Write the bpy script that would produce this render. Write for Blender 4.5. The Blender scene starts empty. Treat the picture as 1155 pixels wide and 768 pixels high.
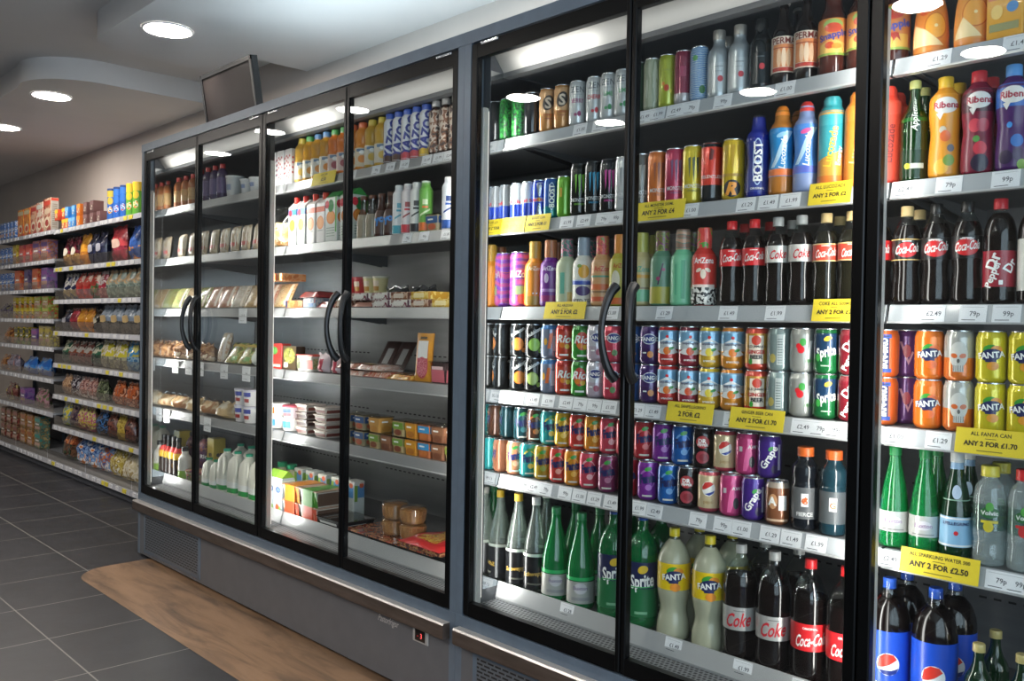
import bpy, bmesh, math, random
from mathutils import Vector, Matrix
random.seed(7)
scn = bpy.context.scene
COL = scn.collection
PI = math.pi

# ------------------------------------------------------------------ materials
def lin(h):
    h = h.lstrip('#')
    c = [int(h[i:i+2], 16)/255 for i in (0, 2, 4)]
    return tuple([x/12.92 if x <= .04045 else ((x+.055)/1.055)**2.4 for x in c]) + (1.0,)

MATS = {}
def newmat(name):
    m = bpy.data.materials.new(name); m.use_nodes = True
    nt = m.node_tree; nt.nodes.clear()
    out = nt.nodes.new('ShaderNodeOutputMaterial')
    return m, nt, out

def bsdf(nt, out, col=None, rough=.4, metal=0., spec=.5, coat=0.):
    b = nt.nodes.new('ShaderNodeBsdfPrincipled')
    if col is not None: b.inputs['Base Color'].default_value = col
    b.inputs['Roughness'].default_value = rough
    b.inputs['Metallic'].default_value = metal
    b.inputs['Specular IOR Level'].default_value = spec
    b.inputs['Coat Weight'].default_value = coat
    b.inputs['Coat Roughness'].default_value = .06
    nt.links.new(b.outputs[0], out.inputs[0])
    return b

def P(h, rough=.38, metal=0., coat=0.):
    """plain coloured material from an sRGB hex"""
    k = ('P', h, rough, metal, coat)
    if k not in MATS:
        m, nt, out = newmat('paint_' + h)
        bsdf(nt, out, lin(h), rough, metal, .5, coat)
        MATS[k] = m
    return MATS[k]

def CAN(h): return P(h, .22, .25, .6)
def PL(h): return P(h, .33, 0., .12)

def PAT(cols, scale=60., kind='noise', stretch=(1, 1, 1), rough=.35, const=True, coat=.2, metal=0.):
    """printed-packet material: a few ink colours scattered by noise or cells"""
    k = ('PAT', tuple(cols), scale, kind, stretch, rough, const, coat, metal)
    if k in MATS: return MATS[k]
    m, nt, out = newmat('print_' + cols[0])
    b = bsdf(nt, out, None, rough, metal, .5, coat)
    tc = nt.nodes.new('ShaderNodeTexCoord'); mp = nt.nodes.new('ShaderNodeMapping')
    mp.inputs['Scale'].default_value = stretch
    nt.links.new(tc.outputs['Object'], mp.inputs[0])
    cr = nt.nodes.new('ShaderNodeValToRGB'); cr.color_ramp.interpolation = 'CONSTANT' if const else 'LINEAR'
    if kind == 'noise':
        t = nt.nodes.new('ShaderNodeTexNoise'); t.inputs['Scale'].default_value = scale
        t.inputs['Detail'].default_value = 2.
        o = t.outputs[0]; lo, hi = .33, .67
    elif kind == 'wave':
        t = nt.nodes.new('ShaderNodeTexWave'); t.bands_direction = 'Z'
        t.inputs['Scale'].default_value = scale; t.inputs['Distortion'].default_value = 6.
        t.inputs['Detail'].default_value = 2.
        o = t.outputs[1]; lo, hi = .1, .9
    else:
        t = nt.nodes.new('ShaderNodeTexVoronoi'); t.inputs['Scale'].default_value = scale
        sp = nt.nodes.new('ShaderNodeSeparateColor'); nt.links.new(t.outputs['Color'], sp.inputs[0])
        o = sp.outputs[0]; lo, hi = .05, .95
    nt.links.new(mp.outputs[0], t.inputs['Vector'])
    nt.links.new(o, cr.inputs[0])
    el = cr.color_ramp.elements
    while len(el) > 1: el.remove(el[0])
    n = len(cols)
    el[0].position = 0; el[0].color = lin(cols[0])
    for i, c in enumerate(cols[1:], 1):
        e = el.new(lo + (hi-lo)*i/n); e.color = lin(c)
    nt.links.new(cr.outputs[0], b.inputs['Base Color'])
    MATS[k] = m
    return m

def CLEAR(h='f4f8f8', gloss=.10, rough=.05, tint=1.0):
    """thin clear film or plastic: tinted see-through plus a fresnel gloss"""
    k = ('CLEAR', h, gloss, rough)
    if k in MATS: return MATS[k]
    m, nt, out = newmat('clear_' + h)
    t = nt.nodes.new('ShaderNodeBsdfTransparent'); t.inputs[0].default_value = lin(h)
    g = nt.nodes.new('ShaderNodeBsdfGlossy'); g.inputs['Roughness'].default_value = rough
    mx = nt.nodes.new('ShaderNodeMixShader'); nt.links.new(schlick(nt, .04, gloss*.4), mx.inputs[0])
    nt.links.new(t.outputs[0], mx.inputs[1]); nt.links.new(g.outputs[0], mx.inputs[2])
    nt.links.new(mx.outputs[0], out.inputs[0])
    MATS[k] = m
    return m

def TINT(h, deep, mixf=.5, rough=.06):
    """coloured bottle wall with drink behind it: half see-through tint, half body colour, glossy skin"""
    k = ('TINT', h, deep, mixf)
    if k in MATS: return MATS[k]
    m, nt, out = newmat('tint_' + h)
    t = nt.nodes.new('ShaderNodeBsdfTransparent'); t.inputs[0].default_value = lin(h)
    d = nt.nodes.new('ShaderNodeBsdfPrincipled'); d.inputs['Base Color'].default_value = lin(deep)
    d.inputs['Roughness'].default_value = rough; d.inputs['Specular IOR Level'].default_value = .6
    mx = nt.nodes.new('ShaderNodeMixShader'); mx.inputs[0].default_value = mixf
    nt.links.new(t.outputs[0], mx.inputs[1]); nt.links.new(d.outputs[0], mx.inputs[2])
    g = nt.nodes.new('ShaderNodeBsdfGlossy'); g.inputs['Roughness'].default_value = rough
    m2 = nt.nodes.new('ShaderNodeMixShader')
    nt.links.new(schlick(nt), m2.inputs[0]); nt.links.new(mx.outputs[0], m2.inputs[1]); nt.links.new(g.outputs[0], m2.inputs[2])
    nt.links.new(m2.outputs[0], out.inputs[0])
    MATS[k] = m
    return m

def EMIT(h, s):
    k = ('E', h, s)
    if k not in MATS:
        m, nt, out = newmat('glow_' + h)
        e = nt.nodes.new('ShaderNodeEmission'); e.inputs[0].default_value = lin(h); e.inputs[1].default_value = s
        nt.links.new(e.outputs[0], out.inputs[0]); MATS[k] = m
    return MATS[k]

def NOISY(name, h1, h2, scale=8., rough=.5, metal=0., stretch=(1, 1, 1), bump=0., detail=6., spec=.5, coat=0.):
    k = ('N', name)
    if k in MATS: return MATS[k]
    m, nt, out = newmat(name)
    b = bsdf(nt, out, None, rough, metal, spec, coat)
    tc = nt.nodes.new('ShaderNodeTexCoord'); mp = nt.nodes.new('ShaderNodeMapping'); mp.inputs['Scale'].default_value = stretch
    n = nt.nodes.new('ShaderNodeTexNoise'); n.inputs['Scale'].default_value = scale; n.inputs['Detail'].default_value = detail
    cr = nt.nodes.new('ShaderNodeValToRGB')
    cr.color_ramp.elements[0].position = .3; cr.color_ramp.elements[0].color = lin(h1)
    cr.color_ramp.elements[1].position = .7; cr.color_ramp.elements[1].color = lin(h2)
    L = nt.links
    L.new(tc.outputs['Object'], mp.inputs[0]); L.new(mp.outputs[0], n.inputs['Vector']); L.new(n.outputs[0], cr.inputs[0])
    L.new(cr.outputs[0], b.inputs['Base Color'])
    if bump:
        bp = nt.nodes.new('ShaderNodeBump'); bp.inputs['Strength'].default_value = bump; bp.inputs['Distance'].default_value = .002
        L.new(n.outputs[0], bp.inputs['Height']); L.new(bp.outputs[0], b.inputs['Normal'])
    MATS[k] = m
    return m

def schlick(nt, f0=.04, extra=0.):
    """mirror share of a thin clear sheet, the same from both of its faces"""
    lw = nt.nodes.new('ShaderNodeLayerWeight'); lw.inputs[0].default_value = .5
    p = nt.nodes.new('ShaderNodeMath'); p.operation = 'POWER'; p.inputs[1].default_value = 5.
    m = nt.nodes.new('ShaderNodeMath'); m.operation = 'MULTIPLY_ADD'; m.inputs[1].default_value = 1-f0-extra; m.inputs[2].default_value = f0+extra; m.use_clamp = True
    nt.links.new(lw.outputs['Facing'], p.inputs[0]); nt.links.new(p.outputs[0], m.inputs[0])
    return m.outputs[0]

# ------------------------------------------------------------------ mesh builder
class MB:
    def __init__(s): s.v = []; s.f = []; s.m = []; s.mats = []; s.ix = {}
    def mi(s, m):
        if m.name not in s.ix: s.ix[m.name] = len(s.mats); s.mats.append(m)
        return s.ix[m.name]
    def add(s, vs, fs, m):
        o = len(s.v); s.v += [tuple(p) for p in vs]; k = s.mi(m)
        for f in fs: s.f.append([i+o for i in f]); s.m.append(k)
    def quad(s, a, b, c, d, m): s.add([a, b, c, d], [[0, 1, 2, 3]], m)
    def box(s, x0, x1, y0, y1, z0, z1, m):
        s.add([(x0,y0,z0),(x1,y0,z0),(x1,y1,z0),(x0,y1,z0),(x0,y0,z1),(x1,y0,z1),(x1,y1,z1),(x0,y1,z1)],
              [[0,3,2,1],[4,5,6,7],[0,1,5,4],[1,2,6,5],[2,3,7,6],[3,0,4,7]], m)
    def rbox(s, x0, x1, y0, y1, z0, z1, m, b=.004):
        """box with chamfered edges"""
        b = min(b, (x1-x0)*.45, (y1-y0)*.45, (z1-z0)*.45)
        def ring(z, i):
            return [(x0+i,y0+i+b,z),(x0+i+b,y0+i,z),(x1-i-b,y0+i,z),(x1-i,y0+i+b,z),(x1-i,y1-i-b,z),(x1-i-b,y1-i,z),(x0+i+b,y1-i,z),(x0+i,y1-i-b,z)]
        R = [ring(z0, b*.7), ring(z0+b, 0), ring(z1-b, 0), ring(z1, b*.7)]
        vs = sum(R, []); fs = []
        for k in range(3):
            for i in range(8):
                j = (i+1) % 8; fs.append([k*8+i, k*8+j, k*8+8+j, k*8+8+i])
        fs.append(list(range(7, -1, -1))); fs.append(list(range(24, 32)))
        s.add(vs, fs, m)
    def extr(s, prof, x0, x1, m, caps=True):
        """profile of (y,z) points pushed along x"""
        n = len(prof)
        vs = [(x0, y, z) for y, z in prof] + [(x1, y, z) for y, z in prof]
        fs = [[i, (i+1) % n, n+(i+1) % n, n+i] for i in range(n)]
        if caps: fs += [list(range(n-1, -1, -1)), list(range(n, 2*n))]
        s.add(vs, fs, m)
    def lathe(s, prof, seg=26, close=True, cx=0, cy=0):
        """prof: (r, z, material of the band that ends here)"""
        o = len(s.v); n = len(prof)
        for r, z, _ in prof:
            for i in range(seg):
                a = 2*PI*i/seg; s.v.append((cx+r*math.cos(a), cy+r*math.sin(a), z))
        for k in range(n-1):
            mi = s.mi(prof[k+1][2])
            for i in range(seg):
                j = (i+1) % seg
                s.f.append([o+k*seg+i, o+k*seg+j, o+(k+1)*seg+j, o+(k+1)*seg+i]); s.m.append(mi)
        if close:
            s.f.append([o+i for i in range(seg-1, -1, -1)]); s.m.append(s.mi(prof[1][2]))
            s.f.append([o+(n-1)*seg+i for i in range(seg)]); s.m.append(s.mi(prof[-1][2]))
    def tube(s, pts, r, m, seg=8):
        P_ = [Vector(p) for p in pts]; n = len(P_); o = len(s.v); mi = s.mi(m); prev = None
        for i, p in enumerate(P_):
            d = (P_[min(i+1, n-1)]-P_[max(i-1, 0)]).normalized()
            if prev is None:
                a = Vector((0, 0, 1)) if abs(d.z) < .9 else Vector((1, 0, 0))
                u = d.cross(a).normalized()
            else: u = (prev - d*prev.dot(d)).normalized()
            prev = u; w = d.cross(u)
            rr = r[i] if isinstance(r, (list, tuple)) else r
            for k in range(seg):
                t = 2*PI*k/seg; q = p + u*math.cos(t)*rr + w*math.sin(t)*rr; s.v.append(tuple(q))
        for i in range(n-1):
            for k in range(seg):
                j = (k+1) % seg
                s.f.append([o+i*seg+k, o+i*seg+j, o+(i+1)*seg+j, o+(i+1)*seg+k]); s.m.append(mi)
        s.f.append([o+k for k in range(seg-1, -1, -1)]); s.m.append(mi)
        s.f.append([o+(n-1)*seg+k for k in range(seg)]); s.m.append(mi)
    def gfx(s, items, fmap, step=(.007, .012), off0=.0004, doff=.0002):
        """flat artwork (text, ellipses, rects, polygons) laid on a surface through fmap(u,v,off)"""
        for k, it in enumerate(items):
            vs, fs, m = flat_item(it, step)
            off = off0 + doff*k
            s.add([fmap(u, v, off) for u, v in vs], fs, m)
    def build(s, name, smooth=True, ang=35):
        me = bpy.data.meshes.new(name)
        me.from_pydata(s.v, [], s.f)
        for m in s.mats: me.materials.append(m)
        me.polygons.foreach_set('material_index', s.m)
        bm = bmesh.new(); bm.from_mesh(me)
        bmesh.ops.recalc_face_normals(bm, faces=bm.faces[:]) if getattr(s, 'recalc', False) else None
        bm.to_mesh(me); bm.free()
        if smooth:
            me.polygons.foreach_set('use_smooth', [True]*len(me.polygons))
            me.set_sharp_from_angle(angle=math.radians(ang))
        me.update()
        return me

_txt = {}
def text_flat(t, bold):
    k = (t, bold)
    if k in _txt: return _txt[k]
    c = bpy.data.curves.new('lettering', 'FONT'); c.body = t; c.size = 1; c.resolution_u = 2; c.offset = bold
    c.align_x = 'CENTER'; c.fill_mode = 'FRONT'
    o = bpy.data.objects.new('lettering', c); COL.objects.link(o)
    dg = bpy.context.evaluated_depsgraph_get(); dg.update()
    me = bpy.data.meshes.new_from_object(o.evaluated_get(dg))
    vs = [(v.co.x, v.co.y-.36) for v in me.vertices]; fs = [list(p.vertices) for p in me.polygons]
    bpy.data.objects.remove(o); bpy.data.curves.remove(c); bpy.data.meshes.remove(me)
    _txt[k] = (vs, fs)
    return _txt[k]

_flat = {}
def flat_item(it, step):
    k = (repr(it), step)
    kind = it[0]; m = it[-1] if not isinstance(it[-1], dict) else it[-2]
    opt = it[-1] if isinstance(it[-1], dict) else {}
    if kind == 't':
        _, t, u, v, h = it[:5]
        vs, fs = text_flat(t, opt.get('b', .015))
        w = opt.get('w', 1.); sh = opt.get('sh', 0.); arc = opt.get('arc', 0.)
        a = math.radians(opt.get('rot', 0)); ca, sa = math.cos(a), math.sin(a)
        out = []
        for x, y in vs:
            x, y = (x*w + y*sh)*h*1.38, y*h*1.38
            if arc: y += arc*(x*x)/(h)
            out.append((u + x*ca - y*sa, v + x*sa + y*ca))
        vs = out
    elif kind == 'e':
        _, u, v, ru, rv = it[:5]
        a = math.radians(opt.get('rot', 0)); ca, sa = math.cos(a), math.sin(a); n = 22
        vs = []
        for i in range(n):
            x, y = ru*math.cos(2*PI*i/n), rv*math.sin(2*PI*i/n); vs.append((u+x*ca-y*sa, v+x*sa+y*ca))
        fs = [list(range(n))]
    elif kind == 'r':
        _, u, v, w, h = it[:5]
        vs = [(u-w/2, v-h/2), (u+w/2, v-h/2), (u+w/2, v+h/2), (u-w/2, v+h/2)]; fs = [[0, 1, 2, 3]]
    else:
        vs = list(it[1]); fs = [list(range(len(vs)))]
    if step is None: return vs, fs, m
    bm = bmesh.new(); bv = [bm.verts.new((x, y, 0)) for x, y in vs]
    for f in fs:
        try: bm.faces.new([bv[i] for i in f])
        except ValueError: pass
    for ax in (0, 1):
        lo = min(p[ax] for p in vs); hi = max(p[ax] for p in vs); st = step[ax]
        n = int((hi-lo)/st)
        for i in range(1, n+1):
            c = lo + (hi-lo)*i/(n+1); co = [0, 0, 0]; no = [0, 0, 0]; co[ax] = c; no[ax] = 1
            bmesh.ops.bisect_plane(bm, geom=bm.verts[:]+bm.edges[:]+bm.faces[:], plane_co=co, plane_no=no)
    bm.verts.index_update()
    ov = [(v.co.x, v.co.y) for v in bm.verts]; of = [[v.index for v in f.verts] for f in bm.faces]
    bm.free()
    return ov, of, m

def rad_at(prof, z):
    for (r0, z0), (r1, z1) in zip(prof, prof[1:]):
        if z0 <= z <= z1 and z1 > z0: return r0 + (r1-r0)*(z-z0)/(z1-z0)
    return prof[-1][0] if z > prof[-1][1] else prof[0][0]
def cyl_map(prof):
    """wrap: u is the arc length from the front (-y) to the right, v the height"""
    R = max(r for r, z in prof)
    def f(u, v, off):
        r = rad_at(prof, v) + off; a = u/R
        return (r*math.sin(a), -r*math.cos(a), v)
    return f
def smooth_prof(pts, n=30):
    """Catmull-Rom through (z, r) points -> list of (r, z), z rising"""
    out = []; m = len(pts); per = max(2, n//(m-1))
    for i in range(m-1):
        p0 = pts[max(i-1, 0)]; p1 = pts[i]; p2 = pts[i+1]; p3 = pts[min(i+2, m-1)]
        for k in range(per):
            t = k/per
            z = p1[0] + (p2[0]-p1[0])*t
            h = lambda a, b: 0 if b[0] == a[0] else (b[1]-a[1])/(b[0]-a[0])
            d1, d2 = h(p0, p1), h(p1, p2); d3 = h(p2, p3)
            s1 = 0 if d1*d2 <= 0 else 2*d1*d2/(d1+d2); s2 = 0 if d2*d3 <= 0 else 2*d2*d3/(d2+d3)
            if i == 0: s1 = d2
            if i == m-2: s2 = d2
            L = p2[0]-p1[0]
            r = (2*t**3-3*t*t+1)*p1[1] + (t**3-2*t*t+t)*L*s1 + (-2*t**3+3*t*t)*p2[1] + (t**3-t*t)*L*s2
            out.append((r, z))
    out.append((pts[-1][1], pts[-1][0]))
    return out

# ------------------------------------------------------------------ objects
def link(name, data, parent=None, loc=(0, 0, 0)):
    o = bpy.data.objects.new(name, data); COL.objects.link(o)
    o.location = loc
    if parent is not None: o.parent = parent
    return o
def tag(o, label, cat, group=None):
    o['label'] = label; o['category'] = cat
    if group: o['group'] = group
    return o
def struct(o): o['kind'] = 'structure'; return o
ORD = 'first second third fourth fifth sixth seventh eighth ninth tenth eleventh twelfth thirteenth fourteenth fifteenth sixteenth seventeenth eighteenth nineteenth twentieth'.split()

class Root:
    """an Empty at a thing's base; parts are given in world coordinates"""
    def __init__(s, name, loc, label, cat, group=None):
        s.o = link(name, None, None, loc); s.loc = Vector(loc); tag(s.o, label, cat, group)
    def part(s, name, mb, parent=None, label=None, smooth=True, ang=35):
        po = parent if parent is not None else s.o
        base = s.loc if parent is None else Vector(parent['_base'])
        mb.v = [tuple(Vector(p)-base) for p in mb.v]
        o = link(name, mb.build(name, smooth, ang), po)
        o['_base'] = tuple(base)
        if label: o['label'] = label
        return o
EXPOSURE = 0.0; WORLD = .15; LAMP = 190.; STRIP_W = 6.; CANOPY_W = .5; DAY = 6.; TOP_W = 26.
LIGHTS = [(-4.98, -2.78, "near cooler's first door, upper of two"), (-2.02, -2.85, "near cooler's third door, top edge"), (-5.03, -3.87, "near cooler's first door, lower of two"), (-3.58, -3.84, "near cooler's second door"), (-2.06, -3.95, "near cooler's third door, lower of two"), (-9.0, -2.2, "far cooler's first door"), (-7.6, -2.05, "far cooler's second door"), (-6.3, -2.1, "far cooler's third door")]
# ------------------------------------------------------------------ products: one builder per kind, meshes shared by repeats
TYPES = {}
def reg(key, name, cat, desc, fn): TYPES[key] = dict(name=name, cat=cat, desc=desc, fn=fn, parts=None)

WHITE = 'f2f2ee'; SIL = 'c3c8cc'; BLK = '121314'
def silver(): return P('c9cdd0', .25, .8)
COLA = lambda: P('0d0706', .12)
CLR = lambda: CLEAR('eef4f2')

SIZES = dict(std=(.033, .1152), slim=(.029, .146), rb=(.0268, .135), mon=(.0312, .168), tall=(.0275, .156), mini=(.025, .1), az=(.0365, .19))
def can(key, desc, base, size='std', bands=(), g=lambda r, h: [], lid='c9cdd0', pat=None, top=None):
    def fn():
        r, h = SIZES[size]
        B = pat if pat is not None else CAN(base)
        prof = [(.74*r, 0), (.80*r, .0015), (r*.97, .008), (r, .012), (r, h-.018), (r*.985, h-.014), (.87*r, h-.004), (.86*r, h-.002)]
        zs = sorted(set([z for _, z in prof] + [b[0]*h for b in bands] + [b[1]*h for b in bands]))
        def mat(z):
            for b in bands:
                if b[0]*h-1e-6 <= z <= b[1]*h+1e-6: return CAN(b[2]) if isinstance(b[2], str) else b[2]
            return CAN(top) if top and z > h-.012 else B
        mb = MB(); L = []
        for i, z in enumerate(zs):
            zm = (z+zs[i-1])/2 if i else z
            L.append((rad_at(prof, z), z, mat(zm)))
        mb.lathe(L, 28)
        mb.gfx(g(r, h), cyl_map(prof))
        ld = MB(); S = P(lid, .25, .8)
        ld.lathe([(.85*r, h-.004, S), (.875*r, h-.001, S), (.87*r, h+.0005, S), (.83*r, h+.0005, S), (.80*r, h-.004, S), (.3*r, h-.0035, S)], 24)
        ld.rbox(-.006, .006, -.016, .006, h-.0034, h-.0018, S, .001)
        return [('can_body', mb, []), ('can_lid', ld, [])]
    reg(key, 'drink_can', 'can', desc, fn)

SHAPES = dict(
    coke=[(0, .62), (.012, .86), (.06, 1), (.18, .99), (.34, .90), (.45, .98), (.48, 1), (.66, 1), (.70, .98), (.82, .68), (.90, .40), (1, .37)],
    pet=[(0, .7), (.015, .93), (.05, 1), (.3, 1), (.62, 1), (.68, .98), (.80, .78), (.90, .36), (1, .35)],
    big=[(0, .74), (.012, .93), (.05, 1), (.25, .98), (.45, 1), (.64, 1), (.72, .93), (.82, .66), (.90, .32), (1, .31)],
    fantabig=[(0, .80), (.012, .97), (.06, 1), (.15, .96), (.27, .80), (.38, .93), (.45, 1), (.70, 1), (.78, .86), (.86, .55), (.91, .31), (1, .30)],
    cone=[(0, .74), (.012, .95), (.05, 1), (.40, 1), (.46, .97), (.70, .62), (.88, .34), (1, .32)],
    water=[(0, .74), (.015, .95), (.05, 1), (.34, .98), (.40, .94), (.62, .74), (.86, .40), (1, .36)],
    arizona=[(0, .82), (.02, .97), (.05, 1), (.56, 1), (.62, .96), (.70, .70), (.735, .58), (.85, .58), (1, .57)],
    sport=[(0, .8), (.015, .95), (.05, 1), (.28, .98), (.42, .84), (.58, .93), (.70, 1), (.77, .9), (.83, .62), (1, .5)],
    wavy=[(0, .8), (.02, .96), (.12, 1), (.30, .95), (.42, .88), (.52, .95), (.66, 1), (.78, .97), (.86, .6), (.90, .42), (1, .4)],
    beer=[(0, .92), (.015, 1), (.55, 1), (.63, .93), (.74, .55), (.84, .38), (1, .36)],
    flask=[(0, .93), (.015, 1), (.58, 1), (.68, .9), (.78, .55), (.84, .5), (1, .5)],
    snap=[(0, .93), (.015, 1), (.62, 1), (.70, .95), (.84, .62), (.88, .56), (1, .55)],
    juice=[(0, .9), (.02, 1), (.46, 1), (.52, .93), (.58, .95), (.72, 1), (.80, .9), (.88, .56), (1, .52)],
    tube=[(0, .9), (.02, 1), (.80, 1), (.86, .85), (.90, .68), (1, .66)],
    milkglass=[(0, .92), (.02, 1), (.42, 1), (.55, .85), (.70, .52), (.88, .46), (1, .46)],
    orangina=[(0, .95), (.03, 1), (.2, 1), (.45, .9), (.72, .56), (.85, .36), (1, .34)],
    volvic=[(0, .85), (.02, .98), (.10, 1), (.24, .92), (.30, 1), (.66, 1), (.72, .94), (.80, .84), (.88, .45), (1, .43)],
    gator=[(0, .85), (.02, 1), (.54, 1), (.58, .93), (.66, 1), (.76, .95), (.84, .62), (.88, .55), (1, .54)],
)
def bottle(key, desc, r, h, shape, mats, cap, labels=(), rc=None, hc=.02, name='drink_bottle', cat='bottle', capshape='screw', sq=None):
    """mats: [(up to z fraction, material fn)], labels: [(z0, z1, material fn, artwork fn)]"""
    def fn():
        pts = [(zf*h, rf*r) for zf, rf in SHAPES[shape]]
        prof = smooth_prof(pts, 34)
        top = h-hc*.35
        prof = [p for p in prof if p[1] < top] + [(rad_at(prof, top), top)]
        cuts = [zf*h for zf, _ in mats if zf < 1]
        zs = sorted(set([z for _, z in prof]+cuts))
        mb = MB(); L = []
        for i, z in enumerate(zs):
            zm = (z+zs[i-1])/2 if i else 0
            m = next((mm for zf, mm in mats if zm <= zf*h+1e-6), mats[-1][1])
            L.append((rad_at(prof, z), z, m()))
        mb.lathe(L, 30)
        out = [('bottle_body', mb, [])]
        for i, lb in enumerate(labels):
            z0, z1, m, g = lb
            zz = [z0*h] + [z for z in zs if z0*h < z < z1*h] + [z1*h]
            lm = MB(); M_ = m() if callable(m) else m
            lm.lathe([(rad_at(prof, z)+.0005, z, M_) for z in zz], 30, close=False)
            if g: lm.gfx(g(r, h), cyl_map(prof), off0=.0010)
            out.append(('bottle_label', lm, []))
        cm = MB(); rr = rc if rc else .0145; C = PL(cap) if isinstance(cap, str) else cap()
        z0 = h-hc
        if capshape == 'sport':
            cm.lathe([(rr, z0, C), (rr, z0+.016, C), (rr*.95, z0+.020, C), (rr*.8, z0+.030, C), (rr*.72, h-.004, C), (rr*.55, h, C)], 22)
        elif capshape == 'crown':
            cm.lathe([(rr*1.05, z0, C), (rr*1.05, z0+.003, C), (rr*.9, h-.001, C), (rr*.7, h, C)], 20)
        else:
            cm.lathe([(rr*1.02, z0-.004, C), (rr*1.02, z0-.0012, C), (rr*.95, z0-.001, C), (rr, z0, C), (rr, h-.002, C), (rr*.92, h, C)], 22)
        out.append(('bottle_cap', cm, []))
        return out
    reg(key, name, cat, desc, fn)

def flatmap(y): return lambda u, v, off: (u, y-off, v)

def carton(key, desc, w, d, h, base, g=lambda w, h: [], side=None, cap=None, gable=False, name='juice_carton', cat='carton', top=None, gs=None, rc=.014):
    def fn():
        mb = MB(); B = PL(base) if isinstance(base, str) else base()
        hb = h - (.018 if cap else 0)
        hb2 = hb-.03 if gable else hb
        mb.rbox(-w/2, w/2, -d/2, d/2, 0, hb2, B, .003)
        if gable:
            mb.extr([(-d/2+.001, hb2-.001), (d/2-.001, hb2-.001), (.004, hb), (-.004, hb)], -w/2+.001, w/2-.001, PL(top) if top else B)
        elif top: mb.rbox(-w/2-.0006, w/2+.0006, -d/2-.0006, d/2+.0006, hb2-.014, hb2+.0006, PL(top), .003)
        mb.gfx(g(w, hb2), flatmap(-d/2), step=None)
        sm = (gs or g)
        mb.gfx(sm(d, hb2), lambda u, v, off: (w/2+off, u, v), step=None)
        out = [('carton_body', mb, [])]
        if cap:
            c = MB(); c.lathe([(rc, hb-.012 if gable else hb-.001, PL(cap)), (rc, h-.002, PL(cap)), (rc*.9, h, PL(cap))], 18, cy=-d*.12)
            out.append(('carton_cap', c, []))
        return out
    reg(key, name, cat, desc, fn)

def box(key, desc, w, d, h, base, g=lambda w, h: [], name='food_box', cat='box', side=None, gs=None):
    def fn():
        mb = MB(); B = PL(base) if isinstance(base, str) else base()
        mb.rbox(-w/2, w/2, -d/2, d/2, 0, h, B, .002)
        if side: mb.rbox(w/2-.001, w/2+.0006, -d/2+.002, d/2-.002, .002, h-.002, PL(side) if isinstance(side, str) else side(), .0005)
        mb.gfx(g(w, h), flatmap(-d/2), step=None)
        if gs: mb.gfx(gs(d, h), lambda u, v, off: (w/2+.0006+off, u, v), step=None)
        return [('box_body', mb, [])]
    reg(key, name, cat, desc, fn)

def bag(key, desc, w, d, h, mf, g=None, name='snack_bag', cat='bag', slump=0., seed=1, window=None):
    """pillow bag; mf(u in -1..1, v in 0..1) gives the material"""
    def fn():
        rnd = random.Random(seed); mb = MB(); nu, nv = 14, 18
        ph = [rnd.uniform(0, 6) for _ in range(6)]
        def dep(u, v):
            e = max(0., 1-abs(u)**2.4)**.6
            b = min(1., (max(v-.03, 0)/.16))**.5 if v < .2 else 1
            t = max(0., min(1., (1-v-.06)/.34))**.75
            wr = 1 + .10*math.sin(5*u+ph[0]+3*v) + .08*math.sin(9*v+ph[1]) + .05*math.sin(13*u+ph[2]+7*v)
            return d/2*max(.02, e*min(b+.3*(v < .08), 1)*t*wr)
        def xx(u, v):
            pinch = 1-.07*math.sin(PI*v)+.02*math.sin(11*v+ph[3]*(1 if u > 0 else 2))
            return u*w/2*pinch + .012*math.sin(4*v+ph[4])*v
        def zz(u, v): return v*h*(1-slump*.25*abs(u)) + (.006*math.sin(6*u+ph[5]) if v > .9 else 0)
        def yy(v): return slump*.5*h*v*v*.4
        for sgn in (-1, 1):
            o = len(mb.v)
            for j in range(nv+1):
                for i in range(nu+1):
                    u = -1+2*i/nu; v = j/nv
                    mb.v.append((xx(u, v), sgn*dep(u, v)+yy(v), zz(u, v)))
            for j in range(nv):
                for i in range(nu):
                    q = [o+j*(nu+1)+i, o+j*(nu+1)+i+1, o+(j+1)*(nu+1)+i+1, o+(j+1)*(nu+1)+i]
                    if sgn > 0: q.reverse()
                    mb.f.append(q); mb.m.append(mb.mi(mf(-1+2*(i+.5)/nu, (j+.5)/nv)))
        if g:
            mb.gfx(g(w, h), lambda u, v, off: (u, -dep(2*u/w, v/h)+yy(v/h)-off-.0015, v), step=(.014, .02), off0=.001, doff=.0005)
        return [('bag_body', mb, [])]
    reg(key, name, cat, desc, fn)

def tub(key, desc, r0, r1, h, body, lid, g=lambda r, h: [], name='food_tub', cat='tub', lidh=.008, square=False, film=None):
    def fn():
        mb = MB(); B = PL(body) if isinstance(body, str) else body()
        seg = 26
        prof = [(r0*.96, 0), (r0, .002), (r1, h-lidh)]
        mb.lathe([(r, z, B) for r, z in prof], seg)
        def fm(u, v, off):
            r = rad_at(prof, v)+off; a = u/r1; return (r*math.sin(a), -r*math.cos(a), v)
        mb.gfx(g(r1, h), fm)
        l = MB(); Lm = PL(lid) if isinstance(lid, str) else lid()
        l.lathe([(r1*1.0, h-lidh-.001, Lm), (r1*1.05, h-lidh, Lm), (r1*1.05, h-.001, Lm), (r1*.98, h, Lm)], seg)
        return [('tub_body', mb, []), ('tub_lid', l, [])]
    reg(key, name, cat, desc, fn)

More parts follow.
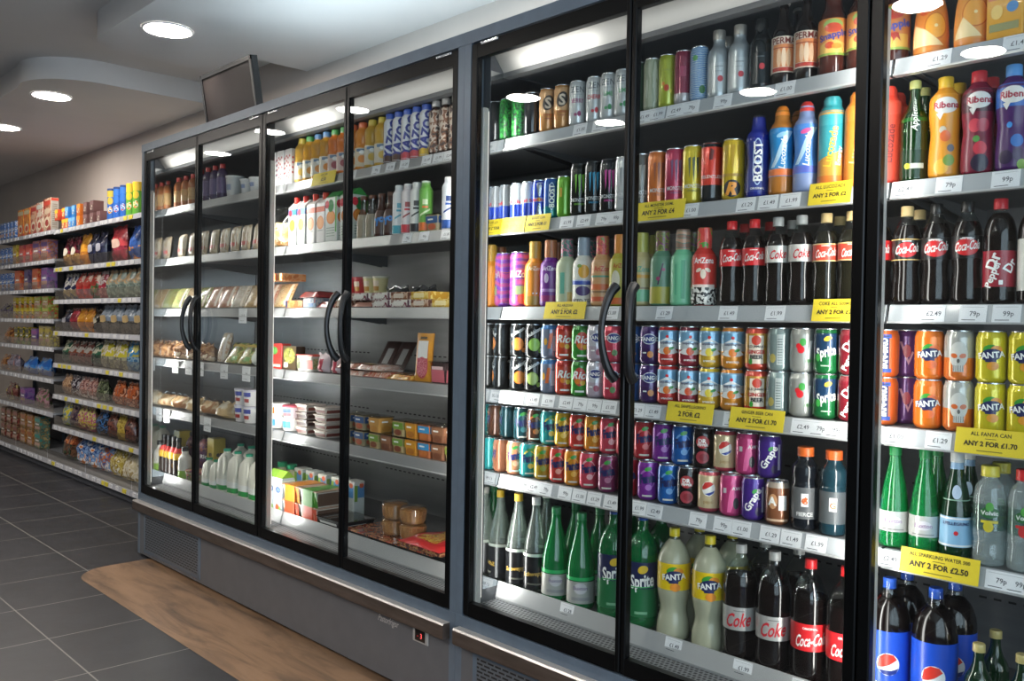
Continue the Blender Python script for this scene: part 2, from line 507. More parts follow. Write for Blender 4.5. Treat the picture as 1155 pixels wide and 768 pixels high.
def rtub(key, desc, w, d, h, body, lid, g=lambda w, h: [], gs=None, name='food_tub', cat='tub', taper=.86, lidh=.006, sleeve=None):
    """square-ish tapered tub with lid and an optional card sleeve"""
    def fn():
        mb = MB(); B = PL(body) if isinstance(body, str) else body()
        def ring(k, z, b=.008):
            x, y = w/2*k, d/2*k
            return [(-x, -y+b, z), (-x+b, -y, z), (x-b, -y, z), (x, -y+b, z), (x, y-b, z), (x-b, y, z), (-x+b, y, z), (-x, y-b, z)]
        R = ring(taper, 0)+ring(1, h-lidh)
        mb.add(R, [[i, (i+1) % 8, 8+(i+1) % 8, 8+i] for i in range(8)]+[list(range(7, -1, -1)), list(range(8, 16))], B)
        fm = lambda u, v, off: (u, -(d/2)*(taper+(1-taper)*v/(h-lidh))-off, v)
        mb.gfx(g(w, h-lidh), fm, step=None)
        sm = gs or g
        mb.gfx(sm(d, h-lidh), lambda u, v, off: ((w/2)*(taper+(1-taper)*v/(h-lidh))+off, u, v), step=None)
        l = MB(); Lm = PL(lid) if isinstance(lid, str) else lid()
        l.rbox(-w/2-.002, w/2+.002, -d/2-.002, d/2+.002, h-lidh, h, Lm, .002)
        out = [('tub_body', mb, []), ('tub_lid', l, [])]
        if sleeve:
            s = MB(); S = PL(sleeve) if isinstance(sleeve, str) else sleeve()
            s.box(-w*.30, w*.30, -d/2-.003, d/2+.003, -.0005+.001, h+.0012, S)
            out.append(('card_sleeve', s, []))
        return out
    reg(key, name, cat, desc, fn)

def flatpack(key, desc, w, d, h, base, film, g=None, name='food_packet', cat='packet', content=None):
    """low vacuum pack lying flat: tray of food under bulging film with flat seal edges"""
    def fn():
        mb = MB(); B = PL(base) if isinstance(base, str) else base(); F = film() if callable(film) else PL(film)
        mb.rbox(-w/2, w/2, -d/2, d/2, 0, .003, B, .001)
        n = 10; o = len(mb.v)
        for j in range(n+1):
            for i in range(n+1):
                u, v = -1+2*i/n, -1+2*j/n
                e = (max(0, 1-u**6)*max(0, 1-v**6))**.5
                mb.v.append((u*w/2*.985, v*d/2*.985, .003+(h-.003)*e*(1+.06*math.sin(5*u+3*v))))
        for j in range(n):
            for i in range(n):
                mb.f.append([o+j*(n+1)+i, o+j*(n+1)+i+1, o+(j+1)*(n+1)+i+1, o+(j+1)*(n+1)+i]); mb.m.append(mb.mi(F))
        if g: mb.gfx(g(w, d), lambda u, v, off: (u, v, h+.002+off), step=None)
        return [('packet_body', mb, [])]
    reg(key, name, cat, desc, fn)

def standpack(key, desc, w, h, t, base, g=lambda w, h: [], lean=12, name='food_packet', cat='packet', film=None, seed=1):
    """flat retail pack standing on edge and leaning back"""
    def fn():
        mb = MB(); B = PL(base) if isinstance(base, str) else base(); a = math.radians(lean); rnd = random.Random(seed)
        n, k = 8, 10; ca, sa = math.cos(a), math.sin(a)
        def pt(u, v, s):
            e = (max(0, 1-abs(2*u/w)**4)*max(0, 1-abs(2*v/h-1)**4))**.6
            y = s*(.0015+(t/2)*e*(1+.12*math.sin(40*u+seed)+.1*math.sin(31*v+2*seed)))
            return (u, y*ca+v*sa+t*.5, max(0, v*ca-y*sa+.5*t*sa))
        for s in (-1, 1):
            o = len(mb.v)
            for j in range(k+1):
                for i in range(n+1): mb.v.append(pt(-w/2+w*i/n, h*j/k, s))
            for j in range(k):
                for i in range(n):
                    q = [o+j*(n+1)+i, o+j*(n+1)+i+1, o+(j+1)*(n+1)+i+1, o+(j+1)*(n+1)+i]
                    mb.f.append(q if s < 0 else q[::-1]); mb.m.append(mb.mi(B))
        def fm(u, v, off):
            x, y, z = pt(u, v, -1); return (x, y-off*ca-.0008, z)
        mb.gfx(g(w, h), fm, step=(.02, .02), off0=.0006)
        return [('packet_body', mb, [])]
    reg(key, name, cat, desc, fn)

def jug(key, desc, w, d, h, cap, lab):
    """plastic milk bottle with a moulded handle"""
    def fn():
        mb = MB(); B = P('ebe8da', .4); 
        def ring(kx, ky, z, cx=0):
            n = 20; out = []
            for i in range(n):
                a = 2*PI*i/n; c, s_ = math.cos(a), math.sin(a)
                sx = math.copysign(abs(c)**.55, c); sy = math.copysign(abs(s_)**.55, s_)
                out.append((cx+sx*w/2*kx, sy*d/2*ky, z))
            return out
        L = [(.92, .92, 0), (1, 1, .006), (1, 1, h*.50), (.98, .98, h*.56), (.86, .92, h*.68), (.66, .8, h*.80), (.42, .48, h*.88), (.30, .32, h*.91), (.30, .32, h*.97)]
        vs = []
        for kx, ky, z in L: vs += ring(kx, ky, z, -w*.06*(z/h > .6)*min(1, (z/h-.6)*5))
        n = 20; fs = []
        for k in range(len(L)-1):
            for i in range(n): fs.append([k*n+i, k*n+(i+1) % n, (k+1)*n+(i+1) % n, (k+1)*n+i])
        fs.append(list(range(n-1, -1, -1)))
        mb.add(vs, fs, B)
        hd = MB(); x = w*.5
        hd.tube([(w*.02, -d*.18, h*.84), (w*.30, -d*.30, h*.82), (x*.95, -d*.40, h*.70), (x*1.02, -d*.44, h*.55), (x*.9, -d*.44, h*.45)], [.008, .0085, .009, .009, .007], B, 8)
        lb = MB(); z0, z1 = h*.10, h*.34
        R = [(a[0]*1.012, a[1]*1.012, z0) for a in ring(1, 1, 0)] + [(a[0]*1.012, a[1]*1.012, z1) for a in ring(1, 1, 0)]
        lb.add(R, [[i, (i+1) % n, n+(i+1) % n, n+i] for i in range(n)], PL(WHITE))
        R2 = [(a[0]*1.016, a[1]*1.016, z) for z in (z0, z0+(z1-z0)*.45) for a in ring(1, 1, 0)]
        lb.add(R2, [[i, (i+1) % n, n+(i+1) % n, n+i] for i in range(n)], PL(lab))
        c = MB(); C = PL(cap); cx = -w*.06
        c.lathe([(.019, h*.945, C), (.019, h*.997, C), (.0175, h, C)], 20, cx=cx)
        return [('bottle_body', mb, [('bottle_handle', hd)]), ('bottle_label', lb, []), ('bottle_cap', c, [])]
    reg(key, 'milk_bottle', 'milk bottle', desc, fn)

# ---- artwork helpers (u right, v up, metres)
W = lambda: PL('f6f6f2'); NAVY = lambda: PL('1c2458'); RED = lambda: PL('d3202b'); GRN = lambda: PL('3a9b3d'); INK = lambda: PL('1a1a1e')
def fanta(uc, vc, s, fruit, txt='FANTA'):
    return [('e', uc-.1*s, vc+.36*s, .34*s, .2*s, PL('3f9b35'), {'rot': 20}), ('e', uc+.28*s, vc+.3*s, .3*s, .22*s, PL(fruit)),
            ('e', uc, vc, .56*s, .34*s, NAVY(), {'rot': 8}), ('r', uc, vc-.3*s, .55*s, .2*s, NAVY()),
            ('t', txt, uc, vc, .34*s, W(), {'b': .03, 'rot': 6, 'w': .95}), ('e', uc+.1*s, vc-.62*s, .3*s, .24*s, PL(fruit))]
def monster(col):
    return lambda r, h: [('p', [(x-.0035, h*.78), (x+.0045, h*.80), (x+.003, h*.55-q), (x+.0005, h*.42-q)], PL(col)) for x, q in ((-.012, 0), (0, .012), (.012, 0))] + \
        [('t', 'MONSTER', 0, h*.30, .012, PL('d8dad8'), {'b': .01, 'w': .72}), ('t', 'ENERGY', 0, h*.22, .006, PL(col))]
def cokelab(col, size=.024, rot=6, txt='Coca-Cola', bar=None):
    def g(r, h, zc=None):
        z = zc if zc else .565*h
        out = [('t', txt, .004, z-.002, size, PL(col), {'sh': .32, 'b': .02, 'rot': rot, 'w': .8})]
        out.append(('p', [(-.03, z-.016), (.0, z-.013), (.03, z-.009), (.03, z-.0075), (0, z-.0115), (-.03, z-.0135)], PL(col)))
        out.append(('r', .0, z+.018, .02, .003, PL(col)))
        return out
    return g
# ======================= near cooler, top shelf
can('k_small', 'small dark can with colourful print', BLK, 'mini', pat=PAT(['141414', '8c2a24', 'c08a2c', '3c7a3a', '141414'], 90, 'cell'))
can('k_smallw', 'small white can', 'd8d8d4', 'mini')
can('k_leaf', 'black can with bright green leaves', BLK, 'slim', pat=PAT(['0e100e', '1f8f3c', '0e100e', '47b54a'], 70, 'noise'))
can('k_black', 'plain black can', '17191c', 'slim')
can('k_amber', 'amber can with black swirl emblem', 'c58a4c', 'slim', bands=[(.42, .94, 'd6a878')], g=lambda r, h: [
    ('e', 0, h*.66, .019, .026, PL('2a2320'), {'rot': -20}), ('t', 'S', 0, h*.66, .036, PL('d9c8b0'), {'b': .03}), ('r', 0, h*.38, .03, .006, PL('a85a24')), ('r', 0, h*.30, .026, .003, PL('8a3f1c'))])
def zen(key, desc, col, fl):
    can(key, desc, 'cfd2d2', 'slim', g=lambda r, h: [('t', 'ZEN', 0, h*.80, .020, PL('55595c'), {'w': .9, 'b': .005}), ('t', fl, 0, h*.55, .014, PL(col), {'b': .02, 'w': .75}),
        ('r', 0, h*.68, .03, .0025, PL('9aa0a0')), ('e', .006, h*.26, .006, .009, PL(col)), ('e', -.006, h*.24, .005, .005, PL(col))])
zen('k_zenp', 'white can with purple-pink lettering', '9a3a6a', 'BERRY'); zen('k_zenr', 'white can with red lettering', 'cc3b44', 'CHERRY'); zen('k_zeng', 'white can with green lettering', '3f9a5c', 'LIME')
can('k_dkgreen', 'dark green tall slim can', '39513c', 'tall')
can('k_sage', 'sage grey tall slim can', '9aa28a', 'tall', pat=PAT(['a4aa92', '8d967c', 'b4b8a4'], 40, 'noise', (1, 1, .2)))
can('k_lime', 'lime yellow tall slim can', 'b3bd3e', 'tall', g=lambda r, h: [('e', 0, h*.36, .008, .010, PL('c9462c')), ('e', -.01, h*.44, .005, .006, PL('d98a2a')), ('e', .012, h*.30, .004, .006, PL('e2d24a')), ('r', 0, h*.7, .02, .004, PL('8a9630'))])
can('k_wine', 'wine red tall slim can', '8a2f48', 'tall', bands=[(0, .2, 'b9b4b4')], g=lambda r, h: [('r', 0, h*.6, .02, .03, PL('a34460'))])
can('k_bluep', 'blue patterned tall slim can', '4a7fb8', 'tall', pat=PAT(['4a80bc', '8fb2cf', '3a66a0', 'b8c9cf'], 60, 'wave'), g=lambda r, h: [('e', .012, h*.2, .009, .012, PL('3f7a48')), ('e', -.01, h*.78, .008, .008, PL('4c9a50'))])
bottle('b_silver', 'frosted silver bottle with red dot', .032, .192, 'flask', [(1, lambda: P('b4bcc0', .28, .55))], lambda: P('b9b6ae', .35, .7), [(.06, .5, lambda: P('c2c8ca', .3, .5), lambda r, h: [('e', .004, h*.26, .0075, .0085, PL('c8404a')), ('r', 0, h*.44, .022, .004, P('9aa2a6')), ('r', -.002, h*.37, .018, .002, P('9aa2a6'))])], rc=.0175, hc=.024)
bottle('b_dkdot', 'black glass bottle with red dot', .032, .192, 'flask', [(1, lambda: P('14191b', .12))], lambda: P('2a2d2e', .25, .6), [(.06, .5, lambda: P('1b2428', .2), lambda r, h: [('e', .004, h*.30, .0075, .0085, PL('c23a40')), ('r', 0, h*.44, .02, .003, P('5a6468'))])], rc=.0175, hc=.024)
bottle('b_perma', 'dark bottle with orange and white label', .031, .222, 'beer', [(1, lambda: P('150d0b', .1))], 'c2bcb4', [(.13, .56, lambda: PL('e9dccb'), lambda r, h: [
    ('r', 0, h*.33, .06, .060, PL('e8935a')), ('t', 'PERMA', 0, h*.51, .017, PL('7a2a1e'), {'b': .02, 'w': .9}), ('e', -.012, h*.30, .006, .024, PL('f0c39a')), ('e', 0, h*.30, .006, .028, PL('f6d8b8')), ('e', .012, h*.30, .006, .024, PL('f0c39a')), ('r', 0, h*.165, .06, .010, PL('b8382c')), ('r', 0, h*.42, .06, .002, PL('a83c28'))])], rc=.015, hc=.008, capshape='crown')
bottle('b_snapple', 'wide peach tea bottle with orange fruit label', .0365, .205, 'snap', [(1, lambda: P('4a221a', .1))], 'b0aaa0', [(.22, .68, lambda: PL('ef9a4c'), lambda r, h: [
    ('p', [(-.034, h*.24), (.034, h*.24), (.034, h*.36), (0, h*.42), (-.034, h*.36)], PL('f3c466')), ('r', 0, h*.235, .2, .006, PL('8fb04a')), ('e', 0, h*.60, .024, .014, PL('a4c26a')), ('e', 0, h*.56, .021, .012, PL('df5a40')),
    ('t', 'Snapple', 0, h*.475, .017, PL('4c4fa8'), {'rot': 12, 'b': .03}), ('e', -.008, h*.345, .011, .009, PL('d9522c')), ('e', .009, h*.33, .012, .007, PL('ec9a34'))])], rc=.019, hc=.016)
bottle('b_snapdk', 'wide amber tea bottle with red and yellow label', .0365, .185, 'snap', [(1, lambda: P('3a1814', .1))], 'a09a90', [(.14, .74, lambda: PL('b5713c'), lambda r, h: [
    ('p', [(-.036, h*.16), (.036, h*.16), (.036, h*.34), (-.036, h*.34)], PL('c9a04a')), ('r', 0, h*.155, .2, .006, PL('7f9a44')), ('e', 0, h*.64, .026, .014, PL('93a35a')), ('e', 0, h*.60, .022, .012, PL('a8382c')),
    ('t', 'Snapple', 0, h*.46, .019, PL('3f4a9a'), {'rot': 10, 'b': .03}), ('p', [(-.014, h*.27), (-.008, h*.36), (.010, h*.36), (.016, h*.24), (.007, h*.30), (0, h*.25), (-.004, h*.31)], PL('962c22'))])], rc=.019, hc=.016)
bottle('b_orangina', 'cone shaped orange squash bottle', .0385, .21, 'orangina', [(1, lambda: P('e08a3c', .3))], 'e6e2d6', [(.06, .66, lambda: PL('e08436'), lambda r, h: [
    ('e', .012, h*.30, .026, .032, PL('c96a1c')), ('e', .012, h*.30, .023, .029, PL('f0a63c')), ('e', .012, h*.30, .004, .004, PL('f6dca0')), ('e', -.016, h*.50, .014, .016, PL('d8542a')), ('p', [(-.045, h*.08), (.03, h*.08), (-.01, h*.26), (-.04, h*.34)], PL('f2d49a'))])], rc=.014)
bottle('b_orangina2', 'orange squash bottle with purple neck sleeve', .0385, .215, 'orangina', [(.58, lambda: P('e08a3c', .3)), (1, lambda: P('2f2a5c', .3))], '2a2a58', [(.06, .58, lambda: PL('e39a4c'), lambda r, h: [
    ('e', .006, h*.34, .030, .034, PL('c96a1c')), ('e', .006, h*.34, .027, .031, PL('eea648')), ('e', .006, h*.34, .004, .004, PL('f6dca0')), ('p', [(-.045, h*.08), (.02, h*.08), (-.02, h*.3)], PL('f0d6a0'))])], rc=.014)
carton('k_mango', 'yellow orange juice carton with blue badge', .075, .06, .20, 'e9a83a', lambda w, h: [('r', 0, h*.86, w, h*.22, PL('e8c24a')), ('r', 0, h*.58, w*.9, h*.16, PL('dd7a5a')), ('t', 'Tropical', 0, h*.60, .012, PL('b8382c'), {'b': .02}), ('e', w*.22, h*.38, .012, .012, PL('3a86c4')), ('r', 0, h*.14, w*.8, h*.10, PL('8a8a52')), ('e', -w*.2, h*.34, .012, .016, PL('f0c86a'))], gable=True)
# ======================= near cooler, second shelf
can('c_rbull', 'blue and silver quartered energy can', '2440a8', 'rb', g=lambda r, h: [('p', [(-.010, .01), (.010, .01), (.0035, h*.40), (-.0035, h*.40)], silver()), ('p', [(-.0035, h*.58), (.0035, h*.58), (.010, h*.93), (-.010, h*.93)], silver()),
    ('r', 0, h*.5, .045, .014, P('9aa4c8', .3, .4)), ('e', 0, h*.5, .007, .007, PL('e8b93a')), ('t', 'Red Bull', 0, h*.50, .010, PL('d0243a'), {'b': .03}), ('p', [(.03, .01), (.05, .01), (.045, h*.45), (.034, h*.45)], silver())])
can('c_rbsil', 'silver over blue energy can with red bull lettering', '2440a8', 'rb', bands=[(.45, .98, 'c0c5ca')], g=lambda r, h: [('t', 'Red Bull', 0, h*.52, .011, PL('d0243a'), {'b': .03}), ('p', [(.018, .01), (.03, .01), (.028, h*.44), (.02, h*.44)], silver())])
TYPES['c_rbsil']['desc'] = 'silver over blue energy can with red lettering'
can('c_boost', 'blue energy can with upright capsule logo', '2456a4', 'rb', bands=[(0, .3, '1f7f86')], g=lambda r, h: [('e', 0, h*.55, .011, .046, PL('bcd4ec')), ('e', 0, h*.55, .0095, .043, PL('1d3f86')), ('t', 'BOOST', 0, h*.55, .018, W(), {'rot': 90, 'b': .03, 'w': .95})])
can('c_green', 'plain bright green slim can', '6fae35', 'rb', g=lambda r, h: [('r', -.012, h*.6, .008, .03, PL('c9a03a')), ('r', .014, h*.5, .006, .08, PL('5a9a2c'))])
can('c_mgreen', 'black energy can with green claw marks', '1a1e1a', 'mon', g=monster('7ac142'), lid='3a3c3c')
can('c_mblue', 'black energy can with blue claw marks', '1a1e20', 'mon', g=monster('2f9ac4'), lid='3a3c3c')
can('c_mpink', 'black energy can with pink claw marks', '1a1a1e', 'mon', g=monster('d0459a'), lid='3a3c3c')
can('c_mwhite', 'white energy can', 'd9dcdc', 'mon', g=monster('8d9498'))
can('c_mgrey', 'grey energy can', '6f6d68', 'mon', g=monster('a9a49a'))
can('c_mor', 'orange energy can with dark claw marks', 'd07438', 'mon', g=monster('8a4a34'))
can('c_mred', 'raspberry energy can with dark claw marks', 'b83a58', 'mon', g=monster('6d4f74'))
can('c_myel', 'yellow energy can with dark claw marks', 'd3bd32', 'mon', g=monster('4f5a3c'))
can('c_rel', 'red energy can with black base', 'd8402f', 'mon', bands=[(0, .28, '20262a'), (.92, .98, '20262a')], g=lambda r, h: [('t', 'RELENTLESS', 0, h*.42, .009, PL('e8d8d0'), {'b': .02}), ('p', [(-.008, h*.7), (-.004, h*.9), (.006, h*.86), (.002, h*.7)], PL('5a1a16'))], lid='4a4a4a')
can('c_rock', 'yellow energy can with big R emblem', 'd9b82e', 'mon', g=lambda r, h: [('p', [(x-.006, h*.9), (x+.006, h*.9), (x+.003, h*.52), (x-.002, h*.52)], PL('b8962a')) for x in (-.018, 0, .018)] + [('r', 0, h*.40, .06, .008, PL('a8842a')), ('e', 0, h*.18, .024, .024, PL('22242a')), ('t', 'R', 0, h*.18, .034, PL('e89a3a'), {'b': .05, 'sh': .3})])
bottle('b_boost', 'blue energy bottle with capsule logo', .0335, .225, 'sport', [(1, lambda: P('1c2a8c', .2))], '16181c', [(.06, .68, lambda: PL('1f3590'), lambda r, h: [('e', 0, h*.42, .015, .064, PL('bcd0f0')), ('e', 0, h*.42, .0125, .060, PL('1b2a7c')), ('t', 'BOOST', 0, h*.42, .024, W(), {'rot': 90, 'b': .03}), ('t', 'ORIGINAL', 0, h*.10, .006, W())])], rc=.016)
def luco(key, desc, liquid, cap, lab, txtc, band):
    bottle(key, desc, .0335, .238, 'sport', [(1, lambda: P(liquid, .2))], cap, [(.20, .74, lambda: PL(lab), lambda r, h: [('r', 0, h*.245, .3, .018, PL(band)), ('p', [(-.03, h*.3), (-.018, h*.3), (.03, h*.7), (.012, h*.7)], PL('bfe2f4')), ('t', 'Lucozade', .004, h*.47, .017, W(), {'rot': 86, 'b': .02, 'sh': .2}), ('e', 0, h*.66, .014, .006, PL(txtc), {'rot': 20})])], rc=.019, hc=.036, capshape='sport')
luco('b_lucoor', 'sports drink bottle with orange cap and blue label', 'b8742c', 'ec8a2a', '2c8fd0', '9fd4f0', 'e8783a')
luco('b_lucored', 'sports drink bottle with red cap and pale blue label', '8a9cc8', 'e2403c', '4a8ad8', 'e05a9a', '5a6ac8')
bottle('b_lucoen', 'teal topped energy bottle with orange base', .0335, .238, 'tube', [(.45, lambda: P('e8973a', .2)), (1, lambda: P('3aa0a8', .2))], '3aa8b0', [(.03, .84, lambda: P('d99a3c'), lambda r, h: [('p', [(-.04, h*.30), (.04, h*.44), (.04, h*.83), (-.04, h*.83)], PL('3aa2ac')), ('t', 'Lucozade', -.004, h*.45, .020, PL('e6c83a'), {'rot': 80, 'b': .02}), ('t', 'Energy', .017, h*.35, .013, W(), {'rot': 84}), ('r', 0, h*.1, .2, .02, PL('e07a2c'))])], rc=.019, hc=.022)
bottle('b_lucoorn', 'orange energy bottle', .0335, .238, 'tube', [(1, lambda: P('e0822c', .2))], 'e07a2a', [(.03, .84, lambda: P('e6892f'), lambda r, h: [('t', 'Lucozade', -.004, h*.45, .020, PL('f4e0a0'), {'rot': 80, 'b': .02})])], rc=.019, hc=.022)
bottle('b_redtube', 'bright red capped red juice bottle', .0335, .238, 'tube', [(1, lambda: P('d8402f', .2))], 'e8402f', [(.03, .84, lambda: P('dc4a34'), lambda r, h: [('t', 'Lucozade', .006, h*.4, .018, PL('7a2018'), {'rot': 86, 'b': .02}), ('r', -.012, h*.3, .006, .08, PL('f0b0a0'))])], rc=.019, hc=.022)
bottle('b_apple', 'dark green sparkling apple bottle', .031, .240, 'beer', [(1, lambda: TINT('3fae3f', '0d3a12', .6))], 'b0b46a', [(.03, .30, lambda: P('123018', .2), lambda r, h: [('e', -.014, h*.14, .007, .007, PL('d8d23a')), ('r', .008, h*.14, .03, .012, PL('c8d0c0'))]), (.58, .62, lambda: P('1d5a22', .2), lambda r, h: [('t', 'Appletiser', 0, h*.66, .014, PL('e4ece0'), {'rot': 90, 'sh': .3})])], rc=.0135, hc=.016)
def ribena(key, desc, top, low, cap, spots):
    bottle(key, desc, .0345, .236, 'wavy', [(1, lambda: P(low, .2))], cap, [(.03, .82, lambda: PL(low), lambda r, h: [('r', 0, h*.70, .3, h*.22, PL(top)), ('e', 0, h*.70, .027, .019, PL('e8e4de')), ('p', [(-.02, h*.62), (.0, h*.66), (-.012, h*.56)], PL('e8e4de')), ('t', 'Ribena', .001, h*.705, .015, PL('a8203a'), {'b': .03, 'arc': -.006})] + [('e', x, y*h, q, q*1.1, PL(c)) for x, y, q, c in spots])], rc=.0165, hc=.022)
ribena('b_ribor', 'yellow capped mango squash bottle', 'e59a2c', 'e0962c', 'e0b632', [(-.006, .46, .008, 'c8c0b0'), (.012, .28, .008, '6a6a72'), (-.008, .10, .016, 'e8b040'), (.008, .16, .012, '7a9a3a'), (.0, .40, .012, 'd86a3a')])
ribena('b_ribred', 'red capped dark berry squash bottle', '4a1a2a', '7c2038', 'c23038', [(-.008, .46, .014, 'd04a58'), (.010, .46, .014, 'b83a4e'), (.004, .24, .014, 'd23a4a'), (.004, .10, .018, '241a34'), (-.004, .33, .007, '5a9a4a')])
ribena('b_ribblu', 'blue capped blackcurrant squash bottle', '3a6ab8', '4a2462', '5a9ada', [(.010, .27, .013, '3a74c0'), (-.006, .42, .006, '4a9ae0'), (-.012, .12, .014, '2a1840'), (.014, .14, .013, '3a2050'), (.020, .05, .010, '8ab05a')])
# ======================= near cooler, third shelf
can('c_ariz', 'purple tall tea can with rainbow waves', '6a2a8c', 'az', pat=PAT(['6a2a8e', '8a3aa8', '3a4a9a', 'd8703a', '6a2a8e', 'c04a8a'], 10, 'wave', (1, 1, 1)), g=lambda r, h: [('t', 'AriZona', 0, h*.60, .024, PL('f0ece4'), {'b': .02, 'w': .72}), ('r', 0, h*.30, .05, .03, PL('8aa070')), ('e', .012, h*.14, .02, .018, PL('d85040')), ('e', -.02, h*.14, .014, .014, PL('c05a98'))])
def ariz(key, desc, base, sleeve, txtc, art, pat=None, clear=None):
    bottle(key, desc, .0355, .224, 'arizona', [(1, (lambda: pat) if pat else (lambda: P(base, .25)))], sleeve if isinstance(sleeve, str) else sleeve, [(.04, .66, (lambda: pat) if pat else (lambda: PL(base)), art), (.735, .96, (lambda: PL(sleeve)) if isinstance(sleeve, str) else sleeve, None)], rc=.0205, hc=.012)
azt = lambda c, z=.55, s=.016: (lambda r, h: [('t', 'AriZona', 0, h*z, s, PL(c), {'b': .02, 'w': .72})])
ariz('z_or', 'orange tea bottle with gold neck', 'd88a2e', 'b08a34', '', lambda r, h: [('t', 'AriZona', 0, h*.58, .014, PL('f4e6c4'), {'b': .02, 'w': .72}), ('e', -.006, h*.2, .003, .003, W()), ('e', .006, h*.2, .003, .003, W()), ('r', 0, h*.09, .06, .03, PL('b08a3a'))])
ariz('z_pu', 'purple tea bottle with copper neck', '6a2c86', 'a86a44', '', lambda r, h: [('t', 'AriZona', 0, h*.57, .015, PL('e8dcec'), {'b': .02, 'w': .72}), ('e', -.012, h*.42, .008, .016, PL('d8c8e0')), ('r', 0, h*.24, .07, .01, PL('a080b8')), ('r', 0, h*.12, .07, .02, PL('8a2a6a'))])
ariz('z_pale', 'pale green tea bottle with pink blossom neck', 'b8bfa0', lambda: PAT(['4a6a64', 'c06a84', '5a7a70', '4a6a64'], 60, 'noise'), '', lambda r, h: [('r', -.012, h*.34, .016, .07, PL('6ab09a')), ('r', .02, h*.12, .03, .04, PL('c8a860'))])
ariz('z_lem', 'white iced tea bottle with lemon picture', 'dcdcd2', lambda: P('8a9aa8', .2), '', lambda r, h: [('e', .002, h*.50, .018, .022, PL('dfa838')), ('e', -.012, h*.58, .008, .006, PL('7a9a4a')), ('r', 0, h*.34, .09, .014, PL('3a56b0')), ('r', 0, h*.37, .09, .004, PL('a8b8e0')), ('e', 0, h*.22, .024, .016, PL('4a3a72')), ('t', 'ICED TEA', 0, h*.08, .011, PL('4a4a50'), {'b': .02})])
ariz('z_pea', 'peach tea bottle with red fruit neck', 'c99a6c', lambda: PAT(['b08048', 'c04a52', 'd8705a', '6f8a4a'], 50, 'noise'), '', lambda r, h: [('t', 'AriZona', 0, h*.53, .017, PL('c0403a'), {'b': .02, 'w': .72}), ('r', 0, h*.42, .09, .006, PL('5a9a80')), ('r', 0, h*.27, .09, .018, PL('d06a3c')), ('r', 0, h*.10, .09, .014, PL('c85a38')), ('r', 0, h*.20, .09, .006, PL('8a6a4a'))])
ariz('z_yg', 'yellow green tea bottle with orange neck', 'b0a83c', 'cf8432', '', lambda r, h: [('t', 'AriZona', 0, h*.56, .014, PL('b0482c'), {'b': .02, 'w': .72}), ('e', -.016, h*.36, .014, .030, PL('d8d4c0')), ('r', 0, h*.07, .09, .02, PL('c8683a'))])
ariz('z_cream', 'cream tea bottle with pale gold neck', 'b5a878', 'a8a850', '', lambda r, h: [('t', 'AriZona', 0, h*.50, .017, PL('4a9a84'), {'b': .02, 'w': .72}), ('r', 0, h*.40, .09, .010, PL('c8953c')), ('r', 0, h*.24, .09, .006, PL('8a7a5a')), ('r', 0, h*.14, .09, .036, PL('6fb08a'))])
ariz('z_gp', 'green tea bottle with purple blossom neck', '5f8a70', lambda: PAT(['6a6a30', '7a3a6a', '8a8a3a', '5a6a34'], 60, 'noise'), '', lambda r, h: [('p', [(-.012, h*.28), (-.008, h*.28), (.006, h*.56), (.002, h*.56)], PL('4a2a4a')), ('e', -.01, h*.36, .006, .006, PL('a0446a')), ('e', .006, h*.48, .005, .005, PL('a0446a')), ('r', 0, h*.14, .1, .05, PL('a8a040'))])
ariz('z_mint', 'mint green tea bottle with pink neck ring', '72bd94', lambda: PAT(['8a6a5a', '5a7a6a', 'b08a74'], 14, 'wave'), '', lambda r, h: [('r', .004, h*.34, .012, h*.5, PL('3f9a72')), ('r', -.018, h*.34, .006, h*.4, PL('57a884'))])
ariz('z_red', 'red watermelon tea bottle', 'd23a32', lambda: PAT(['d8413c', 'e05048', '5a9a3a', 'd23a32'], 40, 'noise'), '', lambda r, h: [('t', 'AriZona', .002, h*.575, .017, W(), {'b': .02, 'w': .72}), ('e', 0, h*.40, .008, .014, PL('e8d8c4')), ('e', -.013, h*.45, .009, .005, PL('e8d8c4'), {'rot': 30}), ('e', .013, h*.45, .009, .005, PL('e8d8c4'), {'rot': -30}), ('r', 0, h*.245, .07, .010, PL('f0dcd0')), ('r', 0, h*.12, .2, .05, PAT(['1a1a1a', 'e8e4dc', '1a1a1a', 'e8e4dc'], 160, 'cell'))])
CK = lambda r, h: [('t', 'Coca-Cola', .002, .565*h, .021, PL('f4f0ea'), {'sh': .32, 'b': .02, 'rot': 8, 'w': .44}), ('r', 0, .565*h+.017, .02, .002, PL('f4f0ea'))]
bottle('b_coke', 'small cola bottle with red cap and red label', .0325, .236, 'coke', [(.80, COLA), (1, CLR)], 'd8262c', [(.46, .66, lambda: PL('d3242a'), CK)])
bottle('b_diet', 'small diet cola bottle with grey cap and silver label', .0325, .236, 'coke', [(.80, COLA), (1, CLR)], 'aeb0ae', [(.48, .67, lambda: P('d9d8d2', .3, .2), lambda r, h: [('t', 'Coke', .002, .575*h, .024, PL('c8262c'), {'sh': .32, 'b': .02, 'rot': 6, 'w': .62})])])
bottle('b_vanil', 'small cola bottle with tan cap and red label', .0325, .236, 'coke', [(.80, lambda: P('16150c', .12)), (1, CLR)], 'cbb07a', [(.47, .66, lambda: PL('d6402c'), lambda r, h: CK(r, h)+[('r', 0, h*.475, .3, .003, PL('e0c48a')), ('r', 0, h*.655, .3, .003, PL('e0c48a'))])])
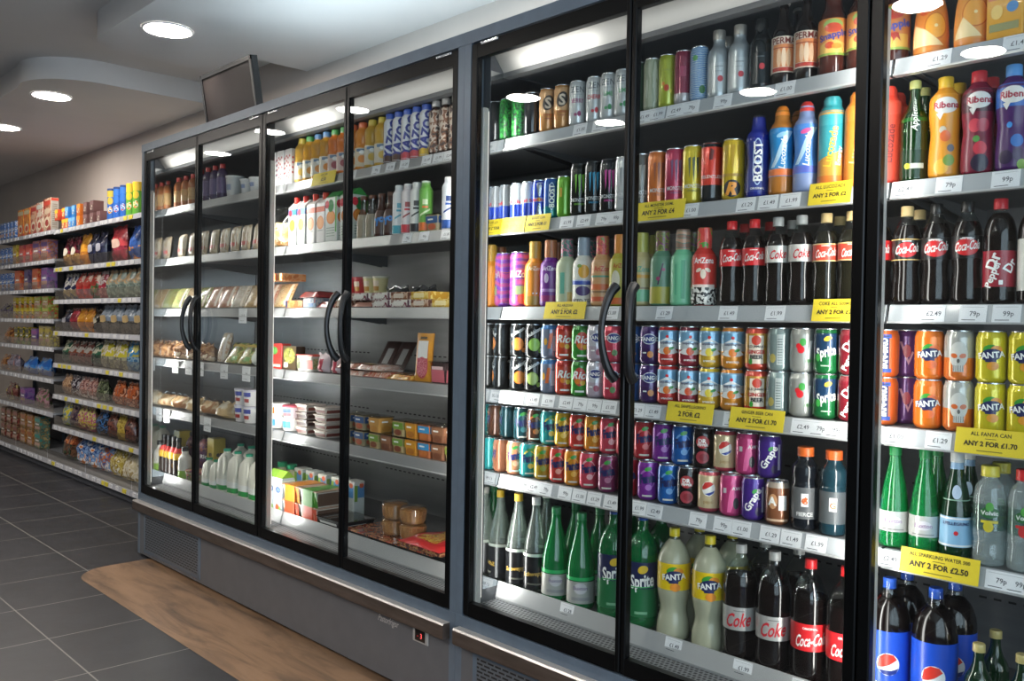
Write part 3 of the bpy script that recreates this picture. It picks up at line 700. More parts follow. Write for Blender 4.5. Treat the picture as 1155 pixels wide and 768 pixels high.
bottle('b_vanblk', 'small cola bottle with gold lined black label', .0325, .236, 'coke', [(.80, COLA), (1, CLR)], 'cbb07a', [(.44, .66, lambda: P('14110f', .3), lambda r, h: [('e', 0, h*.55, .024, .018, PL('d0262a'))]+CK(r, h)+[('r', 0, h*.45, .3, .0025, PL('c9a868')), ('r', 0, h*.655, .3, .0025, PL('c9a868'))])])
bottle('b_zero', 'small cola bottle with black cap and black label', .0325, .236, 'coke', [(.80, COLA), (1, CLR)], '1c1c1c', [(.44, .66, lambda: P('141112', .3), lambda r, h: [('e', 0, h*.55, .026, .020, PL('cf262a'))]+CK(r, h)+[('t', 'zero sugar', 0, h*.65-.004, .005, W())])])
bottle('b_drp', 'dark cherry soda bottle with maroon label', .0335, .236, 'pet', [(.86, COLA), (1, CLR)], 'c22a34', [(.16, .50, lambda: PL('9c2032'), lambda r, h: [('t', 'Dr', -.014, h*.40, .024, W(), {'b': .03, 'rot': 70}), ('t', 'Pepper', -.014, h*.28, .016, W(), {'b': .03, 'rot': 70}), ('t', 'Dr', .022, h*.36, .02, W(), {'b': .03, 'rot': 60}), ('r', .004, h*.2, .008, .01, W())])])
bottle('b_bw', 'dark bottle with tall white label', .0335, .236, 'pet', [(.86, COLA), (1, CLR)], '1c1c1c', [(.12, .60, lambda: PL('e2e2dc'), lambda r, h: [('r', 0, h*.36, .02, .06, INK())])])
# ======================= near cooler, fourth shelf (cans two high)
def rubi(key, desc, fruit, f2, base='17191a', nm='Rubicon'):
    can(key, desc, base, 'std', g=lambda r, h: [('e', 0, h*.40, .0215, .0225, PL(fruit)), ('e', 0, h*.40, .018, .019, PL(f2)), ('e', .022, h*.22, .008, .008, PL(fruit)), ('e', .104, h*.40, .0215, .0225, PL(fruit)), ('e', .075, h*.25, .008, .008, PL(fruit)), ('t', nm, .104, h*.77, .012, W(), {'rot': 32, 'b': .03}), ('t', nm, -.002, h*.77, .012, W(), {'rot': 32, 'b': .03}), ('r', .03, h*.8, .004, .012, W())])
rubi('c_rlime', 'black can with lime slice picture', '8fae4a', 'b6cc76'); rubi('c_ror', 'black can with orange fruit picture', 'e87f24', 'f0933a'); rubi('c_rapp', 'black can with green apple picture', '86b84a', '9ccb5c')
can('c_greyor', 'grey blue can with orange stripe', '7f8aa0', 'std', bands=[(.86, .98, '3a7ab8')], g=lambda r, h: [('p', [(-.012, h*.3), (.0, h*.3), (.008, h*.75), (-.004, h*.75)], PL('d87038')), ('r', .014, h*.45, .014, .05, PL('a8aeb8')), ('e', -.018, h*.5, .006, .012, PL('d8a03a'))])
def rio(key, desc, base, top, lab):
    can(key, desc, base, 'std', bands=[(.82, .98, top)], g=lambda r, h: [('e', 0, h*.55, .021, .030, PL(lab)), ('t', 'Rio', .0, h*.60, .026, W(), {'sh': .3, 'b': .03}), ('e', -.006, h*.42, .010, .009, PL('e8862c')), ('e', .010, h*.38, .008, .008, PL('e6b83a')), ('r', 0, h*.14, .03, .006, W())])
rio('c_riored', 'orange red tropical can', 'd24a30', 'b8281f', 'c03826'); rio('c_rioglow', 'green guava can', '3f9a3c', '2f7a30', 'c8483c')
def oval(key, desc, base, base2, fruit, low=None):
    can(key, desc, base, 'std', bands=[(0, .42, base2)], g=lambda r, h: [('e', 0, h*.66, .0225, .016, PL('e4e4ea')), ('e', 0, h*.66, .0205, .0135, PL('22307c')), ('t', 'TANGO', 0, h*.66, .012, W(), {'b': .03}), ('e', .004, h*.26, .009, .010, PL(fruit)), ('r', -.014, h*.30, .012, .004, W())])
oval('c_owhite', 'white can with navy oval logo', 'd4d2da', 'c8b8c4', 'a84a64'); oval('c_opink', 'pink can with navy oval logo', 'd6465c', 'cf4058', '5a8a4a'); oval('c_oblue', 'blue can with oval logo', '2c5a9c', '27508c', 'd88a2c'); oval('c_opurp', 'dark purple can with oval logo', '4a2f6c', '44295f', 'd8883a')
def sanp(key, desc, base, fruit, cap):
    can(key, desc, base, 'std', bands=[(.60, .84, '7fb0d0'), (.42, .60, 'dfe3e4'), (.84, .9, '8fb8d4')], top=cap, g=lambda r, h: [('p', [(-.036, h*.34), (-.02, h*.44), (0, h*.475), (.02, h*.44), (.036, h*.34), (.02, h*.30), (0, h*.28), (-.02, h*.30)], PL('ecebe6')), ('p', [(-.028, h*.60), (0, h*.72), (.028, h*.60), (0, h*.63)], PL('e8eaea')), ('t', 'Sanpellegrino', 0, h*.585, .0066, NAVY(), {'b': .02, 'arc': -.001}), ('e', 0, h*.74, .0045, .0045, RED()), ('e', 0, h*.38, .011, .0115, PL(fruit)), ('e', .012, h*.44, .008, .004, GRN(), {'rot': 20}), ('t', 'aranciata', 0, h*.17, .007, W())])
sanp('c_spred', 'sky blue and red citrus can', 'cc3d38', 'e2772c', 'd02a2a'); sanp('c_spdk', 'sky blue and crimson blood orange can', '9c2f42', 'd8562c', '7a2438'); sanp('c_spyel', 'sky blue and yellow lemon can', 'e0b53a', 'e6d04a', 'e2c23a'); sanp('c_spor', 'sky blue and orange fruit can', 'e0922c', 'e8822c', 'e08a2c')
can('c_ginger', 'red and yellow ginger beer can with cream panel', 'd09a3a', 'std', bands=[(.86, .98, 'c8402c'), (0, .16, 'c8402c')], g=lambda r, h: [('r', 0, h*.48, .040, h*.66, PL('ecdcc8')), ('e', 0, h*.70, .013, .013, PL('c8402c')), ('t', 'OLD JAMAICA', 0, h*.56, .0062, INK(), {'b': .03}), ('t', 'GINGER', 0, h*.43, .010, PL('b8281f'), {'b': .04}), ('t', 'BEER', 0, h*.31, .011, INK(), {'b': .04}), ('e', -.014, h*.2, .005, .008, GRN())])
can('c_teal', 'grey teal can with small print', '8a9c9a', 'std', g=lambda r, h: [('r', 0, h*.5, .016, h*.7, PL('b4bcb8'))]+[('r', 0, h*(.2+.06*i), .012, .002, PL('5a6a6a')) for i in range(10)]+[('e', -.018, h*.3, .008, .012, PL('b8a85a'))])
can('c_7up', 'silver can with red cherries', 'a9aaa4', 'std', g=lambda r, h: [('e', -.004, h*.52, .009, .010, RED()), ('e', -.010, h*.60, .007, .007, RED()), ('e', .001, h*.69, .008, .010, GRN()), ('p', [(.012, h*.3), (.018, h*.3), (.026, h*.72), (.018, h*.72)], PL('e6e6e2')), ('t', 'diet', .018, h*.28, .010, GRN())])
can('c_sprite', 'green lemonade can with white lettering', '17703a', 'std', bands=[(.44, .9, '1d3f62')], g=lambda r, h: [('t', 'Sprite', 0, h*.50, .026, W(), {'b': .03, 'rot': 14, 'sh': .15, 'w': .6}), ('e', .004, h*.78, .010, .006, PL('e6c02c'), {'rot': 25}), ('e', -.02, h*.36, .006, .01, PL('3fae4a')), ('r', 0, h*.18, .024, .003, PL('b8d0b8'))])
can('c_drpc', 'maroon cherry soda can', '8c2330', 'std', g=lambda r, h: [('t', 'Dr', -.008, h*.66, .022, W(), {'b': .03, 'rot': 60}), ('t', 'Pepper', -.006, h*.36, .016, W(), {'b': .03, 'rot': 66})])
can('c_irn', 'orange can with upright navy and white logo', 'e0682c', 'std', g=lambda r, h: [('r', -.004, h*.5, .026, h*.74, NAVY()), ('r', -.004, h*.86, .036, h*.08, PL('2c4a9c')), ('r', -.004, h*.14, .036, h*.08, PL('2c4a9c')), ('t', 'IRN-BRU', -.004, h*.5, .017, W(), {'rot': 90, 'b': .04, 'w': .82})])
can('c_purp', 'purple can with pink swoosh', '6a3a7a', 'std', g=lambda r, h: [('p', [(-.018, h*.75), (-.012, h*.75), (.004, h*.35), (.012, h*.55), (.016, h*.52), (.004, h*.25)], PL('d8a0b0')), ('e', .0, h*.55, .009, .016, PL('b0444e')), ('r', .022, h*.5, .01, h*.7, PL('5a2f9a'))])
can('c_fanor', 'orange soda can with blue lettered logo', 'ee7b22', 'std', g=lambda r, h: fanta(0, h*.52, .040, 'e86a18'))
can('c_skull', 'silver and orange can with skull face', 'b2b2ac', 'std', bands=[(0, .46, 'd3702c')], g=lambda r, h: [('e', 0, h*.52, .020, .030, PL('c9c8c2')), ('r', 0, h*.27, .022, .020, PL('c9c8c2')), ('e', -.009, h*.50, .007, .0055, PL('c8622c'), {'rot': -20}), ('e', .009, h*.50, .007, .0055, PL('c8622c'), {'rot': 20}), ('e', 0, h*.40, .003, .005, PL('5a5a56'))]+[('r', -.009+.0045*i, h*.25, .0012, .014, PL('6a6a64')) for i in range(5)])
can('c_fanye', 'yellow lemon soda can with blue lettered logo', 'd9cb2a', 'std', g=lambda r, h: fanta(0, h*.54, .040, 'e89a2a'))
# ======================= near cooler, fifth shelf
def fcan(key, desc, base, fruit, txt='Fanta', ring='d8d8cc'):
    can(key, desc, base, 'std', g=lambda r, h: [('e', 0, h*.56, .0235, .029, PL(fruit), {'rot': 15}), ('e', 0, h*.54, .0205, .026, CAN(base)), ('e', .002, h*.82, .011, .006, GRN(), {'rot': 20}), ('t', txt, 0, h*.58, .026, NAVY(), {'b': .06, 'rot': 8, 'w': .66}), ('e', .004, h*.34, .010, .009, PL(fruit)), ('r', 0, h*.12, .03, .005, PL(ring))])
fcan('f_teal', 'teal pineapple soda can', '2a9a9c', 'd8c85a'); fcan('f_peach', 'peach coloured soda can', 'd68a64', 'e0a080'); fcan('f_olive', 'mustard yellow soda can', 'b8982a', '8aa03a'); fcan('f_straw', 'red strawberry soda can', 'cc4038', 'e8a090')
fcan('f_or', 'amber orange soda can', 'e0922a', 'e8b040'); fcan('f_pink', 'pink red soda can', 'd64a5e', 'f0b0b4'); fcan('f_mag', 'magenta grape soda can', '8a3a66', 'b07090'); fcan('f_purp', 'violet grape soda can', '82309a', 'b070c0'); fcan('f_blue', 'bright blue berry soda can', '2468b8', '6aa0d8'); fcan('f_red', 'plain red soda can', 'b8303a', 'd06a6a'); fcan('f_yel', 'bright yellow soda can', 'd9b02c', 'e8d060'); fcan('f_brown', 'dark brown orange soda can', '5a3a2c', 'c8743a'); fcan('f_dark', 'dark teal soda can', '1f4a52', '3a7a80')
can('f_drp', 'black cherry soda can with red discs', '1a1618', 'std', g=lambda r, h: [('e', 0, h*.66, .020, .018, PL('b0383c')), ('t', 'DR', -.002, h*.69, .012, W(), {'b': .04}), ('t', 'PEPPER', 0, h*.59, .007, W(), {'b': .04}), ('e', 0, h*.28, .019, .018, PL('a8404a')), ('e', .003, h*.28, .012, .011, PL('8a2a34'))])
can('f_pepsi', 'cream cola can with red white blue globe', 'e0cba0', 'std', bands=[(0, .10, 'b8485a'), (.9, .98, 'c8505a')], g=lambda r, h: [('e', 0, h*.58, .019, .021, PL('f2efe6')), ('p', [(-.018, h*.62), (-.010, h*.73), (.004, h*.755), (.015, h*.70), (.002, h*.62), (-.010, h*.56), (-.0175, h*.55)], PL('cf3a34')), ('p', [(-.010, h*.445), (.002, h*.41), (.014, h*.47), (.018, h*.54), (.008, h*.50)], PL('2a3f94')), ('t', 'pepsi', 0, h*.26, .010, PL('a88a5a'))])
can('f_pinkw', 'hot pink can with dark swirl', 'c9417c', 'std', g=lambda r, h: [('p', [(-.012, h*.1), (-.002, h*.1), (.012, h*.5), (.004, h*.78), (-.006, h*.6), (-.010, h*.35)], PL('e86aa0')), ('e', .012, h*.32, .008, .016, PL('3a3a3c')), ('r', -.02, h*.62, .010, .014, PL('c8c4c4')), ('t', 'AW', .012, h*.68, .010, W())])
can('f_grape', 'indigo can with white swirl and green leaf', '4a2c8c', 'std', g=lambda r, h: [('t', 'Grape', -.004, h*.50, .020, W(), {'rot': 60, 'b': .03}), ('e', .002, h*.70, .008, .005, GRN(), {'rot': 40}), ('e', .014, h*.22, .01, .012, PL('2a1c50')), ('r', .026, h*.5, .008, h*.6, PL('c8c0dc'))])
can('f_aw', 'brown root beer can with white panel', '8a5638', 'std', bands=[(.86, .98, 'b8a898')], g=lambda r, h: [('r', .014, h*.52, .022, h*.34, PL('eeeae4')), ('e', -.012, h*.55, .012, .020, PL('c8956a')), ('t', 'A', -.014, h*.56, .022, W(), {'b': .04}), ('r', 0, h*.12, .06, .006, PL('d8b89a'))])
bottle('b_gator', 'dark sports drink bottle with orange cap and grey label', .0335, .215, 'gator', [(1, lambda: P('12161c', .1))], 'dc6a2a', [(.14, .52, lambda: P('5a5c5e', .4), lambda r, h: [('r', 0, h*.37, .018, .034, PL('e6e4e0')), ('p', [(-.006, h*.33), (.001, h*.41), (.008, h*.39), (.003, h*.35)], PL('d86a2c')), ('t', 'G', 0, h*.36, .016, PL('c8622c'), {'b': .03}), ('t', 'FIERCE', 0, h*.20, .010, PL('d0d0ce'), {'b': .03})])], rc=.021, hc=.020)
bottle('b_gator2', 'teal dark sports drink bottle with orange cap', .0335, .215, 'gator', [(1, lambda: P('16303a', .1))], 'd8602a', [(.14, .52, lambda: P('4a4f52', .4), lambda r, h: [('r', 0, h*.37, .018, .034, PL('e6e4e0')), ('t', 'G', 0, h*.36, .016, PL('c8622c'), {'b': .03})])], rc=.021, hc=.020)
bottle('b_perrier', 'green water bottle with silver label', .034, .245, 'water', [(1, lambda: TINT('3cc878', '14904a', .5))], '17803f', [(.16, .36, lambda: P('bdbdb8', .35, .2), lambda r, h: [('e', 0, h*.27, .018, .011, PL('d8d4d8')), ('t', 'Buxton', 0, h*.27, .010, PL('8a6a90')), ('r', 0, h*.185, .05, .003, PL('8a8a88'))])])
bottle('b_sanp', 'green glass water bottle with pale blue label and white cap', .034, .245, 'water', [(1, lambda: TINT('3f8a5a', '123f28', .55))], 'dcdcd8', [(.12, .40, lambda: PL('8ab8d8'), lambda r, h: [('e', 0, h*.25, .005, .005, RED()), ('r', 0, h*.385, .3, .004, PL('e8e8e8')), ('t', 'S.PELLEGRINO', 0, h*.34, .007, NAVY(), {'b': .03}), ('r', 0, h*.135, .3, .004, PL('e8e8e8'))]), (.55, .56, lambda: PL('8fae9a'), lambda r, h: [('e', 0, h*.63, .013, .016, PL('b8c8dc'))]), (.84, .90, lambda: PL('8fb0d0'), None)])
def volv(key, desc, cap, f):
    bottle(key, desc, .034, .222, 'volvic', [(1, lambda: TINT('eef4f4', 'c8d2d0', .3))], cap, [(.36, .62, lambda: CLEAR('cfe0d8', .1), lambda r, h: [('e', 0, h*.54, .020, .012, PL('2f6a3a')), ('e', 0, h*.60, .008, .010, PL('5aa84a')), ('t', 'Volvic', 0, h*.54, .010, W(), {'b': .02}), ('e', -.002, h*.40, .010, .012, PL(f)), ('r', .0, h*.45, .034, .006, PL(f))])], rc=.019)
volv('b_volvy', 'clear flavoured water bottle with yellow cap', 'e3d450', 'd8c43a'); volv('b_volvr', 'clear flavoured water bottle with red cap', 'dc2f34', 'd03a3a')
# ======================= near cooler, bottom deck
def schw(key, desc, cap):
    bottle(key, desc, .042, .33, 'cone', [(.44, lambda: P('2a2f28', .12)), (1, lambda: TINT('d4ddd6', '8f9a92', .32))], cap, [(.06, .40, lambda: P('121214', .25), lambda r, h: [('t', 'Schweppes', 0, h*.23, .015, PL('d0a84a'), {'b': .02, 'sh': .2, 'rot': 6}), ('r', 0, h*.12, .06, .006, PL('5a5a50'))]), (.40, .43, lambda: PL('d4dccf'), None)], rc=.0155, hc=.022)
schw('d_schwy', 'tall clear mixer bottle with yellow cap and black label', 'd8b02c'); schw('d_schww', 'tall clear mixer bottle with white cap and black label', 'dcdad2')
bottle('d_green', 'tall green water bottle with silver label', .046, .31, 'cone', [(1, lambda: TINT('3cc878', '12904a', .55))], '1a7a44', [(.07, .30, lambda: P('aeaea8', .35, .15), lambda r, h: [('e', 0, h*.23, .022, .018, PL('cfcbcf')), ('t', 'Buxton', 0, h*.235, .012, PL('7a6a8a')), ('r', 0, h*.12, .06, .01, PL('98989a'))]), (.31, .345, lambda: PL('2fb866'), None)], rc=.016)
bottle('d_sprite', 'large green lemonade bottle with navy label', .0505, .335, 'big', [(1, lambda: TINT('34b868', '0f7a40', .55))], '1f4fa8', [(.12, .38, lambda: PL('1b6a3c'), lambda r, h: [('r', 0, h*.16, .04, .008, PL('7ab08a'))]), (.38, .62, lambda: PL('16204a'), lambda r, h: [('t', 'Sprite', .002, h*.455, .040, W(), {'b': .03, 'rot': 8, 'sh': .1, 'w': .58}), ('e', .004, h*.555, .016, .012, PL('e2bc2a'), {'rot': 25}), ('p', [(-.04, h*.385), (.04, h*.395), (.04, h*.405), (-.04, h*.395)], PL('3fae5a'))])], rc=.0155)
bottle('d_fanta', 'large cloudy lemon soda bottle with yellow cap and label', .0485, .325, 'fantabig', [(.90, lambda: P('adad94', .2)), (1, lambda: CLEAR('e4e6cc', .2))], 'e3cf2a', [(.46, .70, lambda: PL('ecc818'), lambda r, h: fanta(.0, h*.585, .050, 'e8922a')+fanta(.115, h*.585, .050, 'e8922a'))], rc=.0155)
bottle('d_diet', 'large diet cola bottle with silver cap and label', .0475, .32, 'big', [(.74, COLA), (1, CLR)], 'b8b8b4', [(.28, .48, lambda: P('bdbdba', .3, .3), lambda r, h: [('t', 'Coke', 0, h*.375, .038, PL('cc2a34'), {'sh': .32, 'b': .02, 'rot': 6, 'w': .62}), ('r', .0, h*.45, .03, .003, PL('8a8a8a'))])], rc=.0155)
bottle('d_coke', 'large cola bottle with red cap and red label', .0475, .32, 'big', [(.70, COLA), (1, CLR)], 'd8262c', [(.28, .50, lambda: PL('d0242a'), lambda r, h: [('t', 'Coca-Cola', .004, h*.375, .031, PL('f4f0ea'), {'sh': .32, 'b': .02, 'rot': 8, 'w': .45}), ('t', 'ORIGINAL', 0, h*.465, .006, W())])], rc=.0155)
bottle('d_pepsi', 'large cola bottle with blue cap and blue label', .0505, .315, 'pet', [(.86, COLA), (1, CLR)], '2a5ed0', [(.10, .62, lambda: PL('1a4cc0'), lambda r, h: [('e', 0, h*.37, .026, .027, PL('e8e8ea')), ('p', [(-.024, h*.36), (-.02, h*.42), (-.006, h*.452), (.012, h*.444), (.020, h*.41), (.002, h*.365), (-.012, h*.345), (-.023, h*.34)], PL('d8382c')), ('p', [(-.022, h*.325), (-.012, h*.295), (.004, h*.285), (.018, h*.305), (.024, h*.345), (.008, h*.325), (-.008, h*.322)], PL('1a2f7c')), ('t', 'pepsi', 0, h*.215, .022, PL('dfe4ee'), {'b': .02})])], rc=.0155)
bottle('d_smallg', 'small green sparkling bottle with gold cap', .030, .215, 'beer', [(1, lambda: TINT('3f8a4a', '123a1c', .6))], 'c9b878', [(.08, .48, lambda: P('2c6a3a', .3), lambda r, h: [('t', 'Perrier', 0, h*.32, .012, PL('c8d8c0'), {'rot': 10})])], rc=.0135, hc=.014)
# ======================= far cooler
def juiceb(key, desc, liq, cap, lab, fr):
    bottle(key, desc, .034, .205, 'juice', [(1, lambda: P(liq, .18))], cap, [(.06, .45, lambda: PL(lab), lambda r, h: [('e', 0, h*.22, .018, .016, PL(fr)), ('r', 0, h*.40, .05, .012, PL('5a7a9a')), ('e', .0, h*.36, .012, .008, W())])], rc=.019, hc=.022)
juiceb('j_green', 'amber juice bottle with green cap', 'cf962c', '3f8a44', 'd8d2c0', 'e0982c'); juiceb('j_blue', 'amber juice bottle with blue cap', 'c8902c', '4a7aa8', 'd8d2c4', 'd8882c'); juiceb('j_orgr', 'orange juice bottle with green cap', 'd9772c', '3a8a3c', 'c8b0a8', '9a3a48'); juiceb('j_oror', 'orange juice bottle with orange cap', 'd98a34', 'd8622c', 'd4c4a8', 'e0882c'); juiceb('j_yel', 'yellow juice bottle with yellow cap', 'cfa03a', 'd2b83a', 'cfc4b0', 'd8b04a')
def dotcart(key, desc, dot):
    carton(key, desc, .062, .06, .165, 'e6e4e2', lambda w, h: [('e', w*(-.36+.24*(i % 4)), h*(.18+.14*(i//4)+.05*(i % 2)), .0055, .0055, PL(dot)) for i in range(20) if (i*7) % 5])
dotcart('m_dotb', 'white milk carton with navy dots', '3a3a6a'); dotcart('m_dotr', 'white milk carton with red dots', 'b83a3a')
def yaz(key, desc, low):
    bottle(key, desc, .0280, .206, 'tube', [(1, lambda: P('dcdcdc', .3))], '2450b0', [(.03, .86, lambda: PL('dfdfe2'), lambda r, h: [('r', 0, h*.09, .3, h*.16, PL(low)), ('t', 'YAZOO', .0, h*.50, .036, PL('1f2f8c'), {'rot': 78, 'b': .05, 'w': .9})])], rc=.020, hc=.022)
yaz('y_choc', 'white milkshake bottle with blue cap and brown base', '5a3a2c'); yaz('y_straw', 'white milkshake bottle with blue cap and red base', 'c8404a'); yaz('y_ban', 'white milkshake bottle with blue cap and yellow base', 'e0b63a')
bottle('y_brown', 'chocolate drink bottle with brown wrap', .028, .21, 'wavy', [(1, lambda: P('3a2620', .25))], 'c8c4c0', [(.04, .82, lambda: PAT(['3f2c26', '8a5a40', 'd8c8b8', '4a3028'], 34, 'noise'), None)], rc=.017)
bottle('s_amber', 'amber sauce bottle with red cap', .028, .17, 'pet', [(1, lambda: P('b06a3c', .25))], 'b83a30', [(.15, .55, lambda: PL('c8a06a'), None)], rc=.014)
bottle('s_purp', 'purple drink bottle with red cap', .030, .185, 'pet', [(1, lambda: P('4a3a58', .25))], 'b8342f', [(.15, .6, lambda: PL('6a5a80'), None)], rc=.015)
tub('t_white', 'white cream tub', .040, .048, .11, 'cfcfcc', 'dcdcda', lambda r, h: [('r', 0, h*.45, .06, .03, PL('8a96b0'))])
tub('t_whites', 'small white cream pot', .032, .040, .075, 'd2d2d0', 'dededc', lambda r, h: [('r', 0, h*.5, .05, .02, PL('7a8ab0'))])
bag('p_orange', 'orange crinkled snack packet', .12, .06, .085, lambda u, v: PAT(['d8682c', 'e09a50', 'e8c090', 'c04a24'], 60, 'noise'), seed=3)
def wrapstack(key, desc, c, col2, seed): standpack(key, desc, .085, .135, .036, lambda: PAT(c, 30, 'noise', (1, 1, .4), .25), lambda w, h: [('r', 0, h*.28, w*.8, h*.14, PL(col2)), ('r', w*.30, h*.55, w*.10, h*.7, PL('e9e2d6'))], 6, seed=seed)
wrapstack('w_tan', 'tan wrap packet in clear film', ['c8b496', 'd8c8ae', 'b8a080'], 'c85a50', 1); wrapstack('w_cream', 'cream wrap packet with red edge', ['d8ccb8', 'c0aa8c', 'e4dccc'], 'b84a44', 2)
carton('m_oj', 'white orange juice carton with red and blue cap band', .07, .07, .225, 'e6e6e2', lambda w, h: [('e', 0, h*.52, .026, .028, PL('e27830')), ('e', 0, h*.52, .022, .024, PL('ee9444')), ('r', 0, h*.86, w*.98, .028, PL('4a86c0')), ('e', -w*.22, h*.84, .014, .016, PL('d23a48'))]+[('r', 0, h*(.16+.05*i), w*.6, .003, PL('8a9a8a')) for i in range(4)], cap='d83a30', gable=True)
carton('m_ojr', 'white orange juice carton with red cap', .07, .07, .225, 'e8e2dc', lambda w, h: [('e', 0, h*.50, .028, .030, PL('e88a48')), ('e', 0, h*.50, .022, .024, PL('f0aa70')), ('r', 0, h*.84, w*.98, .024, PL('df6a4a')), ('r', 0, h*.3, w*.6, .004, PL('a8a8a0'))], cap='d8442f', gable=True)
carton('m_ojg', 'white orange juice carton with green cap band', .095, .08, .225, 'e4e6de', lambda w, h: [('e', 0, h*.54, .036, .030, PL('e27a2c')), ('e', 0, h*.54, .030, .025, PL('ee9c48')), ('e', 0, h*.80, .024, .028, PL('2f8a44')), ('e', -w*.32, h*.84, .016, .018, PL('d23a48')), ('r', w*.44, h*.6, w*.12, h*.8, PL('5aa84a'))]+[('r', 0, h*(.12+.06*i), w*.7, .003, PL('8aa08a')) for i in range(4)], gable=True, top='3f9a4a')
bag('p_rolls', 'clear bag of golden pastries', .15, .09, .19, lambda u, v: PAT(['c89a62', 'dcb987', 'e6d2b0', 'b07e48'], 24, 'noise', rough=.15) if v < .62 else CLEAR('e6e4de', .35), seed=5)
bottle('g_clear', 'clear glass milk drink bottle', .030, .18, 'milkglass', [(.55, lambda: P('a89a84', .15)), (1, lambda: CLEAR('e6e2dc', .4))], '6a3f2a', rc=.016, hc=.012)
bottle('g_choc', 'dark chocolate milk bottle with blue logo', .031, .18, 'milkglass', [(1, lambda: P('4a2f26', .15))], '5a3526', [(.06, .60, lambda: PL('59423a'), lambda r, h: [('t', 'yop', 0, h*.42, .03, PL('4a8ad0'), {'b': .05, 'rot': 15})])], rc=.016, hc=.012)
can('g_tin', 'tall bronze coffee can', 'a8907c', 'mon', g=lambda r, h: [('e', 0, h*.6, .018, .022, PL('5a8a78')), ('e', 0, h*.6, .012, .015, PL('d8d4cc'))])
def slimb(key, desc, base, cap, c2, art):
    bottle(key, desc, .027, .20, 'tube', [(1, lambda: P(base, .3))], cap, [(.03, .84, lambda: PL(base), lambda r, h: [('r', 0, h*.10, .3, h*.16, PL(c2)), ('p', [(-.02, h*.3), (.02, h*.42), (.02, h*.46), (-.02, h*.34)], PL(art)), ('r', 0, h*.58, .02, .02, PL(art)), ('r', 0, h*.48, .024, .008, PL(c2))])], rc=.018, hc=.02)
slimb('v_wteal', 'slim white drink bottle with teal base', 'd9dada', 'e4e4e2', '4aa0b0', '6aa8b8'); slimb('v_wred', 'slim white drink bottle with red base', 'd8d0d0', 'ecebe8', 'c23a44', '9a4a4a'); slimb('v_wblk', 'slim white drink bottle with black base', 'd0d0cc', 'e8e8e4', '26262a', '4a4a4a'); slimb('v_green', 'slim green drink bottle with white cap', '6aa84a', 'e8ece4', 'd8703a', 'cfe0b8'); slimb('v_blue', 'slim blue drink bottle with blue cap', '5a94cc', '2f66c8', '7aa86a', 'cfe0ee'); slimb('v_wblue', 'slim white drink bottle with blue base', 'dcdfe4', 'ecebe8', '2f5aa8', '2f4a8a')
def sand(key, desc, c, seed, g=None): standpack(key, desc, .15, .125, .020, lambda: PAT(c, 26, 'noise', (1, 1, 3), .2), g if g else (lambda w, h: [('r', w*.34, h*.5, w*.14, h*.9, PL('e8d8c4'))]), 24, name='sandwich_pack', cat='sandwich', seed=seed)
sand('sw_tan', 'tan leaning sandwich pack', ['b89a6c', 'c9ae82', 'a07e52', 'd8c4a0'], 1); sand('sw_pink', 'pink edged leaning sandwich pack', ['c08a6a', 'd0a284', 'b06a58', 'dcc0a4'], 2); sand('sw_green', 'green tinted leaning sandwich pack', ['a49a5c', 'b8ac78', '7a9a48', 'c8bc92'], 3); sand('sw_white', 'pale leaning sandwich pack', ['d8d0c0', 'c8b49a', 'e6e0d4', 'b89a7c'], 4)
box('l_frank', 'flat orange sausage packet', .16, .13, .034, lambda: PAT(['cf8a50', 'd8a070', 'c0703c'], 30, 'noise', rough=.2), lambda w, h: [('r', -w*.42, 0+h*.5, w*.1, h*.9, PL('2f3a6a')), ('r', w*.15, h*.5, w*.2, h*.8, PL('e06a34'))], name='food_packet', cat='packet')
box('l_blue', 'pale blue and white cheese packet', .11, .12, .045, lambda: PAT(['b8c4cc', '8fa8c0', 'd4d4d0'], 30, 'noise', rough=.2), lambda w, h: [('r', 0, h*.25, w*.6, h*.4, PL('3a7ac0')), ('r', w*.42, h*.7, w*.14, h*.5, PL('8a2f3a'))], name='food_packet', cat='packet')
flatpack('l_red', 'flat red meat packet', .15, .14, .03, '9a2f34', lambda: P('a84a48', .15))
def pot(key, desc, c, lid): tub(key, desc, .030, .036, .075, c, lid, lambda r, h: [('r', 0, h*.55, .05, .024, PL('e0d0b8')), ('r', 0, h*.24, .05, .02, PL('b8863a'))])
pot('o_red', 'red dip pot', 'b83a40', 'c0444a'); pot('o_cream', 'cream dip pot', 'd8cc9a', 'dcd8c0')
flatpack('l_ham', 'vacuum packed sliced ham', .15, .12, .026, '2a2a2e', lambda: P('c08a78', .12), lambda w, d: [('r', 0, 0, w*.5, d*.4, PL('e8e0d4'))])
def slic(key, desc, c, edge, lab): box(key, desc, .13, .13, .030, lambda: PAT(c, 26, 'noise', rough=.15), lambda w, h: [('r', -w*.1, h*.5, w*.5, h*.6, PL(lab)), ('r', w*.42, h*.5, w*.1, h*.9, PL(edge))], name='food_packet', cat='packet')
slic('l_white', 'white and purple striped cooked meat packet', ['d8ccc4', '8a4a5a', 'e4dcd4', 'a88a80'], '5a2f44', 'e6e0d8'); slic('l_yel', 'yellow cheese slice packet', ['dcb450', 'e8cc78', 'c89a3c'], 'd8983a', 'e8d8a0'); slic('l_cocoa', 'brown and white cooked meat packet', ['9a6a50', 'c8a890', '7a4a38'], '6a3a2c', 'd8c8b8')
bag('l_sack', 'white crumpled food bag', .12, .10, .10, lambda u, v: P('dcd6cc', .25), seed=9)
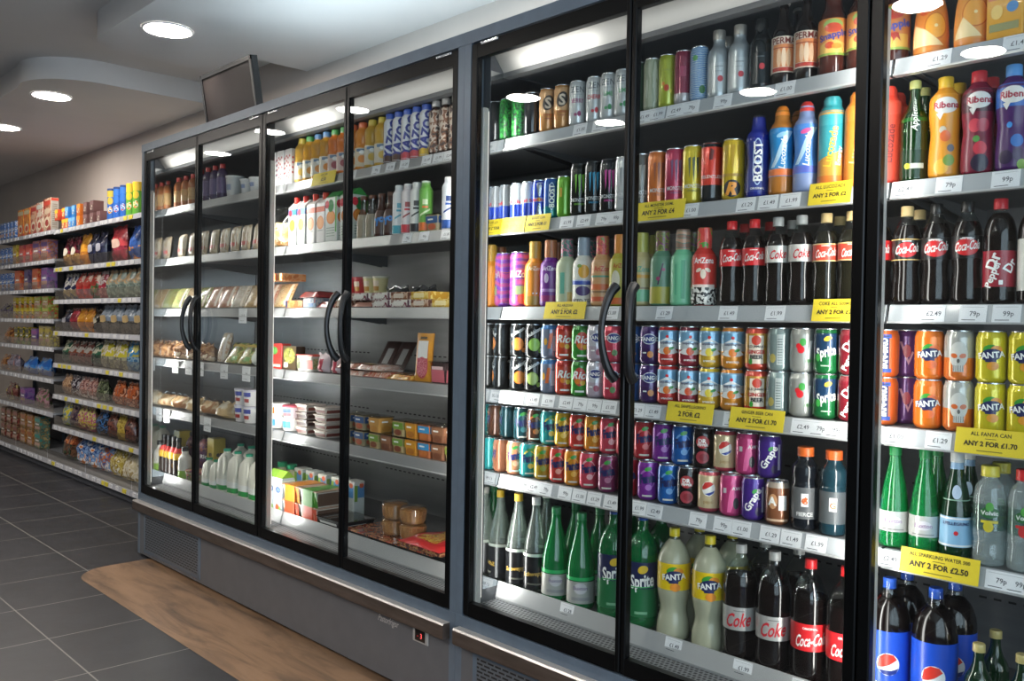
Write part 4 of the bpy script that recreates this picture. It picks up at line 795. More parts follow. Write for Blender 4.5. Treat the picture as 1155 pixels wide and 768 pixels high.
bag('x_dark', 'dark foil pack with silver badge', .17, .07, .10, lambda u, v: PAT(['3a3c40', '5a5c60', '2a2c2e'], 20, 'noise', rough=.2), lambda w, h: [('e', 0, h*.5, w*.3, h*.28, PL('8a8e90')), ('t', 'PRO', -.02, h*.5, .022, W(), {'b': .04})], seed=12)
box('x_redgr', 'red meal box with green picture', .12, .05, .12, 'b02c28', lambda w, h: [('r', 0, h*.22, w, h*.42, PL('d83a30')), ('e', -w*.1, h*.72, w*.28, h*.16, PL('5a9a4a')), ('r', 0, h*.12, w*.8, h*.1, PL('e8c8b8'))], side='8a2420')
box('x_olive', 'dark meal box with salad picture', .12, .05, .11, '4a3a24', lambda w, h: [('e', 0, h*.6, w*.44, h*.34, PAT(['7a8a3a', 'b0a050', '4a5a24', 'c8b87a'], 50, 'noise')), ('r', -w*.25, h*.2, w*.3, h*.22, PL('c8c8bc'))], side='3a2a1c')
rtub('x_redtub', 'red topped tray of cooked chicken', .14, .12, .075, 'd4c8bc', 'd8402f', lambda w, h: [('r', w*.15, h*.45, w*.7, h*.6, PL('de4a34')), ('r', -w*.36, h*.5, w*.2, h*.7, PAT(['8a9a5a', 'c8b88a', '5a6a3a'], 60, 'noise'))], taper=.95)
bag('x_pinkw', 'white and pink meat pouch', .09, .06, .085, lambda u, v: PL('e0c8cc') if abs(u) > .4 or v > .7 else PL('c8485a'), seed=15)
flatpack('x_bacon', 'flat bacon packet with orange label', .17, .14, .024, '8a3a34', lambda: PAT(['b8604c', 'd0a08c', 'c0785c', 'e0c8b8'], 26, 'noise', (3, 1, 1), .15), lambda w, d: [('r', -w*.2, -d*.3, w*.5, d*.3, PL('dc9a34'))])
flatpack('x_bacon2', 'flat pale bacon packet with red fan label', .17, .14, .024, 'c8b0a4', lambda: PAT(['d8b0a0', 'e4ccc0', 'c88a7a'], 26, 'noise', (3, 1, 1), .15), lambda w, d: [('r', 0, -d*.3, w*.4, d*.3, PL('d8a83a'))])
flatpack('x_gold', 'flat amber smoked fish packet', .17, .15, .022, 'b8862c', lambda: PAT(['c08a34', 'd8a850', 'b06a2c'], 24, 'noise', (2, 1, 1), .15), lambda w, d: [('r', 0, 0, w*.4, d*.5, PL('8a5a2c'))])
standpack('x_salami', 'tall amber edged salami pack with white label', .105, .19, .016, 'cf8f30', lambda w, h: [('e', 0, h*.30, w*.33, h*.24, PL('c0505a')), ('r', 0, h*.42, w*.62, h*.5, PL('c4606a')), ('r', 0, h*.66, w*.58, h*.36, PL('e6e4e0')), ('e', 0, h*.30, w*.30, h*.21, PAT(['b8485a', 'd88a92', 'a83a4c'], 120, 'noise')), ('r', 0, h*.90, w*.4, h*.05, PL('6a5a4a'))], 4, seed=2)
standpack('x_saldk', 'dark leaning meat pack with white label', .11, .16, .016, '3a2420', lambda w, h: [('r', w*.1, h*.5, w*.4, h*.5, PL('9a9a98'))], 30, seed=4)
rtub('x_pinktray', 'clear tray of pink sliced meat', .10, .12, .085, lambda: CLEAR('e8d0d0', .2), lambda: CLEAR('f0f0f0', .2), lambda w, h: [('r', 0, h*.35, w*.8, h*.6, PL('b8606a')), ('r', 0, h*.74, w*.7, h*.16, PL('d8b8b8'))])
bag('r_bun', 'clear bag of bread rolls', .17, .12, .085, lambda u, v: PAT(['c08a54', 'd8b080', 'e6cfa8', 'a87040'], 16, 'noise', rough=.15, const=False) if .1 < v < .9 else CLEAR('e8e4dc', .3), seed=21)
bag('r_pastry', 'film bag of brown pastries', .15, .10, .10, lambda u, v: PAT(['9a6a44', 'c09468', '7a4a2c', 'd8c0a0'], 20, 'noise', rough=.12), seed=22)
bag('r_white', 'film bag of pale bread rolls', .16, .12, .085, lambda u, v: PAT(['d8c8a8', 'e8dfc8', 'c8a878'], 14, 'noise', rough=.12, const=False), seed=23)
standpack('r_naan', 'upright speckled flatbread pack', .10, .16, .035, lambda: PAT(['d8cdb8', 'b8987a', 'e8e0d0', 'c8b496'], 34, 'noise', rough=.15), lambda w, h: [('r', w*.32, h*.5, w*.16, h*.9, PL('e8e4dc'))], 14, seed=6)
standpack('r_green', 'yellow and green leaning meal pack', .14, .12, .02, lambda: PAT(['a89a4a', 'c8bc84', '7a9a48', '6a5a34'], 20, 'noise', (1, 1, 2), .2), lambda w, h: [('r', 0, h*.84, w*.9, h*.12, PL('c8a83a')), ('r', w*.2, h*.2, w*.4, h*.2, PL('6aa04a'))], 30, seed=7)
bag('r_wrap', 'white paper wrapped roll', .13, .09, .09, lambda u, v: P('d8dcd4', .35), seed=27)
tub('u_cup', 'white yogurt cup with blue and red print', .036, .043, .085, 'e2e0dc', 'c8c4d0', lambda r, h: [('r', 0, h*.7, .08, .022, PL('3a4aa0')), ('r', 0, h*.34, .06, .018, PL('a83a34'))])
tub('u_or', 'white dip tub with orange label', .046, .052, .060, 'e8e2da', 'ece8e2', lambda r, h: [('r', 0, h*.45, .07, .030, PL('e0702c'))])
tub('u_bl', 'pink and blue dip tub', .046, .052, .060, 'd8c4c8', 'c04a5c', lambda r, h: [('r', 0, h*.6, .08, .020, PL('5a7ac0')), ('r', 0, h*.28, .08, .014, PL('b86a70'))])
tub('u_bl2', 'white dip tub with blue label', .046, .052, .060, 'e4e0dc', 'e8e6e2', lambda r, h: [('r', 0, h*.5, .08, .032, PL('4a90d0'))])
rtub('u_tray', 'foil tray of dessert', .10, .10, .034, 'd8ccc0', lambda: P('d8c4b8', .2), lambda w, h: [('r', 0, h*.5, w*.84, h*.5, PL('8a4a40'))])
rtub('u_trayd', 'dark foil tray of dessert', .10, .10, .034, 'a89a90', lambda: P('5a4038', .2), lambda w, h: [('r', 0, h*.5, w*.84, h*.5, PL('4a2a24'))])
def jar(key, desc, c1, c2, lab): rtub(key, desc, .078, .078, .066, lambda: PL(c1), lambda: CLEAR('e8e6e0', .25), lambda w, h: [('r', 0, h*.70, w*.9, h*.44, PL(lab)), ('e', 0, h*.26, w*.3, h*.2, PL(c2)), ('r', -w*.1, h*.72, w*.4, h*.1, W())], taper=.92)
jar('v_blue', 'deli pot with blue label', '9a8a6a', 'b85a3c', '35588c'); jar('v_clear', 'clear pot of orange houmous', 'cf9a50', 'c88a3c', 'cf9a50'); jar('v_grn', 'deli pot with green label', 'b09a6c', '8a4a34', '7aa03c'); jar('v_or', 'deli pot of orange curry', 'd08a2c', 'b8742c', 'd8982c'); jar('v_cyan', 'deli pot with cyan label', 'b8683c', 'c8743a', '3a96cc'); jar('v_brn', 'clear pot of brown lentils', '8a5a40', '7a4a34', '9a6a4c'); jar('v_mix', 'deli pot with green and orange label', 'd8b48a', 'e07a34', 'a8b050')
# bottom deck of the far cooler
bottle('e_ketch', 'dark sauce bottle with red and yellow neck label', .032, .235, 'beer', [(1, lambda: P('1c1412', .15))], '16161a', [(.10, .45, lambda: P('2a1c18', .3), lambda r, h: [('e', 0, h*.3, .012, .016, PL('8a6a3c'))]), (.46, .62, lambda: PL('e8b83a'), None), (.62, .74, lambda: PL('c8302a'), None)], rc=.014)
jug('e_milkg', 'small milk bottle with green cap and green label', .075, .075, .165, '2a9a72', '2a8a4a'); jug('e_milk', 'large milk bottle with green cap', .10, .10, .235, '2fae86', '2f9a4a')
bottle('e_lid', 'white dressing bottle with dark cap', .038, .19, 'flask', [(1, lambda: P('d8d4cc', .3))], '1a1a1e', [(.06, .3, lambda: PL('8ab04a'), None)], rc=.02)
bottle('e_purp', 'berry smoothie bottle with coloured print', .042, .24, 'pet', [(1, lambda: PAT(['7a4a52', '5a3a62', 'a06a5a', '3a2a48'], 40, 'noise'))], '1c1a1e', [(.35, .6, lambda: PL('6a4a6a'), lambda r, h: [('t', 'Rich', 0, h*.48, .024, W(), {'b': .03})])], rc=.02)
carton('e_yel', 'yellow smoothie carton', .085, .075, .235, 'c9b45c', lambda w, h: [('t', 'en', 0, h*.62, .030, PL('3a3f5a'), {'b': .04}), ('e', 0, h*.3, .024, .03, PL('d8c070'))])
tub('e_rnd', 'round salad pot with printed film', .046, .054, .07, 'a8a090', lambda: PAT(['8a9a5a', 'b85a44', '6a4a6a'], 60, 'noise'), lambda r, h: [('r', 0, h*.5, .07, .03, PAT(['7a8a4a', '5a4a5a', 'c07a5a'], 70, 'noise'))])
bottle('e_greenb', 'grated cheese tub with green lid', .042, .19, 'flask', [(1, lambda: P('c8c0a0', .3))], '2f9a6a', rc=.026)
carton('e_yog', 'pale blue milk carton with navy badge', .07, .07, .20, 'b9c4cc', lambda w, h: [('e', 0, h*.66, w*.32, h*.09, PL('26386e')), ('e', 0, h*.66, w*.24, h*.06, PL('6a86c0')), ('r', 0, h*.88, w, h*.10, PL('e4ecd8')), ('e', -w*.1, h*.16, w*.24, h*.10, PL('c8643a')), ('e', w*.25, h*.14, w*.14, h*.08, PL('7a9a4a'))], gable=True, top='8ab83a')
carton('e_rice', 'small dairy carton with blue and green print', .075, .06, .185, 'cfd4d0', lambda w, h: [('r', 0, h*.74, w*.9, h*.3, PL('5a92c8')), ('e', w*.2, h*.9, w*.2, h*.07, PL('e0663a')), ('r', -w*.3, h*.7, w*.3, h*.4, PL('8ab04a'))], top='d8d8d0')
def meal(key, desc, sl, sm): rtub(key, desc, .15, .15, .075, 'd8cfc4', lambda: P('b89a84', .25), lambda w, h: [('r', w*.2, h*.5, w*.6, h, PL(sl)), ('e', w*.2, h*.5, w*.18, h*.3, PL(sm))], gs=lambda w, h: [('r', 0, h*.5, w*.9, h*.86, PL('6a5040'))], taper=.88, sleeve=sl)
meal('e_mor', 'ready meal tray with orange sleeve', 'dc8a2c', 'c04a24'); meal('e_mgr', 'ready meal tray with green sleeve', '4f9a34', '9ac06a'); meal('e_mred', 'ready meal tray with red sleeve', 'd8502c', 'e8a080')
rtub('e_blk', 'black tray of snacks with white label edge', .22, .17, .05, '17181a', lambda: CLEAR('d8d4cc', .3), lambda w, h: [('r', -w*.1, h*.6, w*.6, h*.24, PL('e4e2de'))], taper=.85)
rtub('e_blk2', 'wide black snack tray under clear lid', .24, .17, .045, '1a1b1d', lambda: CLEAR('d0c0a8', .3), lambda w, h: [('r', -w*.3, h*.6, w*.2, h*.4, PL('b8b4b0'))], taper=.85)
def pie():
    mb = MB(); C = NOISY('pie_crust', 'b9824c', 'dcb07a', 30, .5); n = 40
    for (r0, z0), (r1, z1) in zip([(.044, 0), (.049, .012), (.053, .040), (.053, .052), (.047, .056), (.03, .060)], [(.049, .012), (.053, .040), (.053, .052), (.047, .056), (.03, .060), (.001, .061)]):
        vs = []
        for r, z in ((r0, z0), (r1, z1)):
            for i in range(n): a = 2*PI*i/n; q = r*(1+(.06 if i % 2 else 0)*(z > .005)); vs.append((q*math.cos(a), q*math.sin(a), z))
        mb.add(vs, [[i, (i+1) % n, n+(i+1) % n, n+i] for i in range(n)], C)
    f = MB(); S = CLEAR('f0e8dc', .35)
    f.lathe([(.054, .0005, S), (.056, .03, S), (.056, .060, S), (.051, .066, S)], 28)
    return [('pie_crust', mb, []), ('clear_film', f, [])]
reg('e_pie', 'pork_pie', 'pie', 'film wrapped golden pork pie', pie)
rtub('e_flat', 'flat dark snack platter with printed film', .20, .20, .032, '1c1a1c', lambda: PAT(['4a2f28', '8a4a34', 'b8805a', '3a2420', 'a8503a'], 28, 'noise', rough=.2), taper=.92)
def pizza():
    mb = MB(); R_ = PL('bf2c2c')
    mb.rbox(-.125, .125, -.11, .11, 0, .02, PAT(['8a4a34', 'c08a5a', '6a3426'], 30, 'noise', rough=.2), .006)
    o = len(mb.v); n = 12
    for j in range(n+1):
        for i in range(n+1):
            u, v = -1+2*i/n, -1+2*j/n
            e = (max(0, 1-abs(u)**3)*max(0, 1-abs(v)**3))**.5
            mb.v.append((u*.135, v*.12, .021+.022*e*(1+.25*math.sin(5*u+4*v))))
    for j in range(n):
        for i in range(n):
            u, v = -1+2*(i+.5)/n, -1+2*(j+.5)/n
            m = R_ if (abs(u) > .55 or abs(v) > .62) else PAT(['d8a03a', 'c8702c', 'e0c050', 'a84a2c'], 30, 'noise', rough=.2)
            mb.f.append([o+j*(n+1)+i, o+j*(n+1)+i+1, o+(j+1)*(n+1)+i+1, o+(j+1)*(n+1)+i]); mb.m.append(mb.mi(m))
    return [('packet_body', mb, [])]
reg('e_pizza', 'food_packet', 'packet', 'red filmed packet of hot dogs', pizza)
box('e_bluep', 'blue and white low cheese pack', .10, .14, .035, '3f74b8', lambda w, h: [('r', 0, h*.5, w*.8, h*.4, PL('e4e6ea'))], name='food_packet', cat='packet')
# ======================= shelving by the wall
def tubet(key, desc, base, band, cap):
    def fn():
        mb = MB(); r, h = .038, .265
        mb.lathe([(r, 0, P('b8b8b4', .3, .6)), (r, .006, P('b8b8b4', .3, .6)), (r, h*.74, PL(base)), (r, h*.90, PL(band)), (r, h-.016, PL(band))], 20)
        mb.gfx([('e', 0, h*.62, .026, .03, PL(band)), ('e', 0, h*.34, .022, .03, PAT([base, 'e8e4dc', band, 'c8502c'], 60, 'noise'))], cyl_map([(r, 0), (r, h)]))
        l = MB(); l.lathe([(r*1.04, h-.017, PL(cap)), (r*1.04, h-.001, PL(cap)), (r, h, PL(cap))], 20)
        return [('tube_body', mb, []), ('tube_lid', l, [])]
    reg(key, 'crisp_tube', 'tube', desc, fn)
tubet('q_blue', 'tall blue crisp tube', '2460b8', '2f70c8', '1f3f7c'); tubet('q_bluey', 'tall blue and yellow patterned crisp tube', '2c62b0', 'c8b03a', '1f3f7c'); tubet('q_green', 'tall green crisp tube with yellow top', '5aa02f', 'd9b92c', 'd8b42c')
def short(key, desc, a, b): box(key, desc, .085, .085, .10, a, lambda w, h: [('r', 0, h*.8, w, h*.3, PL(b)), ('e', 0, h*.42, w*.36, h*.22, PAT([a, 'e8e0d0', b, '5a3a30'], 50, 'noise'))], name='snack_carton', cat='carton')
short('q_yr', 'red and yellow snack carton', 'c84a30', 'd9b83a'); short('q_bl', 'sky blue snack carton', '3a86cc', '7ab4e0'); short('q_or', 'orange snack carton', 'd9752c', 'e8a04a'); short('q_br', 'brown chocolate snack carton', '6a4a48', '8a6a6a')
def crisp(key, desc, w, h, cols, top=None, split=.45, low=None, seed=1, badge=None, d=.10):  # duller colours below split paint in the haze of the clear riser
    if h < .23: w, h = w*1.28, min(h*1.2, .228)
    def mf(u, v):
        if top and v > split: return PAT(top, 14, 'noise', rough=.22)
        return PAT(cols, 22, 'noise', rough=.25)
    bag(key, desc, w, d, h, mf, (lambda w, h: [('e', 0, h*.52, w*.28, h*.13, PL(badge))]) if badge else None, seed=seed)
crisp('h_wine', 'large maroon crisp bag with haze-browned base', .18, .27, ['7a5a3a', '9a7a4c', '5a3a2a'], ['5a1f2c', '7a2f3c', '3a1a20'], .45, seed=1, badge='c8c0b0')
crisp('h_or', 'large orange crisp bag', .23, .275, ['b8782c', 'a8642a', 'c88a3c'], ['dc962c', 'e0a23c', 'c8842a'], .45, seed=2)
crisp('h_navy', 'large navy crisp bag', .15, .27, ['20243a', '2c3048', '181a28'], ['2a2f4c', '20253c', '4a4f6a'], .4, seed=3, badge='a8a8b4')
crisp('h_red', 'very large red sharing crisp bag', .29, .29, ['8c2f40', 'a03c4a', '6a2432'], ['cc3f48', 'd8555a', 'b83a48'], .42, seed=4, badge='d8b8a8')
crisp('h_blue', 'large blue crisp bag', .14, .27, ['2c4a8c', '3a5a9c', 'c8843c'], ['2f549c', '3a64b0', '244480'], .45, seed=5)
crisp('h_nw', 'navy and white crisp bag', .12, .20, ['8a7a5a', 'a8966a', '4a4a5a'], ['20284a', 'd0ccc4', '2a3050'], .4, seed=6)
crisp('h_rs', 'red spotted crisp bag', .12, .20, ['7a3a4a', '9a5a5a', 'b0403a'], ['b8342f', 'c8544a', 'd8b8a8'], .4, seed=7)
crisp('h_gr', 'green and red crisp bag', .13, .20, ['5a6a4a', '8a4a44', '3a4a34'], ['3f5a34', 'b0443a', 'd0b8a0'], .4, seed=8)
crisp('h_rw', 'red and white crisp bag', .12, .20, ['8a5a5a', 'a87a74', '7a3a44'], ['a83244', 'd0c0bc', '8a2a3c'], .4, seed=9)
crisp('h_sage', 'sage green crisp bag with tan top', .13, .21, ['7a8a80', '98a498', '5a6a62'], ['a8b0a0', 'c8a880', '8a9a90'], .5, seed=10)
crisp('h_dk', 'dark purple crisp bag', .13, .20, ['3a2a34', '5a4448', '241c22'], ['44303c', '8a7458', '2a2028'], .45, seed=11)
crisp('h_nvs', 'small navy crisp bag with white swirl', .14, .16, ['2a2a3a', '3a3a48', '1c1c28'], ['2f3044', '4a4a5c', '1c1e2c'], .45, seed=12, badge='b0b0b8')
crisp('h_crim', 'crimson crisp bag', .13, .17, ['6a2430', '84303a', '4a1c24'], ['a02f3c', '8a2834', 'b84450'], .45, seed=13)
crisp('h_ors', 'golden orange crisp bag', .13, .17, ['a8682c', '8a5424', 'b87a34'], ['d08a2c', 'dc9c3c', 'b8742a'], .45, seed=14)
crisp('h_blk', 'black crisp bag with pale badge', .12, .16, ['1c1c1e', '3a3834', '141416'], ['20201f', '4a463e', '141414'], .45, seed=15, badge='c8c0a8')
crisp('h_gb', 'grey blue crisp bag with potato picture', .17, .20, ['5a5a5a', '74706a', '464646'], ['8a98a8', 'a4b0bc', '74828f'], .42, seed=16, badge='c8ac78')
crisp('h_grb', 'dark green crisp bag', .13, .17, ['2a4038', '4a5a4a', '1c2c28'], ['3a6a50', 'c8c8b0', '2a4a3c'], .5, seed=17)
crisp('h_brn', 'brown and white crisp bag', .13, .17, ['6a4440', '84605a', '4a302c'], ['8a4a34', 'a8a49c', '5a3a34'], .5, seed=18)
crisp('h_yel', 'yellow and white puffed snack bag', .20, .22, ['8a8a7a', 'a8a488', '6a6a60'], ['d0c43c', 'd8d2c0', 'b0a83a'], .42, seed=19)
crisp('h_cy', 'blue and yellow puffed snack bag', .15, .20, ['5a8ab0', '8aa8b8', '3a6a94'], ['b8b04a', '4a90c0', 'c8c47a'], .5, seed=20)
crisp('h_tan', 'tan peanut bag', .15, .15, ['a07a5c', 'c09c78', '7a5640'], None, seed=21)
crisp('h_nut', 'dark nut bag with white foil flash', .15, .15, ['4a3c44', '2c262e', 'b8b4b8', '6a4c40'], None, seed=22)
crisp('h_pnk', 'dusty pink nut bag', .14, .15, ['9a6a60', 'c09a90', '7a4c48', 'd8ccc8'], None, seed=23)
crisp('h_olv', 'dark olive nut bag', .16, .15, ['3c4630', '5a6448', '28301f', '8a9470'], None, seed=24)
crisp('h_rust', 'rusty orange snack bag', .16, .16, ['a8502c', 'c06a3c', '7a3a24', 'd8a080'], None, seed=25)
crisp('h_yb', 'yellow and blue sweet bag', .15, .17, ['c8b83c', 'd8cc6a', '6a8ab0', '8a9a3c'], None, seed=26)
crisp('h_plum', 'plum sweet bag', .14, .16, ['4a3848', '302632', '6a5058', '8a7a60'], None, seed=27)
crisp('h_yp', 'yellow and pink sweet bag', .13, .17, ['b8a83c', 'b0507a', 'd0c878', '8a4a60'], None, seed=28)
crisp('h_blur', 'navy and pale blue sweet bag', .15, .17, ['28384a', '4a78b0', '1c2430', '6a5a5a'], None, seed=29)
crisp('h_choc', 'brown sweet bag', .12, .17, ['5a3a34', '7a4c40', '3c2824'], None, seed=30)
crisp('h_gld', 'mustard sweet bag', .12, .17, ['a8903c', 'c0a850', '8a7430'], None, seed=31)
crisp('h_multi', 'blue multipack crisp bag', .20, .20, ['4a70b0', '8aa8d0', '2c4a84', 'd0d4d8', 'c8783c'], None, seed=32, d=.14)
crisp('h_mulo', 'blue and orange multipack crisp bag', .18, .20, ['3a5a94', 'b86a34', '7a94bc', 'd8d0c8'], None, seed=33, d=.14)
crisp('h_muly', 'yellow multipack crisp bag', .20, .20, ['c0a84c', 'd8c884', '9a8234', 'e0dcc8'], None, seed=34, d=.14)
crisp('h_pale', 'pale cream multipack crisp bag', .20, .17, ['c8bc98', 'd8d0b8', 'a89468'], None, seed=35, d=.14)
crisp('h_ham', 'large dark hamper bag with orange top', .32, .262, ['4a3428', '6a4a34', '2f2820', '3a4a34'], ['b0582c', 'd0804c', '8a4428', '5a3a2c'], .55, seed=36, d=.16)
def cer(key, desc, w, h, cols, top, side=None, badge='e8dcc0'):
    box(key, desc, w, .07, h, lambda: PAT(cols, 14, 'noise', rough=.35), lambda w, h: [('r', 0, h*.86, w*.9, h*.14, PL(top)), ('e', 0, h*.30, w*.34, h*.16, PL(badge)), ('e', 0, h*.28, w*.24, h*.10, PL(cols[-1])), ('r', 0, h*.62, w*.7, h*.14, PL(cols[1]))], name='cereal_box', cat='box', side=side, gs=(lambda d, h: [('r', 0, h*.95, d*.9, h*.08, PL(top))]+[('r', 0, h*(.15+.06*i), d*.6, .006, PL('8a7a6a')) for i in range(12)]) if side else None)
cer('n_or', 'orange cereal box', .19, .28, ['d8602c', 'e08a3c', 'e0a850', 'c04a24'], 'd8c8a0'); cer('n_red', 'red and cream cereal box', .19, .29, ['c8604a', 'd8b090', 'd89a7a', 'a83a34'], 'c84038'); cer('n_wht', 'pale cereal box with red edges', .19, .30, ['d8b8a0', 'e0d0bc', 'c88a74', 'b84a3c'], 'd8dcd0'); cer('n_end', 'tall red edged cereal box showing its grey side', .22, .32, ['c8a080', 'd8c0a4', 'b06a50', '9a3a30'], 'c84a38', side='a8a49a')
def slimbox(key, desc, cols, top, h=.185, w=.085): box(key, desc, w, .09, h, lambda: PAT(cols, 26, 'noise', rough=.35), lambda w, h: [('r', 0, h*.78, w*.9, h*.2, PL(top)), ('r', 0, h*.30, w*.9, h*.16, PL('c8a090')), ('r', 0, h*.52, w*.6, h*.08, W())], name='biscuit_box', cat='box')
slimbox('n_blue', 'slim blue and white biscuit box', ['3a6ab0', 'c8ccd8', '5a84c0', '2c5a9c'], '3a72c0'); slimbox('n_grn', 'slim green and yellow biscuit box', ['8aa04a', 'c8c07a', '6a8a3c'], '9ab05a'); slimbox('n_yel', 'yellow sweet box', ['c8a83c', 'd8c45c', '7a7434', 'c8843c'], 'd8c03c', .20, .12); slimbox('n_pr', 'red and pink sweet box', ['c04a44', 'd8705c', 'c85a6a'], 'd8503c', .185, .15)
slimbox('n_vio', 'violet and orange biscuit box', ['7a5a84', 'c8743c', '9a84a8', 'd89a5a'], '6a4a8c', .20, .20); slimbox('n_orr', 'orange and red biscuit box', ['d06a3c', 'c84a34', 'd8945c'], 'd8602c', .20, .18); slimbox('n_pur', 'deep purple biscuit box', ['54486a', '7a6a8a', '4a3a60'], '5a4a84', .20, .13); slimbox('n_pm', 'purple and magenta biscuit box', ['6a5a94', 'a06ab0', '8a84a8'], 'a058b0', .20, .18)
slimbox('n_yb', 'yellow tea box with black picture', ['b8a02c', 'd0bc3c', '4a4424', 'c87a2c'], 'c8b42c', .105, .10); slimbox('n_gr', 'green and red snack bar box', ['7a9a3c', 'b84a34', '9ab050', 'c8b880'], 'a0b04a', .105, .19)
slimbox('n_blk', 'black and yellow cereal bar box', ['5a5a2c', 'c8b03c', '2c2a22', '8aa04a'], '3a3a2c', .17, .12); slimbox('n_fr', 'yellow framed biscuit box', ['b8a84a', '8a7a6a', 'd0c47a'], 'c8b43c', .19, .13); slimbox('n_mag', 'purple cereal bar box', ['5a4484', '8a5a9a', '7a6a94'], 'a04a9a', .16, .17)
bag('n_low', 'low dark purple sweet bag', .24, .12, .15, lambda u, v: PAT(['4a4454', '6a6274', '34303c', '8a8460'], 18, 'noise', rough=.2), seed=41); bag('n_brl', 'low orange brown snack bag', .26, .12, .16, lambda u, v: PAT(['9a6034', 'b8844c', '6a4430'], 18, 'noise', rough=.2), seed=42); bag('n_bluel', 'bright blue sweet bag', .30, .14, .17, lambda u, v: PAT(['2f68b8', '4a8ad0', '8a9ab0', '24509a'], 12, 'noise', rough=.2), seed=43); bag('n_lil', 'pale lilac sweet bag', .32, .12, .17, lambda u, v: PAT(['8a8494', 'a8a0b0', '6a6474', 'b88a84'], 18, 'noise', rough=.2), seed=44); bag('n_rb', 'red brown chocolate bag', .30, .12, .18, lambda u, v: PAT(['6a3c38', '8a5a50', '4a2c2c', 'a89a60'], 18, 'noise', rough=.2), seed=45); bag('n_gp', 'green and pink sweet bag', .32, .12, .18, lambda u, v: PAT(['7a845c', 'b08a90', '9a6a74', '5a6448'], 16, 'noise', rough=.2), seed=46)
slimbox('n_mul', 'brown patterned pet food box', ['6a4a38', '9a7a54', '4a3428', '8a3c34', 'b8a884'], '9a5a4a', .155, .15); slimbox('n_mulo', 'orange patterned pet food box', ['9a6434', 'c08a4c', '6a4428', 'b8a070'], 'b06a3c', .155, .17); slimbox('n_tea', 'teal and tan pet food box', ['3a8a84', '8a7448', '2c6a68', 'b09a64'], '3a9a90', .155, .17)
